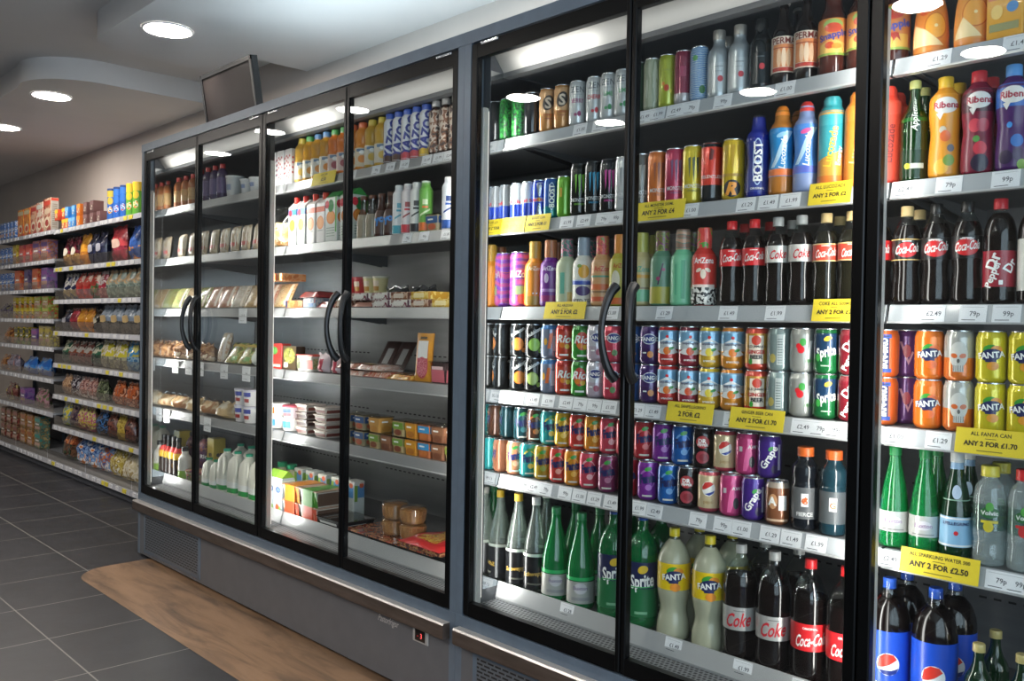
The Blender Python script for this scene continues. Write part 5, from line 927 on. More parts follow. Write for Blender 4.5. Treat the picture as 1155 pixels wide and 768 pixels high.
ROWS = [
('near',1,'',[('k_leaf',-2.2640,0.1700,2.0188,1),('k_black',-2.2039,0.1700,2.0188,1),('k_amber',-2.1289,0.1700,2.0188,1),('k_amber',-2.0593,0.1700,2.0188,1),('k_zenp',-1.9905,0.1700,2.0188,1),('k_zenr',-1.9164,0.1700,2.0188,1),('k_zeng',-1.8572,0.1700,2.0188,1),('k_zeng',-1.7980,0.1700,2.0188,1),('k_dkgreen',-1.7403,0.1685,2.0188,2),('k_sage',-1.6841,0.1685,2.0188,2),('k_lime',-1.6279,0.1685,2.0188,2),('k_wine',-1.5717,0.1685,2.0188,2),('k_bluep',-1.5155,0.1685,2.0188,2),('b_silver',-1.4535,0.1730,2.0188,2),('b_silver',-1.3857,0.1730,2.0188,2),('b_dkdot',-1.3178,0.1730,2.0188,2),('b_perma',-1.2511,0.1720,2.0188,2),('b_perma',-1.1853,0.1720,2.0188,2),('b_snapple',-1.1140,0.1775,2.0188,2),('b_snapple',-1.0372,0.1775,2.0188,2),('b_snapdk',-0.9558,0.1775,2.0188,3),('b_orangina',-0.8685,0.1795,2.0188,3),('b_orangina2',-0.7756,0.1795,2.0188,3),('k_mango',-0.6964,0.1710,2.0188,3)]),
('near',1,'back',[('b_silver',-1.4674,0.2400,2.0188,2),('b_perma',-1.2468,0.2400,2.0188,2)]),
('near',2,'',[('c_rbsil',-2.2662,0.1678,1.7258,1),('c_rbsil',-2.2114,0.1678,1.7258,1),('c_rbull',-2.1566,0.1678,1.7258,1),('c_boost',-2.1018,0.1678,1.7258,1),('c_green',-2.0397,0.1678,1.7258,1),('c_mgreen',-1.9789,0.1722,1.7258,1),('c_mblue',-1.9153,0.1722,1.7258,1),('c_mpink',-1.8517,0.1722,1.7258,1),('c_mwhite',-1.7881,0.1722,1.7258,1),('c_mgrey',-1.7245,0.1722,1.7258,2),('c_mor',-1.6609,0.1722,1.7258,2),('c_mred',-1.5973,0.1722,1.7258,2),('c_myel',-1.5337,0.1722,1.7258,2),('c_rel',-1.4701,0.1722,1.7258,2),('c_rock',-1.3988,0.1722,1.7258,2),('b_boost',-1.3214,0.1745,1.7258,2),('b_lucoor',-1.2506,0.1745,1.7258,2),('b_lucored',-1.1798,0.1745,1.7258,2),('b_lucoen',-1.1090,0.1745,1.7258,2),('b_lucoorn',-1.0382,0.1745,1.7258,2),('b_redtube',-0.9674,0.1745,1.7258,3),('b_apple',-0.8991,0.1720,1.7258,3),('b_ribor',-0.8298,0.1755,1.7258,3),('b_ribred',-0.7570,0.1755,1.7258,3),('b_ribblu',-0.6842,0.1755,1.7258,3)]),
('near',2,'back',[('b_lucoor',-1.2453,0.2500,1.7258,2),('b_lucored',-1.1630,0.2500,1.7258,2),('b_redtube',-0.9783,0.2500,1.7258,3),('b_apple',-0.9084,0.2500,1.7258,3),('b_ribor',-0.8289,0.2500,1.7258,3),('b_ribred',-0.7561,0.2500,1.7258,3)]),
('near',3,'',[('c_ariz',-2.2565,0.1775,1.4318,1),('z_or',-2.1820,0.1765,1.4318,1),('z_pu',-2.1072,0.1765,1.4318,1),('z_pale',-2.0324,0.1765,1.4318,1),('z_lem',-1.9576,0.1765,1.4318,1),('z_pea',-1.8774,0.1765,1.4318,1),('z_yg',-1.8026,0.1765,1.4318,1),('z_cream',-1.7200,0.1765,1.4318,2),('z_gp',-1.6409,0.1765,1.4318,2),('z_mint',-1.5661,0.1765,1.4318,2),('z_red',-1.4913,0.1765,1.4318,2),('b_coke',-1.3990,0.1735,1.4318,2),('b_coke',-1.3272,0.1735,1.4318,2),('b_diet',-1.2555,0.1735,1.4318,2),('b_diet',-1.1867,0.1735,1.4318,2),('b_vanil',-1.1179,0.1735,1.4318,2),('b_vanil',-1.0491,0.1735,1.4318,2),('b_coke',-0.9803,0.1735,1.4318,3),('b_vanblk',-0.9115,0.1735,1.4318,3),('b_zero',-0.8427,0.1735,1.4318,3),('b_zero',-0.7739,0.1735,1.4318,3),('b_drp',-0.7041,0.1745,1.4318,3),('b_bw',-0.6333,0.1745,1.4318,3)]),
('near',3,'back',[('z_pu',-2.1489,0.2550,1.4318,1),('z_pale',-2.0011,0.2550,1.4318,1),('z_cream',-1.7272,0.2550,1.4318,2),('z_gp',-1.5840,0.2550,1.4318,2),('b_coke',-1.4100,0.2550,1.4318,2),('b_coke',-1.3278,0.2550,1.4318,2),('b_diet',-1.2590,0.2550,1.4318,2),('b_vanil',-1.1235,0.2550,1.4318,2),('b_vanblk',-0.9161,0.2550,1.4318,3)]),
('near',4,'low',[('c_ror',-2.2518,0.1740,1.1398,1),('c_rlime',-2.1769,0.1740,1.1398,1),('c_greyor',-2.1004,0.1740,1.1398,1),('c_riored',-2.0307,0.1740,1.1398,1),('c_rioglow',-1.9594,0.1740,1.1398,1),('c_owhite',-1.8922,0.1740,1.1398,1),('c_opink',-1.8220,0.1740,1.1398,1),('c_oblue',-1.7472,0.1740,1.1398,2),('c_opurp',-1.6768,0.1740,1.1398,2),('c_spred',-1.6090,0.1740,1.1398,2),('c_spdk',-1.5343,0.1740,1.1398,2),('c_spyel',-1.4625,0.1740,1.1398,2),('c_spor',-1.3889,0.1740,1.1398,2),('c_ginger',-1.3120,0.1740,1.1398,2),('c_teal',-1.2439,0.1740,1.1398,2),('c_7up',-1.1767,0.1740,1.1398,2),('c_sprite',-1.1095,0.1740,1.1398,2),('c_drpc',-1.0419,0.1740,1.1398,2),('c_irn',-0.9583,0.1740,1.1398,3),('c_fanor',-0.8521,0.1740,1.1398,3),('c_skull',-0.7841,0.1740,1.1398,3),('c_fanye',-0.7150,0.1740,1.1398,3),('c_fanye',-0.6478,0.1740,1.1398,3)]),
('near',4,'up',[('c_ror',-2.2518,0.1740,1.2558,1),('c_rapp',-2.1769,0.1740,1.2558,1),('c_greyor',-2.1004,0.1740,1.2558,1),('c_riored',-2.0307,0.1740,1.2558,1),('c_rioglow',-1.9594,0.1740,1.2558,1),('c_owhite',-1.8922,0.1740,1.2558,1),('c_opink',-1.8220,0.1740,1.2558,1),('c_oblue',-1.7472,0.1740,1.2558,2),('c_opurp',-1.6768,0.1740,1.2558,2),('c_spred',-1.6090,0.1740,1.2558,2),('c_spdk',-1.5343,0.1740,1.2558,2),('c_spyel',-1.4625,0.1740,1.2558,2),('c_spor',-1.3889,0.1740,1.2558,2),('c_ginger',-1.3120,0.1740,1.2558,2),('c_teal',-1.2439,0.1740,1.2558,2),('c_7up',-1.1767,0.1740,1.2558,2),('c_sprite',-1.1095,0.1740,1.2558,2),('c_drpc',-1.0419,0.1740,1.2558,2),('c_irn',-0.9583,0.1740,1.2558,3),('c_fanor',-0.8521,0.1740,1.2558,3),('c_skull',-0.7841,0.1740,1.2558,3),('c_fanye',-0.7150,0.1740,1.2558,3),('c_fanye',-0.6478,0.1740,1.2558,3)]),
('near',4,'back',[('c_purp',-0.9339,0.2450,1.1398,3)]),
('near',4,'backup',[('c_purp',-0.9339,0.2450,1.2558,3)]),
('near',5,'low',[('f_peach',-2.2600,0.1740,0.8458,1),('f_teal',-2.1928,0.1740,0.8458,1),('f_olive',-2.1225,0.1740,0.8458,1),('f_straw',-2.0492,0.1740,0.8458,1),('f_or',-1.9820,0.1740,0.8458,1),('f_pink',-1.9148,0.1740,0.8458,1),('f_mag',-1.8348,0.1740,0.8458,1),('f_red',-1.7522,0.1740,0.8458,1),('f_purp',-1.6763,0.1740,0.8458,2),('f_blue',-1.6002,0.1740,0.8458,2),('f_drp',-1.5302,0.1740,0.8458,2),('f_pepsi',-1.4568,0.1740,0.8458,2),('f_pinkw',-1.3834,0.1740,0.8458,2),('f_grape',-1.3145,0.1740,0.8458,2),('f_aw',-1.2402,0.1740,0.8458,2),('b_gator',-1.1619,0.1745,0.8458,2),('b_gator2',-1.0834,0.1745,0.8458,2),('f_grape',-0.9964,0.1740,0.8458,3),('b_perrier',-0.9270,0.1750,0.8458,3),('b_perrier',-0.8552,0.1750,0.8458,3),('b_sanp',-0.7834,0.1750,0.8458,3),('b_volvy',-0.7116,0.1750,0.8458,3),('b_volvr',-0.6398,0.1750,0.8458,3)]),
('near',5,'back',[('b_perrier',-0.8576,0.2500,0.8458,3),('b_sanp',-0.7849,0.2500,0.8458,3),('b_volvy',-0.7131,0.2500,0.8458,3)]),
('near',5,'up',[('f_dark',-2.2600,0.2050,0.9618,1),('f_brown',-2.1928,0.2050,0.9618,1),('f_teal',-2.1256,0.2050,0.9618,1),('f_yel',-2.0584,0.2050,0.9618,1),('f_straw',-1.9912,0.2050,0.9618,1),('f_or',-1.9240,0.2050,0.9618,1),('f_pink',-1.8569,0.2050,0.9618,1),('f_red',-1.7897,0.2050,0.9618,1),('f_red',-1.7176,0.2050,0.9618,2),('f_purp',-1.6463,0.2050,0.9618,2),('f_blue',-1.5744,0.2050,0.9618,2),('f_drp',-1.5006,0.2050,0.9618,2),('f_pepsi',-1.4268,0.2050,0.9618,2),('f_pinkw',-1.3545,0.2050,0.9618,2),('f_grape',-1.2851,0.2050,0.9618,2)]),
('near',6,'',[('d_schwy',-2.2497,0.1830,0.4458,1),('d_schww',-2.1619,0.1830,0.4458,1),('d_green',-2.0701,0.1870,0.4458,1),('d_green',-1.9543,0.1870,0.4458,1),('d_sprite',-1.8204,0.1915,0.4458,1),('d_sprite',-1.7050,0.1915,0.4458,2),('d_fanta',-1.5849,0.1895,0.4458,2),('d_fanta',-1.4600,0.1895,0.4458,2),('d_diet',-1.3568,0.1885,0.4458,2),('d_diet',-1.2520,0.1885,0.4458,2),('d_coke',-1.1476,0.1885,0.4458,2),('d_coke',-1.0488,0.1885,0.4458,2),('d_pepsi',-0.9405,0.1915,0.4458,3),('d_pepsi',-0.8303,0.1915,0.4458,3),('d_smallg',-0.7252,0.1710,0.4458,3),('d_smallg',-0.6354,0.1710,0.4458,3)]),
('near',6,'back',[('d_schww',-2.2255,0.3000,0.4458,1),('d_green',-2.0831,0.3000,0.4458,1),('d_green',-1.9735,0.3000,0.4458,1),('d_sprite',-1.8398,0.3000,0.4458,2),('d_sprite',-1.7175,0.3000,0.4458,2),('d_fanta',-1.5730,0.3000,0.4458,2),('d_fanta',-1.4570,0.3000,0.4458,2),('d_diet',-1.3479,0.3000,0.4458,2),('d_diet',-1.2424,0.3000,0.4458,2),('d_pepsi',-0.9425,0.3000,0.4458,3),('d_pepsi',-0.8258,0.3000,0.4458,3),('d_smallg',-0.7318,0.3000,0.4458,3)]),
('far',1,'',[('s_amber',-5.1116,0.1690,2.0188,1),('s_amber',-5.0145,0.1690,2.0188,1),('s_amber',-4.9199,0.1690,2.0188,1),('s_purp',-4.8212,0.1710,2.0188,2),('s_purp',-4.7317,0.1710,2.0188,2),('s_purp',-4.6446,0.1710,2.0188,2),('s_purp',-4.5597,0.1710,2.0188,2),('t_white',-4.4564,0.1914,2.0188,2),('t_whites',-4.2911,0.1830,2.0188,2),('t_whites',-4.1962,0.1830,2.0188,2),('m_dotb',-3.9678,0.1710,2.0188,3),('m_dotr',-3.8906,0.1710,2.0188,3),('m_dotr',-3.8153,0.1710,2.0188,3),('j_yel',-3.7416,0.1750,2.0188,3),('j_green',-3.6698,0.1750,2.0188,3),('j_blue',-3.5980,0.1750,2.0188,3),('j_blue',-3.5262,0.1750,2.0188,3),('j_orgr',-3.4544,0.1750,2.0188,3),('j_orgr',-3.3826,0.1750,2.0188,3),('j_oror',-3.3108,0.1750,2.0188,4),('j_oror',-3.2391,0.1750,2.0188,4),('j_yel',-3.1673,0.1750,2.0188,4),('j_yel',-3.0955,0.1750,2.0188,4),('y_choc',-3.0297,0.1690,2.0188,4),('y_choc',-2.9699,0.1690,2.0188,4),('y_straw',-2.9101,0.1690,2.0188,4),('y_straw',-2.8503,0.1690,2.0188,4),('y_ban',-2.7905,0.1690,2.0188,4),('y_brown',-2.7307,0.1690,2.0188,4),('y_brown',-2.6709,0.1690,2.0188,4),('y_brown',-2.6111,0.1690,2.0188,4)]),
('far',2,'',[('w_cream',-5.0798,0.1590,1.7258,1),('w_cream',-4.9358,0.1590,1.7258,1),('w_cream',-4.7974,0.1590,1.7258,2),('w_tan',-4.6645,0.1590,1.7258,2),('w_cream',-4.5366,0.1590,1.7258,2),('w_cream',-4.4135,0.1590,1.7258,2),('w_cream',-4.2949,0.1590,1.7258,2),('w_tan',-4.1713,0.1590,1.7258,2),('p_rolls',-3.9443,0.1860,1.7258,3),('m_oj',-3.7680,0.1760,1.7258,3),('m_oj',-3.6878,0.1760,1.7258,3),('m_ojr',-3.6021,0.1760,1.7258,3),('m_ojr',-3.5189,0.1760,1.7258,3),('m_ojg',-3.4315,0.1810,1.7258,3),('m_ojg',-3.3116,0.1810,1.7258,4),('g_clear',-3.2168,0.1710,1.7258,4),('g_clear',-3.1530,0.1710,1.7258,4),('g_choc',-3.0882,0.1720,1.7258,4),('g_choc',-3.0224,0.1720,1.7258,4),('v_wteal',-2.9606,0.1680,1.7258,4),('v_wred',-2.9016,0.1680,1.7258,4),('v_wblk',-2.8438,0.1680,1.7258,4),('v_green',-2.7860,0.1680,1.7258,4),('v_blue',-2.7150,0.1800,1.7258,4),('v_wblue',-2.6440,0.1680,1.7258,4)]),
('far',2,'back',[('g_tin',-3.2284,0.3200,1.7258,4),('g_tin',-3.1438,0.3200,1.7258,4),('g_tin',-3.0681,0.3200,1.7258,4)]),
('far',3,'',[('sw_green',-5.1100,0.1510,1.4318,1),('sw_tan',-4.9588,0.1510,1.4318,1),('sw_green',-4.8076,0.1510,1.4318,1),('sw_pink',-4.6564,0.1510,1.4318,2),('sw_pink',-4.5052,0.1510,1.4318,2),('sw_white',-4.3540,0.1510,1.4318,2),('sw_tan',-4.2029,0.1510,1.4318,2),('sw_pink',-4.0517,0.1510,1.4318,2),('sw_tan',-3.9005,0.1510,1.4318,3),('l_frank',-3.7428,0.2060,1.4318,3),('l_blue',-3.6036,0.2010,1.4318,3),('l_red',-3.4709,0.2110,1.4318,3),('l_cocoa',-3.3282,0.2060,1.4318,3),('l_ham',-3.1855,0.2010,1.4318,4),('l_white',-3.0428,0.2060,1.4318,4),('l_white',-2.9086,0.2060,1.4318,4),('l_cocoa',-2.7744,0.2060,1.4318,4),('l_yel',-2.6402,0.2060,1.4318,4),('l_sack',-2.5005,0.1910,1.4318,4)]),
('far',3,'up',[('l_frank',-3.8429,0.1510,1.5576,3),('l_red',-3.6036,0.2010,1.4776,3),('l_ham',-3.3282,0.2060,1.4626,4),('l_white',-3.1855,0.2010,1.4618,4),('l_white',-3.0428,0.2060,1.4626,4),('l_cocoa',-2.9086,0.2060,1.4626,4),('l_yel',-2.7744,0.2060,1.4626,4)]),
('far',3,'back',[('o_red',-3.6492,0.4000,1.4318,4),('o_red',-3.5724,0.4000,1.4318,4),('o_cream',-3.4925,0.4000,1.4318,4),('o_cream',-3.4140,0.4000,1.4318,4),('x_dark',-3.2752,0.4000,1.4318,4),('x_dark',-3.0800,0.4000,1.4318,4)]),
('far',3,'backup',[('o_red',-3.6492,0.4000,1.5076,4),('o_red',-3.5724,0.4000,1.5076,4),('o_cream',-3.4925,0.4000,1.5076,4),('o_cream',-3.4140,0.4000,1.5076,4)]),
('far',4,'',[('r_pastry',-5.0980,0.1910,1.1398,1),('r_pastry',-4.9228,0.1910,1.1398,1),('r_pastry',-4.7476,0.1910,1.1398,2),('r_naan',-4.5519,0.1585,1.1398,2),('r_green',-4.4112,0.1510,1.1398,2),('r_green',-4.2700,0.1510,1.1398,2),('r_wrap',-4.1218,0.1860,1.1398,2),('x_redgr',-3.9093,0.1660,1.1398,3),('x_olive',-3.7783,0.1660,1.1398,3),('x_redtub',-3.6431,0.2010,1.1398,3),('x_pinkw',-3.5124,0.1710,1.1398,3),('x_pinkw',-3.3972,0.1710,1.1398,3),('x_bacon2',-3.2541,0.2110,1.1398,4),('x_bacon',-3.0829,0.2110,1.1398,4),('x_gold',-2.9117,0.2160,1.1398,4),('x_salami',-2.7730,0.1490,1.1398,4),('x_pinktray',-2.6668,0.2010,1.1398,4)]),
('far',4,'up',[('x_bacon',-3.3115,0.2110,1.1678,4),('x_bacon2',-3.1502,0.2110,1.1678,4)]),
('far',4,'back',[('x_saldk',-3.3587,0.3600,1.1398,4),('x_saldk',-3.2475,0.3600,1.1398,4)]),
('far',5,'low',[('r_bun',-5.0880,0.2010,0.8458,1),('r_white',-4.8978,0.2010,0.8458,1),('r_bun',-4.7076,0.2010,0.8458,2),('r_white',-4.5174,0.2010,0.8458,2),('u_cup',-4.3249,0.1861,0.8458,2),('u_cup',-4.2283,0.1861,0.8458,2),('u_bl2',-3.9717,0.1956,0.8458,3),('u_bl2',-3.8265,0.1956,0.8458,3),('u_tray',-3.6641,0.1910,0.8458,3),('u_tray',-3.5029,0.1910,0.8458,3),('v_blue',-3.2992,0.1800,0.8458,4),('v_blue',-3.1905,0.1800,0.8458,4),('v_grn',-3.0827,0.1800,0.8458,4),('v_brn',-2.9985,0.1800,0.8458,4),('v_grn',-2.9143,0.1800,0.8458,4),('v_or',-2.8302,0.1800,0.8458,4),('v_cyan',-2.7460,0.1800,0.8458,4),('v_brn',-2.6618,0.1800,0.8458,4),('v_mix',-2.5776,0.1800,0.8458,4)]),
('far',5,'up',[('u_cup',-4.3249,0.1861,0.9316,2),('u_cup',-4.2283,0.1861,0.9316,2),('u_or',-3.9717,0.1956,0.9066,3),('u_bl',-3.8265,0.1956,0.9066,3),('u_trayd',-3.6641,0.1910,0.8806,3),('u_tray',-3.5029,0.1910,0.8806,3),('v_blue',-3.2992,0.1800,0.9126,4),('v_blue',-3.1905,0.1800,0.9126,4),('v_clear',-3.0827,0.1800,0.9126,4),('v_grn',-2.9143,0.1800,0.9126,4),('v_or',-2.8302,0.1800,0.9126,4),('v_cyan',-2.7460,0.1800,0.9126,4),('v_brn',-2.6618,0.1800,0.9126,4)]),
('far',5,'up2',[('u_trayd',-3.6641,0.1910,0.9154,3),('u_tray',-3.5029,0.1910,0.9154,3)]),
('far',5,'up3',[('u_tray',-3.6641,0.1910,0.9502,3),('u_tray',-3.5029,0.1910,0.9502,3)]),
('far',6,'',[('e_ketch',-5.1517,0.1730,0.4458,1),('e_ketch',-5.0839,0.1730,0.4458,1),('e_lid',-5.0101,0.1790,0.4458,1),('e_rnd',-4.9129,0.1977,0.4458,1),('e_rnd',-4.7983,0.1977,0.4458,2),('e_milkg',-4.6894,0.1785,0.4458,2),('e_milkg',-4.5940,0.1785,0.4458,2),('e_milk',-4.5001,0.1910,0.4458,2),('e_milk',-4.3756,0.1910,0.4458,2),('e_milk',-4.2498,0.1910,0.4458,2),('e_milk',-4.1426,0.1910,0.4458,2),('e_yog',-3.9380,0.1760,0.4458,3),('e_yog',-3.8668,0.1760,0.4458,3),('e_mred',-3.7531,0.2160,0.4458,3),('e_mred',-3.5969,0.2160,0.4458,3),('e_blk',-3.4057,0.2260,0.4458,4),('e_flat',-3.1895,0.2410,0.4458,4),('e_flat',-2.9834,0.2410,0.4458,4),('e_flat',-2.7772,0.2410,0.4458,4)]),
('far',6,'up',[('e_mor',-3.7531,0.2160,0.5216,3),('e_mgr',-3.5969,0.2160,0.5216,3),('e_pie',-3.0561,0.2410,0.4818,4),('e_pie',-2.9324,0.2410,0.4818,4),('e_pizza',-2.7413,0.2410,0.4818,4)]),
('far',6,'up2',[('e_pie',-3.0561,0.2410,0.5486,4),('e_pie',-2.9324,0.2410,0.5486,4)]),
('far',6,'back',[('e_purp',-5.1053,0.3400,0.4458,2),('e_yel',-4.9520,0.3400,0.4458,2),('e_lid',-4.8044,0.3400,0.4458,2),('e_milk',-4.6427,0.3400,0.4458,2),('e_milk',-4.5182,0.3400,0.4458,2),('e_greenb',-4.1880,0.3400,0.4458,3),('e_greenb',-4.0881,0.3400,0.4458,3),('e_rice',-3.9739,0.3400,0.4458,3),('e_rice',-3.8639,0.3400,0.4458,3),('e_rice',-3.7496,0.3400,0.4458,3),('e_rice',-3.6319,0.3400,0.4458,3),('e_rice',-3.5113,0.3400,0.4458,4)]),
('gnear',0,'low',[('q_yr',-8.6250,0.6450,2.1558,0),('q_yr',-8.5358,0.6450,2.1558,0),('q_bl',-8.4466,0.6450,2.1558,0),('q_bl',-8.3574,0.6450,2.1558,0),('q_or',-8.2233,0.6450,2.1558,0),('q_br',-8.0561,0.6450,2.1558,0),('q_br',-7.8940,0.6450,2.1558,0),('q_br',-7.7265,0.6450,2.1558,0),('q_bluey',-7.5368,0.6450,2.1558,0),('q_blue',-7.3999,0.6450,2.1558,0),('q_blue',-7.2573,0.6450,2.1558,0),('q_green',-7.1278,0.6450,2.1558,0),('q_green',-6.9929,0.6450,2.1558,0)]),
('gnear',0,'up',[('q_yr',-8.8211,0.6450,2.2566,0),('q_yr',-8.6250,0.6450,2.2566,0),('q_bl',-8.5358,0.6450,2.2566,0),('q_bl',-8.3574,0.6450,2.2566,0),('q_or',-8.2233,0.6450,2.2566,0),('q_br',-8.0561,0.6450,2.2566,0),('q_br',-7.8940,0.6450,2.2566,0)]),
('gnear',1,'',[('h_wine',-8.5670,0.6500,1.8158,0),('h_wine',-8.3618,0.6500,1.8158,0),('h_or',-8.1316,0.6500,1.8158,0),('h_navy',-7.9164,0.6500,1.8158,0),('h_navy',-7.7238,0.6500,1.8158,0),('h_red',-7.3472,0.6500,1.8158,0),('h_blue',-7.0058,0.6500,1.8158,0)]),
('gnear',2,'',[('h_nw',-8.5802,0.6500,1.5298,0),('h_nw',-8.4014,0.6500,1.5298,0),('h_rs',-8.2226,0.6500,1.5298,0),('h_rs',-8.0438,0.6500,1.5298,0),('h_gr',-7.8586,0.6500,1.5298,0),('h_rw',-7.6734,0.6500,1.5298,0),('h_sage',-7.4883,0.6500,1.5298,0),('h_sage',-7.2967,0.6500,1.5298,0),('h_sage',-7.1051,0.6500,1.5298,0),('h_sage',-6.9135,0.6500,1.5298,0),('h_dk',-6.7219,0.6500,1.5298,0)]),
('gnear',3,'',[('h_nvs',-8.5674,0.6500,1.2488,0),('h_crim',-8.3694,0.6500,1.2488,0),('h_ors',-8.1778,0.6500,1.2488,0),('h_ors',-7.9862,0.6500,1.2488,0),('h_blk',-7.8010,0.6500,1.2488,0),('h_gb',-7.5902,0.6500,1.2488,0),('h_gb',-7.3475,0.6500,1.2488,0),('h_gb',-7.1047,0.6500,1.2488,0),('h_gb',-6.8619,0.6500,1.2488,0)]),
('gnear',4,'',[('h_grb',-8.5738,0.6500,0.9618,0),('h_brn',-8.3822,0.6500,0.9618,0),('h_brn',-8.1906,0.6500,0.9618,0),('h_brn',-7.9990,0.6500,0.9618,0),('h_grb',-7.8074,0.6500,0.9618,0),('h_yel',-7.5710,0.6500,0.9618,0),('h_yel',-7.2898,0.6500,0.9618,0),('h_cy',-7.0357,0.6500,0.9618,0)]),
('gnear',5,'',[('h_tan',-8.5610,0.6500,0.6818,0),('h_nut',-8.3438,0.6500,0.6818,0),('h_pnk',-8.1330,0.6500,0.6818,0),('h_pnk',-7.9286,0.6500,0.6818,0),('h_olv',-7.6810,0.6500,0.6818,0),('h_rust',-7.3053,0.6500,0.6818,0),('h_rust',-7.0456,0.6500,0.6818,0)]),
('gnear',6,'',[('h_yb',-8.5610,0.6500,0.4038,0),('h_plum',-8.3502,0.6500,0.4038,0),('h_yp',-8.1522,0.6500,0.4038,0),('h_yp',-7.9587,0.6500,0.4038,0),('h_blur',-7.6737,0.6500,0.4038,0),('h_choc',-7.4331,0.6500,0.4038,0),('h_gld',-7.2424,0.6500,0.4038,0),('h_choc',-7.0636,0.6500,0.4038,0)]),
('gnear',7,'',[('h_ham',-8.4970,0.6800,0.1008,0),('h_multi',-8.1838,0.6800,0.1008,0),('h_multi',-7.9026,0.6800,0.1008,0),('h_mulo',-7.6342,0.6800,0.1008,0),('h_muly',-7.3658,0.6800,0.1008,0),('h_pale',-7.0846,0.6800,0.1008,0)]),
('gfar',0,'',[('n_blue',-10.6450,0.6400,2.1658,0),('n_blue',-10.5516,0.6400,2.1658,0),('n_blue',-10.4186,0.6400,2.1658,0),('n_blue',-10.2883,0.6400,2.1658,0),('n_blue',-10.1606,0.6400,2.1658,0),('n_or',-9.9598,0.6400,2.1658,0),('n_or',-9.7492,0.6400,2.1658,0),('n_red',-9.5314,0.6400,2.1658,0),('n_wht',-9.3351,0.6400,2.1658,0),('n_end',-9.1053,0.6400,2.1658,0)]),
('gfar',1,'',[('n_blue',-10.6284,0.6400,1.9008,0),('n_blue',-10.4771,0.6400,1.9008,0),('n_blue',-10.3292,0.6400,1.9008,0),('n_yel',-10.1216,0.6400,1.9008,0),('n_pr',-9.8899,0.6400,1.9008,0),('n_pr',-9.6667,0.6400,1.9008,0),('n_vio',-9.4096,0.6400,1.9008,0),('n_vio',-9.1494,0.6400,1.9008,0)]),
('gfar',2,'',[('n_blue',-10.6207,0.6400,1.6358,0),('n_blue',-10.4694,0.6400,1.6358,0),('n_blue',-10.3215,0.6400,1.6358,0),('n_orr',-10.0204,0.6400,1.6358,0),('n_pur',-9.7181,0.6400,1.6358,0),('n_orr',-9.4301,0.6400,1.6358,0),('n_pm',-9.1419,0.6400,1.6358,0)]),
('gfar',3,'low',[('n_low',-10.5570,0.6474,1.3558,0),('n_low',-10.2918,0.6474,1.3558,0),('n_yb',-10.1046,0.6400,1.3558,0),('n_yb',-9.9188,0.6400,1.3558,0),('n_yb',-9.7383,0.6400,1.3558,0),('n_yb',-9.5631,0.6400,1.3558,0),('n_gr',-9.3509,0.6400,1.3558,0),('n_gr',-9.1060,0.6400,1.3558,0)]),
('gfar',3,'up',[('n_yb',-10.1046,0.6400,1.4616,0),('n_yb',-9.9188,0.6400,1.4616,0),('n_yb',-9.7383,0.6400,1.4616,0),('n_yb',-9.5631,0.6400,1.4616,0),('n_gr',-9.3509,0.6400,1.4616,0),('n_gr',-9.1060,0.6400,1.4616,0)]),
('gfar',4,'',[('n_brl',-10.4165,0.6474,1.0988,0),('n_blk',-10.0512,0.6400,1.0988,0),('n_blk',-9.8667,0.6400,1.0988,0),('n_blk',-9.6729,0.6400,1.0988,0),('n_mag',-9.4424,0.6400,1.0988,0),('n_fr',-9.2211,0.6400,1.0988,0),('n_fr',-9.0336,0.6400,1.0988,0)]),
('gfar',5,'',[('n_brl',-10.5470,0.6474,0.8108,0),('n_lil',-10.2318,0.6474,0.8108,0),('n_bluel',-9.6712,0.6578,0.8108,0),('n_bluel',-9.2475,0.6578,0.8108,0)]),
('gfar',6,'',[('n_rb',-10.3015,0.6474,0.5058,0),('n_mag',-9.8043,0.6400,0.5058,0),('n_gp',-9.2848,0.6474,0.5058,0)]),
('gfar',7,'low',[('n_mul',-10.5879,0.6600,0.1008,0),('n_mul',-10.3713,0.6600,0.1008,0),('n_mul',-10.1457,0.6600,0.1008,0),('n_mulo',-9.8671,0.6600,0.1008,0),('n_mulo',-9.6295,0.6600,0.1008,0),('n_tea',-9.3868,0.6600,0.1008,0)]),
('gfar',7,'up',[('n_mul',-10.5879,0.6600,0.2566,0),('n_mul',-10.3713,0.6600,0.2566,0),('n_mul',-10.1457,0.6600,0.2566,0),('n_mulo',-9.8671,0.6600,0.2566,0),('n_mulo',-9.6295,0.6600,0.2566,0),('n_tea',-9.3868,0.6600,0.2566,0)]),
]
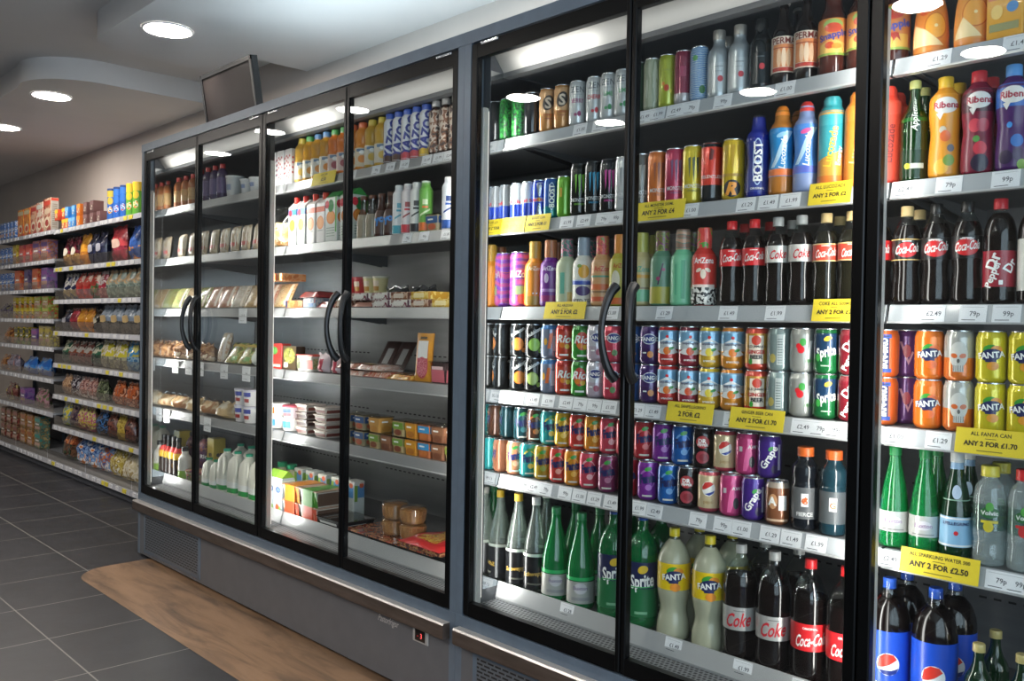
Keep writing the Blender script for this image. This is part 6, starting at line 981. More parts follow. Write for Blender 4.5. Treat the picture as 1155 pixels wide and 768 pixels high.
TICKETS = [('near',1,-2.2262),('near',1,-1.9395),('near',1,-1.8573),('near',1,-1.6825),('near',1,-1.6331),('near',1,-1.5693),('near',1,-1.5137),('near',1,-1.4076),('near',1,-1.2186),('near',1,-0.8303),('near',1,-0.6648),('near',2,-1.9903),('near',2,-1.917),('near',2,-1.8354),('near',2,-1.7852),('near',2,-1.5096),('near',2,-1.3277),('near',2,-1.2606),('near',2,-1.1962),('near',2,-0.9024),('near',2,-0.7997),('near',2,-0.6807),('near',3,-1.7957),('near',3,-1.5928),('near',3,-1.3761),('near',3,-1.2325),('near',3,-0.83),('near',3,-0.7412),('near',3,-0.6719),('near',4,-2.3354),('near',4,-2.2756),('near',4,-2.2042),('near',4,-2.1308),('near',4,-2.06),('near',4,-1.9797),('near',4,-1.9177),('near',4,-1.8575),('near',4,-1.7956),('near',4,-1.6877),('near',4,-1.6277),('near',4,-1.3549),('near',4,-1.1494),('near',4,-1.1006),('near',4,-1.058),('near',4,-0.9091),('near',4,-0.809),('near',5,-2.3657),('near',5,-2.2501),('near',5,-2.175),('near',5,-2.1235),('near',5,-2.065),('near',5,-1.9763),('near',5,-1.9142),('near',5,-1.8502),('near',5,-1.7812),('near',5,-1.6736),('near',5,-1.6139),('near',5,-1.4607),('near',5,-1.3788),('near',5,-1.3199),('near',5,-1.2338),('near',5,-1.1722),('near',5,-1.1031),('near',5,-0.9169),('near',5,-0.672),('near',5,-0.6331),('near',6,-2.2446),('near',6,-1.9584),('near',6,-1.5368),('near',6,-1.3073),('near',6,-1.1324),('far',1,-3.2453),('far',1,-3.0689),('far',1,-2.9698),('far',1,-2.8745),('far',1,-2.7328),('far',1,-2.6622),('far',1,-2.599),('far',2,-2.8496),('far',2,-2.7419),('far',2,-2.6072),('far',4,-5.2962),('far',4,-5.018),('far',4,-4.8401),('far',4,-4.693),('far',4,-4.4068),('far',4,-4.1628),('far',3,-4.2082),('far',5,-5.1339),('far',5,-4.5978)]
PROMOS = [
('near', 2, -2.3856, -2.3018, 'ALL RED BULL', 'ANY 2 FOR £3', 'yellow price card at the left end under the quartered energy cans'),  # reflection in the side wall built as a separate card
('near', 2, -2.2995, -2.1777, 'ALL RED BULL', 'ANY 2 FOR £3', 'yellow price card with a dark left edge under the silver and blue cans'),
('near', 2, -2.1734, -2.0604, 'BOOST CAN', 'ANY 2 FOR £1', 'yellow price card under the can with the capsule logo'),
('near', 2, -1.7107, -1.5234, 'ALL MONSTER 500ML', 'ANY 2 FOR £4', 'yellow price card reading any 2 for £4 under the claw mark cans'),
('near', 2, -1.1405, -1.0276, 'ALL LUCOZADE', 'ANY 2 FOR £2', 'yellow price card under the teal topped energy bottle'),
('near', 3, -2.0777, -1.8966, 'ALL ARIZONA', 'ANY 2 FOR £2', 'yellow price card under the white iced tea bottle with lemon'),
('near', 3, -1.1236, -1.0069, 'COKE ALL 500ML', 'ANY 2 FOR £2', 'yellow price card under the tan capped cola bottles'),
('near', 3, -0.9912, -0.9442, 'COKE ALL', 'ANY 2', 'narrow yellow price card beside the thick centre post'),
('near', 4, -1.5714, -1.4135, 'ALL SANPELLEGRINO', '2 FOR £2', 'yellow price card reading 2 for £2 under the sky blue citrus cans'),
('near', 4, -1.3592, -1.196, 'GINGER BEER CAN', 'ANY 2 FOR £1.70', 'yellow price card reading ginger beer can any 2 for £1.70'),
('near', 4, -0.7694, -0.6222, 'ALL FANTA CAN', 'ANY 2 FOR £1.70', 'yellow price card under the skull can and yellow lemon cans'),
('near', 5, -0.8864, -0.7115, 'ALL SPARKLING WATER 500', 'ANY 2 FOR £2.50', 'yellow price card reading any 2 for £2.50 under green water bottles'),
('far', 1, -3.5573, -3.3667, 'ANY 2 FOR', '£2.50', 'yellow price card under the orange juice bottles in the far cooler')]
# ------------------------------------------------------------------ camera, view, world
CAM = (0.0, -2.0, 1.364)
yaw, pitch, roll, FPX = math.radians(46.47058), math.radians(.9313), math.radians(-.98954), 1007.42
f0 = Vector((-math.sin(yaw), math.cos(yaw), 0)); r0 = Vector((math.cos(yaw), math.sin(yaw), 0)); u0 = Vector((0, 0, 1))
fw = f0*math.cos(pitch) - u0*math.sin(pitch); up = u0*math.cos(pitch) + f0*math.sin(pitch)
ri = r0*math.cos(roll) - up*math.sin(roll); up2 = up*math.cos(roll) + r0*math.sin(roll)
cd = bpy.data.cameras.new('camera'); cam = bpy.data.objects.new('camera', cd); COL.objects.link(cam)
cam.matrix_world = Matrix(((ri.x, up2.x, -fw.x, CAM[0]), (ri.y, up2.y, -fw.y, CAM[1]), (ri.z, up2.z, -fw.z, CAM[2]), (0, 0, 0, 1)))
cd.sensor_width = 36; cd.lens = FPX/1155*36; cd.clip_start = .05; cd.clip_end = 60
scn.camera = cam
vs = scn.view_settings
scn.display_settings.display_device = 'sRGB'
vs.view_transform = 'Standard'; vs.look = 'None'; vs.gamma = 1; vs.exposure = EXPOSURE; vs.use_curve_mapping = False
scn.cycles.use_denoising = True
scn.cycles.max_bounces = 10; scn.cycles.transparent_max_bounces = 24; scn.cycles.sample_clamp_indirect = 4.0
scn.cycles.caustics_reflective = False; scn.cycles.caustics_refractive = False
w = bpy.data.worlds.new('shop_daylight'); scn.world = w; w.use_nodes = True
bg = w.node_tree.nodes['Background']; bg.inputs[0].default_value = (.55, .6, .66, 1); bg.inputs[1].default_value = WORLD

# ------------------------------------------------------------------ materials of the room
WALL = NOISY('wall_paint', 'bdb4ac', 'c3bab2', 3, .8)
CEIL = NOISY('ceiling_paint', 'd6d3d0', 'dbd8d5', 2, .85)
GREY = NOISY('grey_lacquer', '606c79', '667481', 20, .32, .15)
PLINTH = NOISY('plinth_lacquer', '5f6063', '656669', 12, .42, .1)
BUMP = NOISY('brushed_bumper', '6e6259', '857870', 40, .33, .75, (.15, 1, 1), 0)
BLACKP = NOISY('black_frame', '060708', '08090a', 5, .3, 0, spec=.18)
STEEL = NOISY('brushed_steel', 'a2a3a4', 'b2b3b4', 60, .34, .55, (.08, 1, 1))
STEELD = NOISY('inner_steel', '6a6b6d', '757678', 30, .45, .35, (.1, 1, 1))
LINER = NOISY('liner_grey', '4a4c50', '525458', 10, .5, .1)
SHUND = P('6c6e70', .5, .3)
RAIL = P('a9adb0', .35, 0., .3)
LIPW = P('c0c1c2', .3, .35); LIPF = P('a4a5a6', .32, .5)

def tile_floor():
    m, nt, out = newmat('slate_tiles')
    b = bsdf(nt, out, None, .42, 0, .45); L = nt.links
    tc = nt.nodes.new('ShaderNodeTexCoord'); mp = nt.nodes.new('ShaderNodeMapping')
    mp.inputs['Location'].default_value = (3.588/.4945+20, .334/.478+20, 0); mp.inputs['Scale'].default_value = (1/.4945, 1/.478, 1)
    br = nt.nodes.new('ShaderNodeTexBrick'); br.offset = 0; br.squash = 1
    br.inputs['Scale'].default_value = 1; br.inputs['Brick Width'].default_value = 1; br.inputs['Row Height'].default_value = 1
    br.inputs['Mortar Size'].default_value = .007; br.inputs['Mortar Smooth'].default_value = .2; br.inputs['Bias'].default_value = 0
    br.inputs['Color1'].default_value = (0, 0, 0, 1); br.inputs['Color2'].default_value = (.5, .5, .5, 1); br.inputs['Mortar'].default_value = (1, 1, 1, 1)
    n = nt.nodes.new('ShaderNodeTexNoise'); n.inputs['Scale'].default_value = 5; n.inputs['Detail'].default_value = 8; n.inputs['Roughness'].default_value = .65
    cr = nt.nodes.new('ShaderNodeValToRGB'); cr.color_ramp.elements[0].position = .35; cr.color_ramp.elements[0].color = lin('1f2024'); cr.color_ramp.elements[1].position = .75; cr.color_ramp.elements[1].color = lin('2b2c31')
    mx = nt.nodes.new('ShaderNodeMix'); mx.data_type = 'RGBA'; mx.inputs[7].default_value = lin('76746f')
    sc = nt.nodes.new('ShaderNodeMix'); sc.data_type = 'RGBA'; sc.blend_type = 'MULTIPLY'; sc.inputs[0].default_value = .2
    L.new(tc.outputs['Object'], mp.inputs[0]); L.new(mp.outputs[0], br.inputs['Vector']); L.new(tc.outputs['Object'], n.inputs['Vector'])
    L.new(n.outputs[0], cr.inputs[0]); L.new(cr.outputs[0], sc.inputs[6]); L.new(br.outputs['Color'], sc.inputs[7])
    L.new(br.outputs['Fac'], mx.inputs[0]); L.new(cr.outputs[0], mx.inputs[6]); L.new(mx.outputs[2], b.inputs['Base Color'])
    bp = nt.nodes.new('ShaderNodeBump'); bp.inputs['Strength'].default_value = .25; bp.inputs['Distance'].default_value = .003; L.new(n.outputs[0], bp.inputs['Height']); L.new(bp.outputs[0], b.inputs['Normal'])
    return m
def wood_floor():
    m, nt, out = newmat('oak_vinyl'); b = bsdf(nt, out, None, .42, 0, .4); L = nt.links
    tc = nt.nodes.new('ShaderNodeTexCoord'); mp = nt.nodes.new('ShaderNodeMapping'); mp.inputs['Scale'].default_value = (.55, 3.4, 1); mp.inputs['Rotation'].default_value = (0, 0, math.radians(-48))
    n = nt.nodes.new('ShaderNodeTexNoise'); n.inputs['Scale'].default_value = 3.6; n.inputs['Detail'].default_value = 9; n.inputs['Roughness'].default_value = .6; n.inputs['Distortion'].default_value = .6
    cr = nt.nodes.new('ShaderNodeValToRGB'); e = cr.color_ramp.elements; e[0].position = .3; e[0].color = lin('4a3a2e'); e[1].position = .52; e[1].color = lin('82664d'); e.new(.75).color = lin('8f7259')
    L.new(tc.outputs['Object'], mp.inputs[0]); L.new(mp.outputs[0], n.inputs['Vector']); L.new(n.outputs[0], cr.inputs[0]); L.new(cr.outputs[0], b.inputs['Base Color'])
    return m
def slots(name, base, dark, bw, rh, mort, metal=.1, zaxis=True):
    m, nt, out = newmat(name); b = bsdf(nt, out, None, .45, metal); L = nt.links
    tc = nt.nodes.new('ShaderNodeTexCoord'); sp = nt.nodes.new('ShaderNodeSeparateXYZ'); cb = nt.nodes.new('ShaderNodeCombineXYZ')
    L.new(tc.outputs['Object'], sp.inputs[0]); L.new(sp.outputs[0], cb.inputs[0]); L.new(sp.outputs[2 if zaxis else 1], cb.inputs[1])
    br = nt.nodes.new('ShaderNodeTexBrick'); br.offset = .5; br.inputs['Scale'].default_value = 1; br.inputs['Brick Width'].default_value = bw; br.inputs['Row Height'].default_value = rh
    br.inputs['Mortar Size'].default_value = mort; br.inputs['Mortar Smooth'].default_value = .25; br.inputs['Color1'].default_value = lin(dark); br.inputs['Color2'].default_value = lin(dark); br.inputs['Mortar'].default_value = lin(base)
    L.new(cb.outputs[0], br.inputs['Vector']); L.new(br.outputs['Color'], b.inputs['Base Color'])
    return m
def glass():
    m, nt, out = newmat('door_glass'); L = nt.links
    t = nt.nodes.new('ShaderNodeBsdfTransparent'); t.inputs[0].default_value = (.93, .95, .945, 1)
    g = nt.nodes.new('ShaderNodeBsdfGlossy'); g.inputs['Roughness'].default_value = 0.0; g.inputs[0].default_value = (.95, .98, 1, 1)
    mx = nt.nodes.new('ShaderNodeMixShader'); L.new(schlick(nt), mx.inputs[0]); L.new(t.outputs[0], mx.inputs[1]); L.new(g.outputs[0], mx.inputs[2]); L.new(mx.outputs[0], out.inputs[0])
    return m
GLASS = glass()
GRILLE = slots('plinth_grille', '5f656b', '141517', .036, .0135, .0042)
RETURN = slots('return_air_grille', '85878a', '1a1b1d', .016, .016, .0035, .3, False)
BACKP = slots('perforated_back', '707274', '2a2b2d', .03, .147, .0, .35)

# ------------------------------------------------------------------ room shell
def plane_struct(name, pts, m):
    mb = MB(); mb.add(pts, [list(range(len(pts)))], m); return struct(link(name, mb.build(name, False)))
X0, X1, Y0, Y1, ZC, ZB = -12.35, 1.7, -5.2, 1.0, 3.13, 2.98
plane_struct('floor', [(X0, Y0, 0), (X1, Y0, 0), (X1, Y1, 0), (X0, Y1, 0)], tile_floor())
WALLD = NOISY('dark_wall_paint', '4c4946', '54514d', 3, .8)
def wall(name, x0, x1, y0, y1, m): mb = MB(); mb.box(x0, x1, y0, y1, 0, ZC, m); return struct(link(name, mb.build(name, False)))
wall('wall_back', X0, X1, Y1, Y1+.1, WALL); wall('wall_left', X0-.1, X0, Y0, Y1, WALL); wall('wall_front', X0, X1, Y0-.1, Y0, WALLD); wall('wall_right', X1, X1+.1, Y0, Y1, WALLD)
FR = P('2b2d30', .4)
mb = MB(); mb.box(X1-.06, X1-.001, -4.9, -.35, .25, .33, FR); mb.box(X1-.06, X1-.001, -4.9, -.35, 2.78, 2.86, FR)
for y in (-4.9, -3.41, -1.92, -.43): mb.box(X1-.06, X1-.001, y, y+.08, .25, 2.86, FR)
wo = struct(link('window_1', mb.build('window_1', False)))
mb = MB(); mb.quad((X1-.03, -.35, .33), (X1-.03, -4.9, .33), (X1-.03, -4.9, 2.78), (X1-.03, -.35, 2.78), EMIT('d4e6f6', DAY)); link('window_pane', mb.build('window_pane', False), wo)
mb = MB(); mb.box(X0, X1, Y0, Y1, ZC, ZC+.1, CEIL); struct(link('ceiling', mb.build('ceiling', False)))
def arc(cx, cy, r, a0, a1, n=10): return [(cx+r*math.cos(math.radians(a0+(a1-a0)*i/n)), cy+r*math.sin(math.radians(a0+(a1-a0)*i/n))) for i in range(n+1)]
def slab(name, poly, z0, z1):
    mb = MB(); n = len(poly)
    mb.add([(x, y, z0) for x, y in poly]+[(x, y, z1) for x, y in poly], [[i, (i+1) % n, n+(i+1) % n, n+i] for i in range(n)]+[list(range(n-1, -1, -1)), list(range(n, 2*n))], CEIL)
    return struct(link(name, mb.build(name, True, 30)))
slab('ceiling_bulkhead_near', [(X1, -.19), (X1, Y1), (-5.12, Y1), (-5.12, .63), (-5.62, .63)]+arc(-5.36, .02, .22, 180, 270)+[(-5.2, -.2)], ZB, ZC)
slab('ceiling_bulkhead_far', [(-6.43, Y1), (X0, Y1), (X0, -.2), (-7.0, -.2)]+arc(-6.85, .2, .42, 270, 360), ZB, ZC)
# wood-look strip in front of the coolers
mb = MB(); poly = [(X1, -.415), (X1, .02), (-5.09, .02), (-5.09, -.20)]+arc(-4.875, -.20, .215, 180, 270)
n = len(poly); mb.add([(x, y, .0012) for x, y in poly], [list(range(n-1, -1, -1))][:1], wood_floor())
mb.f[0].reverse(); struct(link('floor_strip', mb.build('floor_strip', False)))

# ------------------------------------------------------------------ ceiling lights
GLOW = EMIT('fff6ec', LAMP); TRIM = P('e8e8e8', .4)
def downlight(x, y, z, label):
    r = Root('ceiling_light', (x, y, z), label, 'ceiling light', 'round ceiling lights')
    t = MB(); t.lathe([(.135, z-.0005, TRIM), (.137, z-.006, TRIM), (.128, z-.010, TRIM), (.120, z-.006, TRIM), (.119, z-.003, TRIM)], 36, False, x, y); r.part('trim_ring', t)
    d = MB(); d.lathe([(.1195, z-.006, GLOW), (.10, z-.0075, GLOW), (.001, z-.008, GLOW)], 36, True, x, y); r.part('diffuser', d)
downlight(-4.96, .03, ZB, 'round ceiling light in the bulkhead above the far cooler')
downlight(-7.05, .04, ZB, 'round ceiling light over the near wall shelving, nearer to the television')
downlight(-8.52, .09, ZB, 'round ceiling light cut by the edge of the photo over the shelving')
downlight(-2.89, .03, ZB, 'unseen round ceiling light added above the grey post between the two coolers')  # unseen, added at the row's spacing to brighten the near cooler
downlight(-.82, .03, ZB, 'unseen round ceiling light added above the middle of the near cooler')  # also unseen and added, lights the near cooler's front
for x, y, q in LIGHTS: downlight(x, y, ZC, 'round ceiling light mirrored in the '+q)

# unseen cold fill light added behind the cooler headers to brighten bulkhead and wall
L = bpy.data.lights.new('bulkhead_fill', 'AREA'); L.shape = 'RECTANGLE'; L.size = 4.2; L.size_y = .25; L.energy = TOP_W; L.color = (.72, .90, 1.)
o = link('bulkhead_fill', L, None, (-2.2, .40, 2.40)); o.rotation_euler = (PI, 0, 0)
# ------------------------------------------------------------------ coolers
SZ = [1.973, 1.680, 1.386, 1.094, .800]      # lip bottoms of the five shelves
MIRROR = P('bfc2c4', .06, 1.)
def cooler(x0, DW, xw, label, tickets, key):
    EP = .034
    x1 = x0 + 4*DW; xm = x0 + 2*DW
    R = Root('display_cooler', ((x0+x1)/2, .43, 0), label, 'fridge')
    b = MB()
    b.box(x0-EP+.0003, x0, 0, .85, .012, 2.37, GREY); b.box(x1, x1+EP-.0003, 0, .85, .012, 2.37, GREY)
    b.box(x0-EP+.0003, x1+EP-.0003, -.002, .85, 2.327, 2.37, GREY)
    b.box(x0-EP+.0003, x1+EP-.0003, -.002, .03, .305, .362, GREY)
    b.box(x0, x1, .80, .85, .012, 2.33, GREY)
    R.part('cabinet_body', b, smooth=False)
    p = MB(); p.box(x0, x1, .0, .05, .016, .305, PLINTH); p.box(x0+.02, x1-.02, .03, .8, 0, .3, P('16171a', .6)); R.part('plinth', p, smooth=False)
    g = MB(); g.rbox(x0+.06, x0+.80, -.003, .02, .03, .262, GREY, .003); g.box(x0+.085, x0+.775, -.0042, .01, .05, .245, GRILLE); R.part('vent_grille', g)
    bm_ = MB(); prof = [(-.030, .266), (-.034, .272), (-.034, .316), (-.030, .322), (-.002, .322), (-.002, .266)]
    bm_.extr(prof, x0-.01 if key == 'near' else x0-.034, x1+.005, BUMP); bm_.extr([(-.0345, .3165), (-.030, .3228), (-.002, .3228), (-.002, .3215), (-.030, .3215), (-.034, .316)], x0-.01 if key == 'near' else x0-.034, x1+.005, P('c9c5c0', .3, .6))
    R.part('bumper_rail', bm_, smooth=False)
    # liner
    l = MB(); l.box(x0+.001, xw, .058, .80, .36, 2.33, LINER); l.box(x1-(xw-x0), x1-.001, .058, .80, .36, 2.33, LINER)
    l.box(xw-.001, xw+.0008, .060, .695, .45, 2.24, MIRROR); l.box(x1-(xw-x0)-.0008, x1-(xw-x0)+.001, .060, .695, .45, 2.24, MIRROR)
    l.box(x0, x1, .13, .80, 2.245, 2.33, LINER); R.part('side_liner', l, smooth=False)
    bk = MB(); bk.box(xw+.001, x1-(xw-x0)-.001, .70, .80, .36, 2.25, BACKS[key])
    for i in range(7):
        z = .62+.2935*i
        for xa in (xw+.02, xm+.03):
            for j in range(33): bk.box(xa+j*.038, xa+j*.038+.020, .6994, .70, z, z+.006, P('141414', .6))
    R.part('back_panel', bk, smooth=False)
    c = MB(); c.extr([(.045, 2.33), (.118, 2.243), (.124, 2.247), (.06, 2.33)], xw+.001, x1-(xw-x0)-.001, P('b4b1ad', .5))
    c.extr([(.116, 2.226), (.150, 2.226), (.150, 2.25), (.118, 2.245)], xw+.001, x1-(xw-x0)-.001, STEELD)
    R.part('canopy_panel', c, smooth=False)
    dk = MB(); dk.box(xw+.001, x1-(xw-x0)-.001, .13, .70, .40, .444, STEELD)
    dk.extr([(.118, .414), (.132, .466), (.137, .466), (.137, .40), (.122, .40)], xw+.003, xm-.004, LIPW); dk.extr([(.118, .414), (.132, .466), (.137, .466), (.137, .40), (.122, .40)], xm+.004, x1-(xw-x0)-.003, LIPW)
    deck = R.part('bottom_deck', dk, smooth=False)
    rg = MB(); rg.box(xw+.001, x1-(xw-x0)-.001, .045, .122, .375, .405, RETURN); R.part('return_air_grille', rg, smooth=False)
    # centre post and door hardware
    po = MB(); po.rbox(xm-.014, xm+.010, .030, .060, .37, 2.30, P('1b1d20', .4), .003); R.part('centre_post', po)
    for xx in (xw-.0075, xm+.0185, xm-.023, x1-(xw-x0)+.0075):
        s = MB(); s.rbox(xx-.0075, xx+.0075, .030, .055, .40, 2.11, P('c2bfba', .4), .003)
        s.rbox(xx-.005, xx+.005, .0545, .057, .42, 2.10, EMIT('fff8f0', 2.), .001)
        R.part('light_strip', s)
    halves = [(xw+.003, xm-.004), (xm+.004, x1-(xw-x0)-.003)]
    deckT = [t for t in tickets if t[1] == 6]
    for si, zl in enumerate(SZ):
        for hi, (a, bx) in enumerate(halves):
            sh = MB(); zt = zl+.0445
            sh.box(a, bx, .138, .66, zt-.016, zt, STEELD)
            for q in (a+.02, bx-.02): sh.extr([(.2, zt-.016), (.695, zt-.016), (.695, zt-.07), (.62, zt-.06)], q-.002, q+.002, SHUND)
            so = R.part('shelf', sh, smooth=False)
            rl = MB()
            rl.extr([(.1225, zl+.004), (.132, zl+.043), (.138, zl+.045), (.138, zl+.001), (.128, zl)], a, bx, RAIL if key == 'near' else LIPF)
            rl.extr([(.1165, zl), (.1165, zl+.0045), (.138, zl+.0045), (.138, zl)], a, bx, LIPW)
            R.part('ticket_rail', rl, so, smooth=False)
            for t in tickets:
                if t[1] == si+1 and a-.005 < t[2] < bx: ticket(R, so, t[2], zl, t)
    for t in deckT: ticket(R, deck, t[2], .421, t)
    # doors
    for i in range(4):
        a, bx = x0+i*DW+.002, x0+(i+1)*DW-.002
        d = MB(); y0_, y1_ = .0, .026
        zb, zt = .366, 2.322
        left = i % 2 == 0; sa, sb = (.030, .0175) if left else (.0175, .030)
        d.rbox(a, a+sa, y0_, y1_, zb, zt, BLACKP, .003); d.rbox(bx-sb, bx, y0_, y1_, zb, zt, BLACKP, .003)
        d.box(a+sa-.002, bx-sb+.002, y0_+.001, y1_-.001, zt-.050, zt, BLACKP); d.box(a+sa-.002, bx-sb+.002, y0_+.001, y1_-.001, zb, zb+.048, BLACKP)
        do = R.part('door', d, ang=25)
        gl = MB(); gl.box(a+sa-.001, bx-sb+.001, .005, .021, zb+.047, zt-.049, GLASS); R.part('glass_pane', gl, do, smooth=False)
        h = MB(); hx = bx-.028 if left else a+.028; s_ = -1 if left else 1
        pts = []; rad = []
        for k in range(15):
            t = k/14; bow = math.sin(PI*t)
            pts.append((hx+s_*(.004+.016*bow), -.004-.044*bow**.55, 1.215+.27*t)); rad.append(.0155-.0055*bow)
        h.tube(pts, rad, P('101214', .42), 10); R.part('door_handle', h, do)
        hg = MB(); hxx = a+.05 if left else bx-.12; hg.rbox(hxx, hxx+.085, -.0035, .001, zt-.012, zt-.003, P('c8ccd0', .25, .8), .001); R.part('top_rail_strip', hg, do)  # thin pale metal strip on the door's top rail
    # controls
    th = MB(); tx = x1-.16; th.rbox(tx-.045, tx+.045, -.004, .002, .205, .258, P('a8a6a2', .45), .002); tp = R.part('thermostat', th)
    ds = MB(); ds.rbox(tx-.030, tx+.030, -.0052, 0, .211, .252, P('120d0e', .3), .001); ds.gfx([('t', '3', .008, .232, .018, EMIT('ff5a5a', 1.6)), ('t', '-', -.012, .232, .018, EMIT('d03038', .8))], lambda u, v, o: (tx+u, -.0052-o, v), step=None); R.part('display', ds, tp)
    bd = MB(); bd.gfx([('t', 'Pastorfrigor', 0, .236, .026, P('b5b1ad', .4), {'sh': .3, 'b': .012, 'w': .75})], lambda u, v, o: (x1-.36+u, -o-.0006, v), step=None); R.part('maker_badge', bd, smooth=False)
    # the tubes of light inside
    for xx, ang, dim in ((xw+.014, -38, 1), (xm-.035, 38, .8), (xm+.035, -38, .3 if key == 'near' else .72), (x1-(xw-x0)-.014, 38, .8)):
        L = bpy.data.lights.new('cooler_light', 'AREA'); L.shape = 'RECTANGLE'; L.size = .025; L.size_y = 1.66; L.energy = STRIP_W*dim; L.color = (1, .97, .93); L.spread = math.radians(170)
        o = link('cooler_light', L, R.o, Vector((xx, .066, 1.27))-R.loc); o.rotation_euler = (PI/2, 0, math.radians(ang))
    for a, bx in halves:
        for cx, ln, e in ((a+.26, .34, CANOPY_W), ((a+bx)/2, 1.2, CANOPY_W*.6)):  # unseen lights added to make the glow on the canopy panel
            L = bpy.data.lights.new('canopy_glow_fill', 'AREA'); L.shape = 'RECTANGLE'; L.size = ln; L.size_y = .015; L.energy = e; L.color = (1, .97, .93)
            o = link('canopy_glow_fill', L, R.o, Vector((cx, .070, 2.222))-R.loc); o.rotation_euler = (math.radians(148), 0, 0)
    return R
TKM = P('e9eaec', .5); TKI = P('55585e', .5)
_tk = [0]
def ticket(R, so, x, zl, t):
    _tk[0] += 1; rnd = random.Random(_tk[0]); w_ = .058 if t[0] == 'near' else .06; h_ = .040; mb = MB(); tilt = rnd.uniform(-.02, .02)
    if t[0] == 'far' and t[1] in (3, 4, 5): w_, h_ = .085, .075
    pr = ('79p', '99p', '£1.00', '£1.29', '£1.49', '£1.99', '£2.49')[_tk[0] % 7]
    def fm(u, v, o):
        vv = v + u*tilt; k = vv/.043
        zz = zl+.0435-h_+vv if h_ > .05 else zl+.003+vv
        y = .1222 + .0095*min(1, max(0, (zz-zl-.003)/.04)) - .0011 - o
        if h_ > .05: y = .1195 - o - .02*max(0, (.045-vv))
        return (x+u, y, zz)
    o_ = len(mb.v); mb.add([fm(-w_/2, 0, 0), fm(w_/2, 0, 0), fm(w_/2, h_, 0), fm(-w_/2, h_, 0), fm(-w_/2, 0, -.0006), fm(w_/2, 0, -.0006), fm(w_/2, h_, -.0006), fm(-w_/2, h_, -.0006)], [[0, 1, 2, 3], [7, 6, 5, 4], [0, 4, 5, 1], [1, 5, 6, 2], [2, 6, 7, 3], [3, 7, 4, 0]], TKM)
    mb.gfx([('t', pr, .004, h_*.52, .011, TKI, {'b': .01}), ('r', -.008, h_*.16, w_*.5, .0016, TKI), ('r', .0, h_*.88, w_*.8, .0008, P('a8acb0', .5))], fm, step=None)
    R.part('price_ticket', mb, so, smooth=False)
BACKS = dict(near=STEELD, far=NOISY('steel_back', '8a8b8c', '98999a', 24, .36, .5, (.1, 1, 1)))
NEAR = cooler(-2.332, .6985, -2.296, 'grey glass door cooler full of canned and bottled drinks', [t for t in TICKETS if t[0] == 'near'], 'near')
FAR = cooler(-5.20, .70, -5.188, 'grey glass door cooler of milk, sandwiches and chilled food', [t for t in TICKETS if t[0] == 'far'], 'far')

YEL = P('ecd12c', .5); YI = P('3a3210', .5)
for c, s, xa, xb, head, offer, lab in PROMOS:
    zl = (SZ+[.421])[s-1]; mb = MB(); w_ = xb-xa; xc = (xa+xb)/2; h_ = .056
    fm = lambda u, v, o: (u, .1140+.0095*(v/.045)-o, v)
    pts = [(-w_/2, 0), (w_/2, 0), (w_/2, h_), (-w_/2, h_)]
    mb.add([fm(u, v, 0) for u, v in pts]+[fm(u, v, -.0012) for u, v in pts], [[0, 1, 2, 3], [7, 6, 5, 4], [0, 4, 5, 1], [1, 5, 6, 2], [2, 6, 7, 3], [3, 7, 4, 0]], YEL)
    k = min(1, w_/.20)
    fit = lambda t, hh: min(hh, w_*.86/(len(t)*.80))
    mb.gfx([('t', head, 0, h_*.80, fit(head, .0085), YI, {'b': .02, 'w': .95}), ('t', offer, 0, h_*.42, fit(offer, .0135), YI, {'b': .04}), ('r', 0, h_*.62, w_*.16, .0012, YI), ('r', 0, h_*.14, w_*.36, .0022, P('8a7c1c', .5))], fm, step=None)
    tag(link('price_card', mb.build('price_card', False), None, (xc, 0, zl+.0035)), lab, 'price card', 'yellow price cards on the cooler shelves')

# ------------------------------------------------------------------ television on the far cooler
R = Root('television', (-4.72, .33, 2.37), 'small black flat television tilted forward on top of the far cooler', 'television')
a = math.radians(9)
def tv(x, t, n): return (-4.715+x, .31-.37*0+(-n)*math.cos(a)-t*math.sin(a), 2.395+t*math.cos(a)-n*math.sin(a))
def tvbox(mb, xa, xb, ta, tb, na, nb, m):
    v = [tv(x, t, n) for t in (ta, tb) for x, n in ((xa, nb), (xb, nb), (xb, na), (xa, na))]
    mb.add(v, [[3, 2, 1, 0], [4, 5, 6, 7], [0, 1, 5, 4], [1, 2, 6, 5], [2, 3, 7, 6], [3, 0, 4, 7]], m)
TB = P('0d0e10', .25)
mb = MB(); tvbox(mb, -.305, .305, 0, .385, -.035, 0, TB)
for q in ((-.305, -.285, 0, .385), (.285, .305, 0, .385), (-.305, .305, .362, .385), (-.305, .305, 0, .03)): tvbox(mb, q[0], q[1], q[2], q[3], -.001, .007, TB)
R.part('casing', mb, smooth=False)
mb = MB(); tvbox(mb, -.286, .286, .029, .363, -.001, .001, NOISY('dead_screen', '171415', '221e1d', 4, .3, spec=.12)); R.part('screen', mb, smooth=False)
mb = MB(); mb.rbox(-4.86, -4.57, .22, .42, 2.3704, 2.382, TB, .004); mb.rbox(-4.75, -4.68, .325, .36, 2.38, 2.46, TB, .004); R.part('stand', mb)
mb = MB(); mb.tube([(-4.62, .38, 2.376), (-4.5, .30, 2.376), (-4.36, .33, 2.377), (-4.30, .5, 2.376)], .0045, TB, 6); R.part('power_lead', mb)

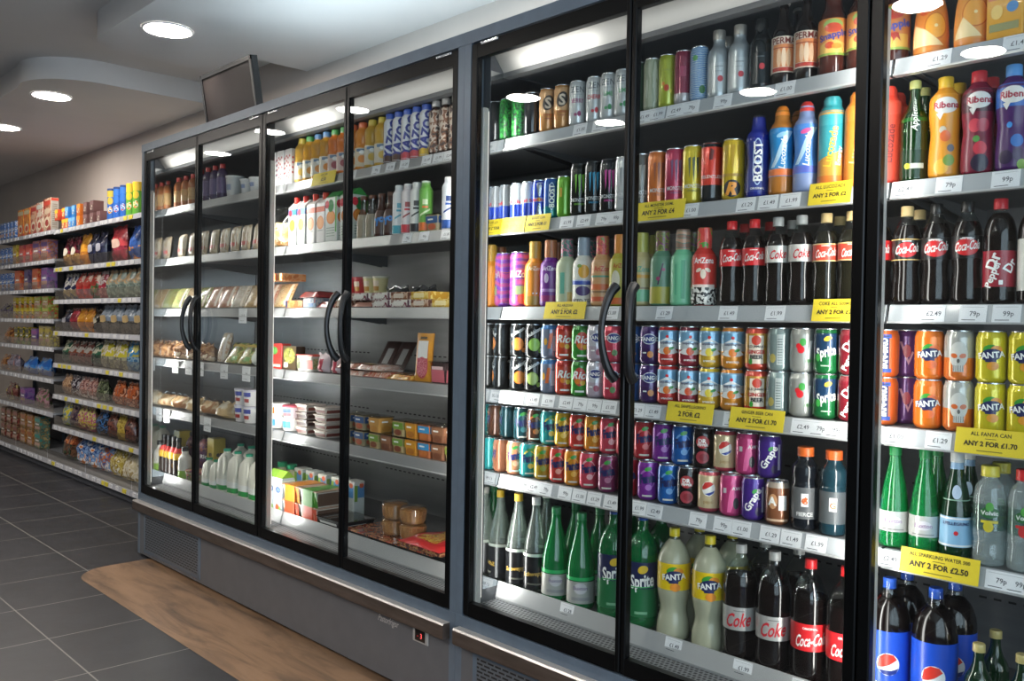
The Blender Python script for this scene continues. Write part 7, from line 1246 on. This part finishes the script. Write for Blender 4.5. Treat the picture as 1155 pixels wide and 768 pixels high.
# ------------------------------------------------------------------ wall shelving
GND = P('4b4f55', .5, .1); GSH = P('8f9297', .45, .15); GLIP = P('a6a8ae', .4, .1); GTK = P('c9cacc', .5); GYE = P('cdbf3a', .5)
def gondola(x0, x1, zs, label, y0, key):
    R = Root('shelving_unit', ((x0+x1)/2, .78, 0), label, 'shelving', 'wall shelving units')
    b = MB(); b.box(x0, x1, .955, .975, .0, 2.22, GND); R.part('back_panel', b, smooth=False)
    for x in (x0+.012, x1-.012): u = MB(); u.box(x-.011, x+.011, .93, .955, 0, 2.24, GND); R.part('upright', u, smooth=False)
    k = MB(); k.box(x0+.002, x1-.002, .53, .955, 0, .052, GND); R.part('kick_plinth', k, smooth=False)
    for i, z in enumerate(zs):
        yf = y0 if i < len(zs)-1 else .50
        s = MB(); s.box(x0+.002, x1-.002, yf+.006, .95, z-.02, z, GSH if i else GSH)
        for xx in (x0+.03, x1-.03): s.extr([(yf+.03, z-.02), (.93, z-.02), (.93, z-.045), (yf+.03, z-.026)], xx-.002, xx+.002, GND)
        so = R.part('shelf', s, smooth=False)
        t = MB(); t.extr([(yf-.004, z-.040), (yf+.002, z-.0), (yf+.007, z), (yf+.007, z-.040)], x0+.002, x1-.002, GLIP)
        rnd = random.Random(int(z*100)+int(x0*10)); x = x0+.06
        while x < x1-.1:
            w_ = rnd.uniform(.05, .08); m = GYE if (rnd.random() < .22 and key == 'gnear') else GTK
            t.box(x, x+w_, yf-.0055, yf+.004, z-.036, z-.006, m); x += w_+rnd.uniform(.02, .09)
        R.part('ticket_rail', t, so, smooth=False)
        if i:
            c = MB(); c.box(x0+.01, x1-.01, yf+.010, yf+.012, z, z+(.085 if key == 'gnear' else .07), CLEAR('f2f0ec', .02)); R.part('clear_riser', c, so, smooth=False)
    return R
GN = [2.155, 1.815, 1.529, 1.248, .961, .681, .403, .10]; GF = [2.165, 1.90, 1.635, 1.355, 1.098, .81, .505, .10]
gondola(-6.70, -5.72, GN, 'wall shelving bay nearest the cooler, mostly hidden behind its grey side', .55, 'ghid')
gondola(-7.70, -6.70, GN, 'wall shelving bay topped by tall blue and green crisp tubes', .55, 'gnear')
gondola(-8.70, -7.70, GN, 'wall shelving bay topped by red, sky blue, orange and brown snack cartons', .55, 'gnear')
gondola(-9.70, -8.70, GF, 'wall shelving bay topped by orange and red cereal boxes', .55, 'gfar')
gondola(-10.70, -9.70, GF, 'wall shelving bay at the left edge topped by slim blue boxes', .55, 'gfar')
# ------------------------------------------------------------------ stock
def meshes(key):
    T = TYPES[key]
    if T['parts'] is None:
        T['parts'] = [(n, mb.build(n), [(cn, cm.build(cn)) for cn, cm in ch]) for n, mb, ch in T['fn']()]
    return T
SHELF = ['top', 'second', 'third', 'fourth', 'fifth', 'bottom']
GROUPN = {'can': 'drink cans', 'bottle': 'bottles', 'carton': 'cartons', 'milk bottle': 'milk bottles', 'tub': 'tubs and pots', 'bag': 'bags', 'packet': 'flat packets', 'box': 'boxes', 'sandwich': 'sandwich packs', 'tube': 'crisp tubes', 'pie': 'pies'}
LAYER = {'': '', 'low': 'lower', 'up': 'upper', 'up2': 'third-layer', 'up3': 'fourth-layer', 'back': 'rear', 'backup': 'upper rear'}
stock = []
def place(key, x, y, z, rot):
    T = meshes(key)
    if len(T['parts']) == 1:
        n, me, ch = T['parts'][0]
        o = link(T['name'], me, None, (x, y, z))
    else:
        o = link(T['name'], None, None, (x, y, z)); o.empty_display_size = .02
        for n, me, ch in T['parts']:
            p = link(n, me, o)
            for cn, cm in ch: link(cn, cm, p)
    o.rotation_euler = (0, 0, rot)
    return o
rr = random.Random(11)
for c, s, tier, items in ROWS:
    for key, x, y, z, door in items:
        T = TYPES[key]
        full = math.atan2(-x, 2+y)
        if T['cat'] == 'bottle': rot = full*rr.uniform(.86, 1.06)
        elif T['cat'] == 'can': rot = full*(1.05 if key == 'c_irn' else rr.uniform(.75, 1.1))
        elif T['name'] in ('milk_bottle', 'pork_pie'): rot = rr.uniform(-.1, .1)
        elif T['name'] in ('food_tub', 'crisp_tube') and T['fn'].__code__.co_name: rot = rr.uniform(-.02, .02) if c == 'far' else full*.6
        else: rot = rr.uniform(-.015, .015)
        o = place(key, x, y, z, rot)
        stock.append((c, s, tier, door, x, key, o))

# names that tell one thing from all the others: look first, then shelf and door, then the place in its run
def where(c, s, door):
    if c in ('near', 'far'): return f"{SHELF[s-1]} shelf, {c} cooler, {ORD[door-1]} door"
    n = 'top' if s == 0 else 'base' if s == 7 else ORD[s]
    return f"{n} shelf of the {'crisp' if c == 'gnear' else 'cereal'} shelving"
count = {}
for c, s, tier, door, x, key, o in stock: count[key] = count.get(key, 0)+1
runs = {}
for it in stock:
    c, s, tier, door, x, key, o = it
    runs.setdefault((c, s, tier, door, key), []).append(it)
for (c, s, tier, door, key), L in runs.items():
    L.sort(key=lambda t: t[4]); T = TYPES[key]
    for i, it in enumerate(L):
        o = it[-1]; desc = T['desc']
        lay = LAYER[tier]
        if count[key] == 1: lab = f"{desc}, {where(c, s, door)}"
        else:
            pos = (ORD[i]+' ' if len(L) > 1 else '') + (lay+' ' if lay else '') + ('one' if len(L) > 1 or lay else '')
            pos = pos.strip()
            lab = f"{desc}, {pos+', ' if pos else ''}{where(c, s, door)}"
            if len(L) > 1:
                full = f"{desc}, {ORD[i]} {lay+' ' if lay else ''}from left, {where(c, s, door)}"
                if len(full.split()) <= 16: lab = full
        if len(lab.split()) > 16:
            lab = lab.replace(' shelf,', ' shelf').replace(' cooler, ', ' cooler ').replace(' of the ', ', ')
            ws = lab.split()
            if len(ws) > 16: lab = lab.replace(' one,', ',').replace(' with ', ' ', 1)
            if len(lab.split()) > 16: lab = lab.replace(' and ', ' ', 1)
            if len(lab.split()) > 16: print('LONG', lab)
        tag(o, lab, T['cat'])
        gname = GROUPN[T['cat']]
        o['group'] = f"{gname} on the {SHELF[s-1] if c in ('near','far') else ('base' if s == 7 else 'top' if s == 0 else ORD[s])} shelf of the {dict(near='near cooler', far='far cooler', gnear='crisp shelving', gfar='cereal shelving')[c]}"
for o in bpy.data.objects:
    if '_base' in o: del o['_base']
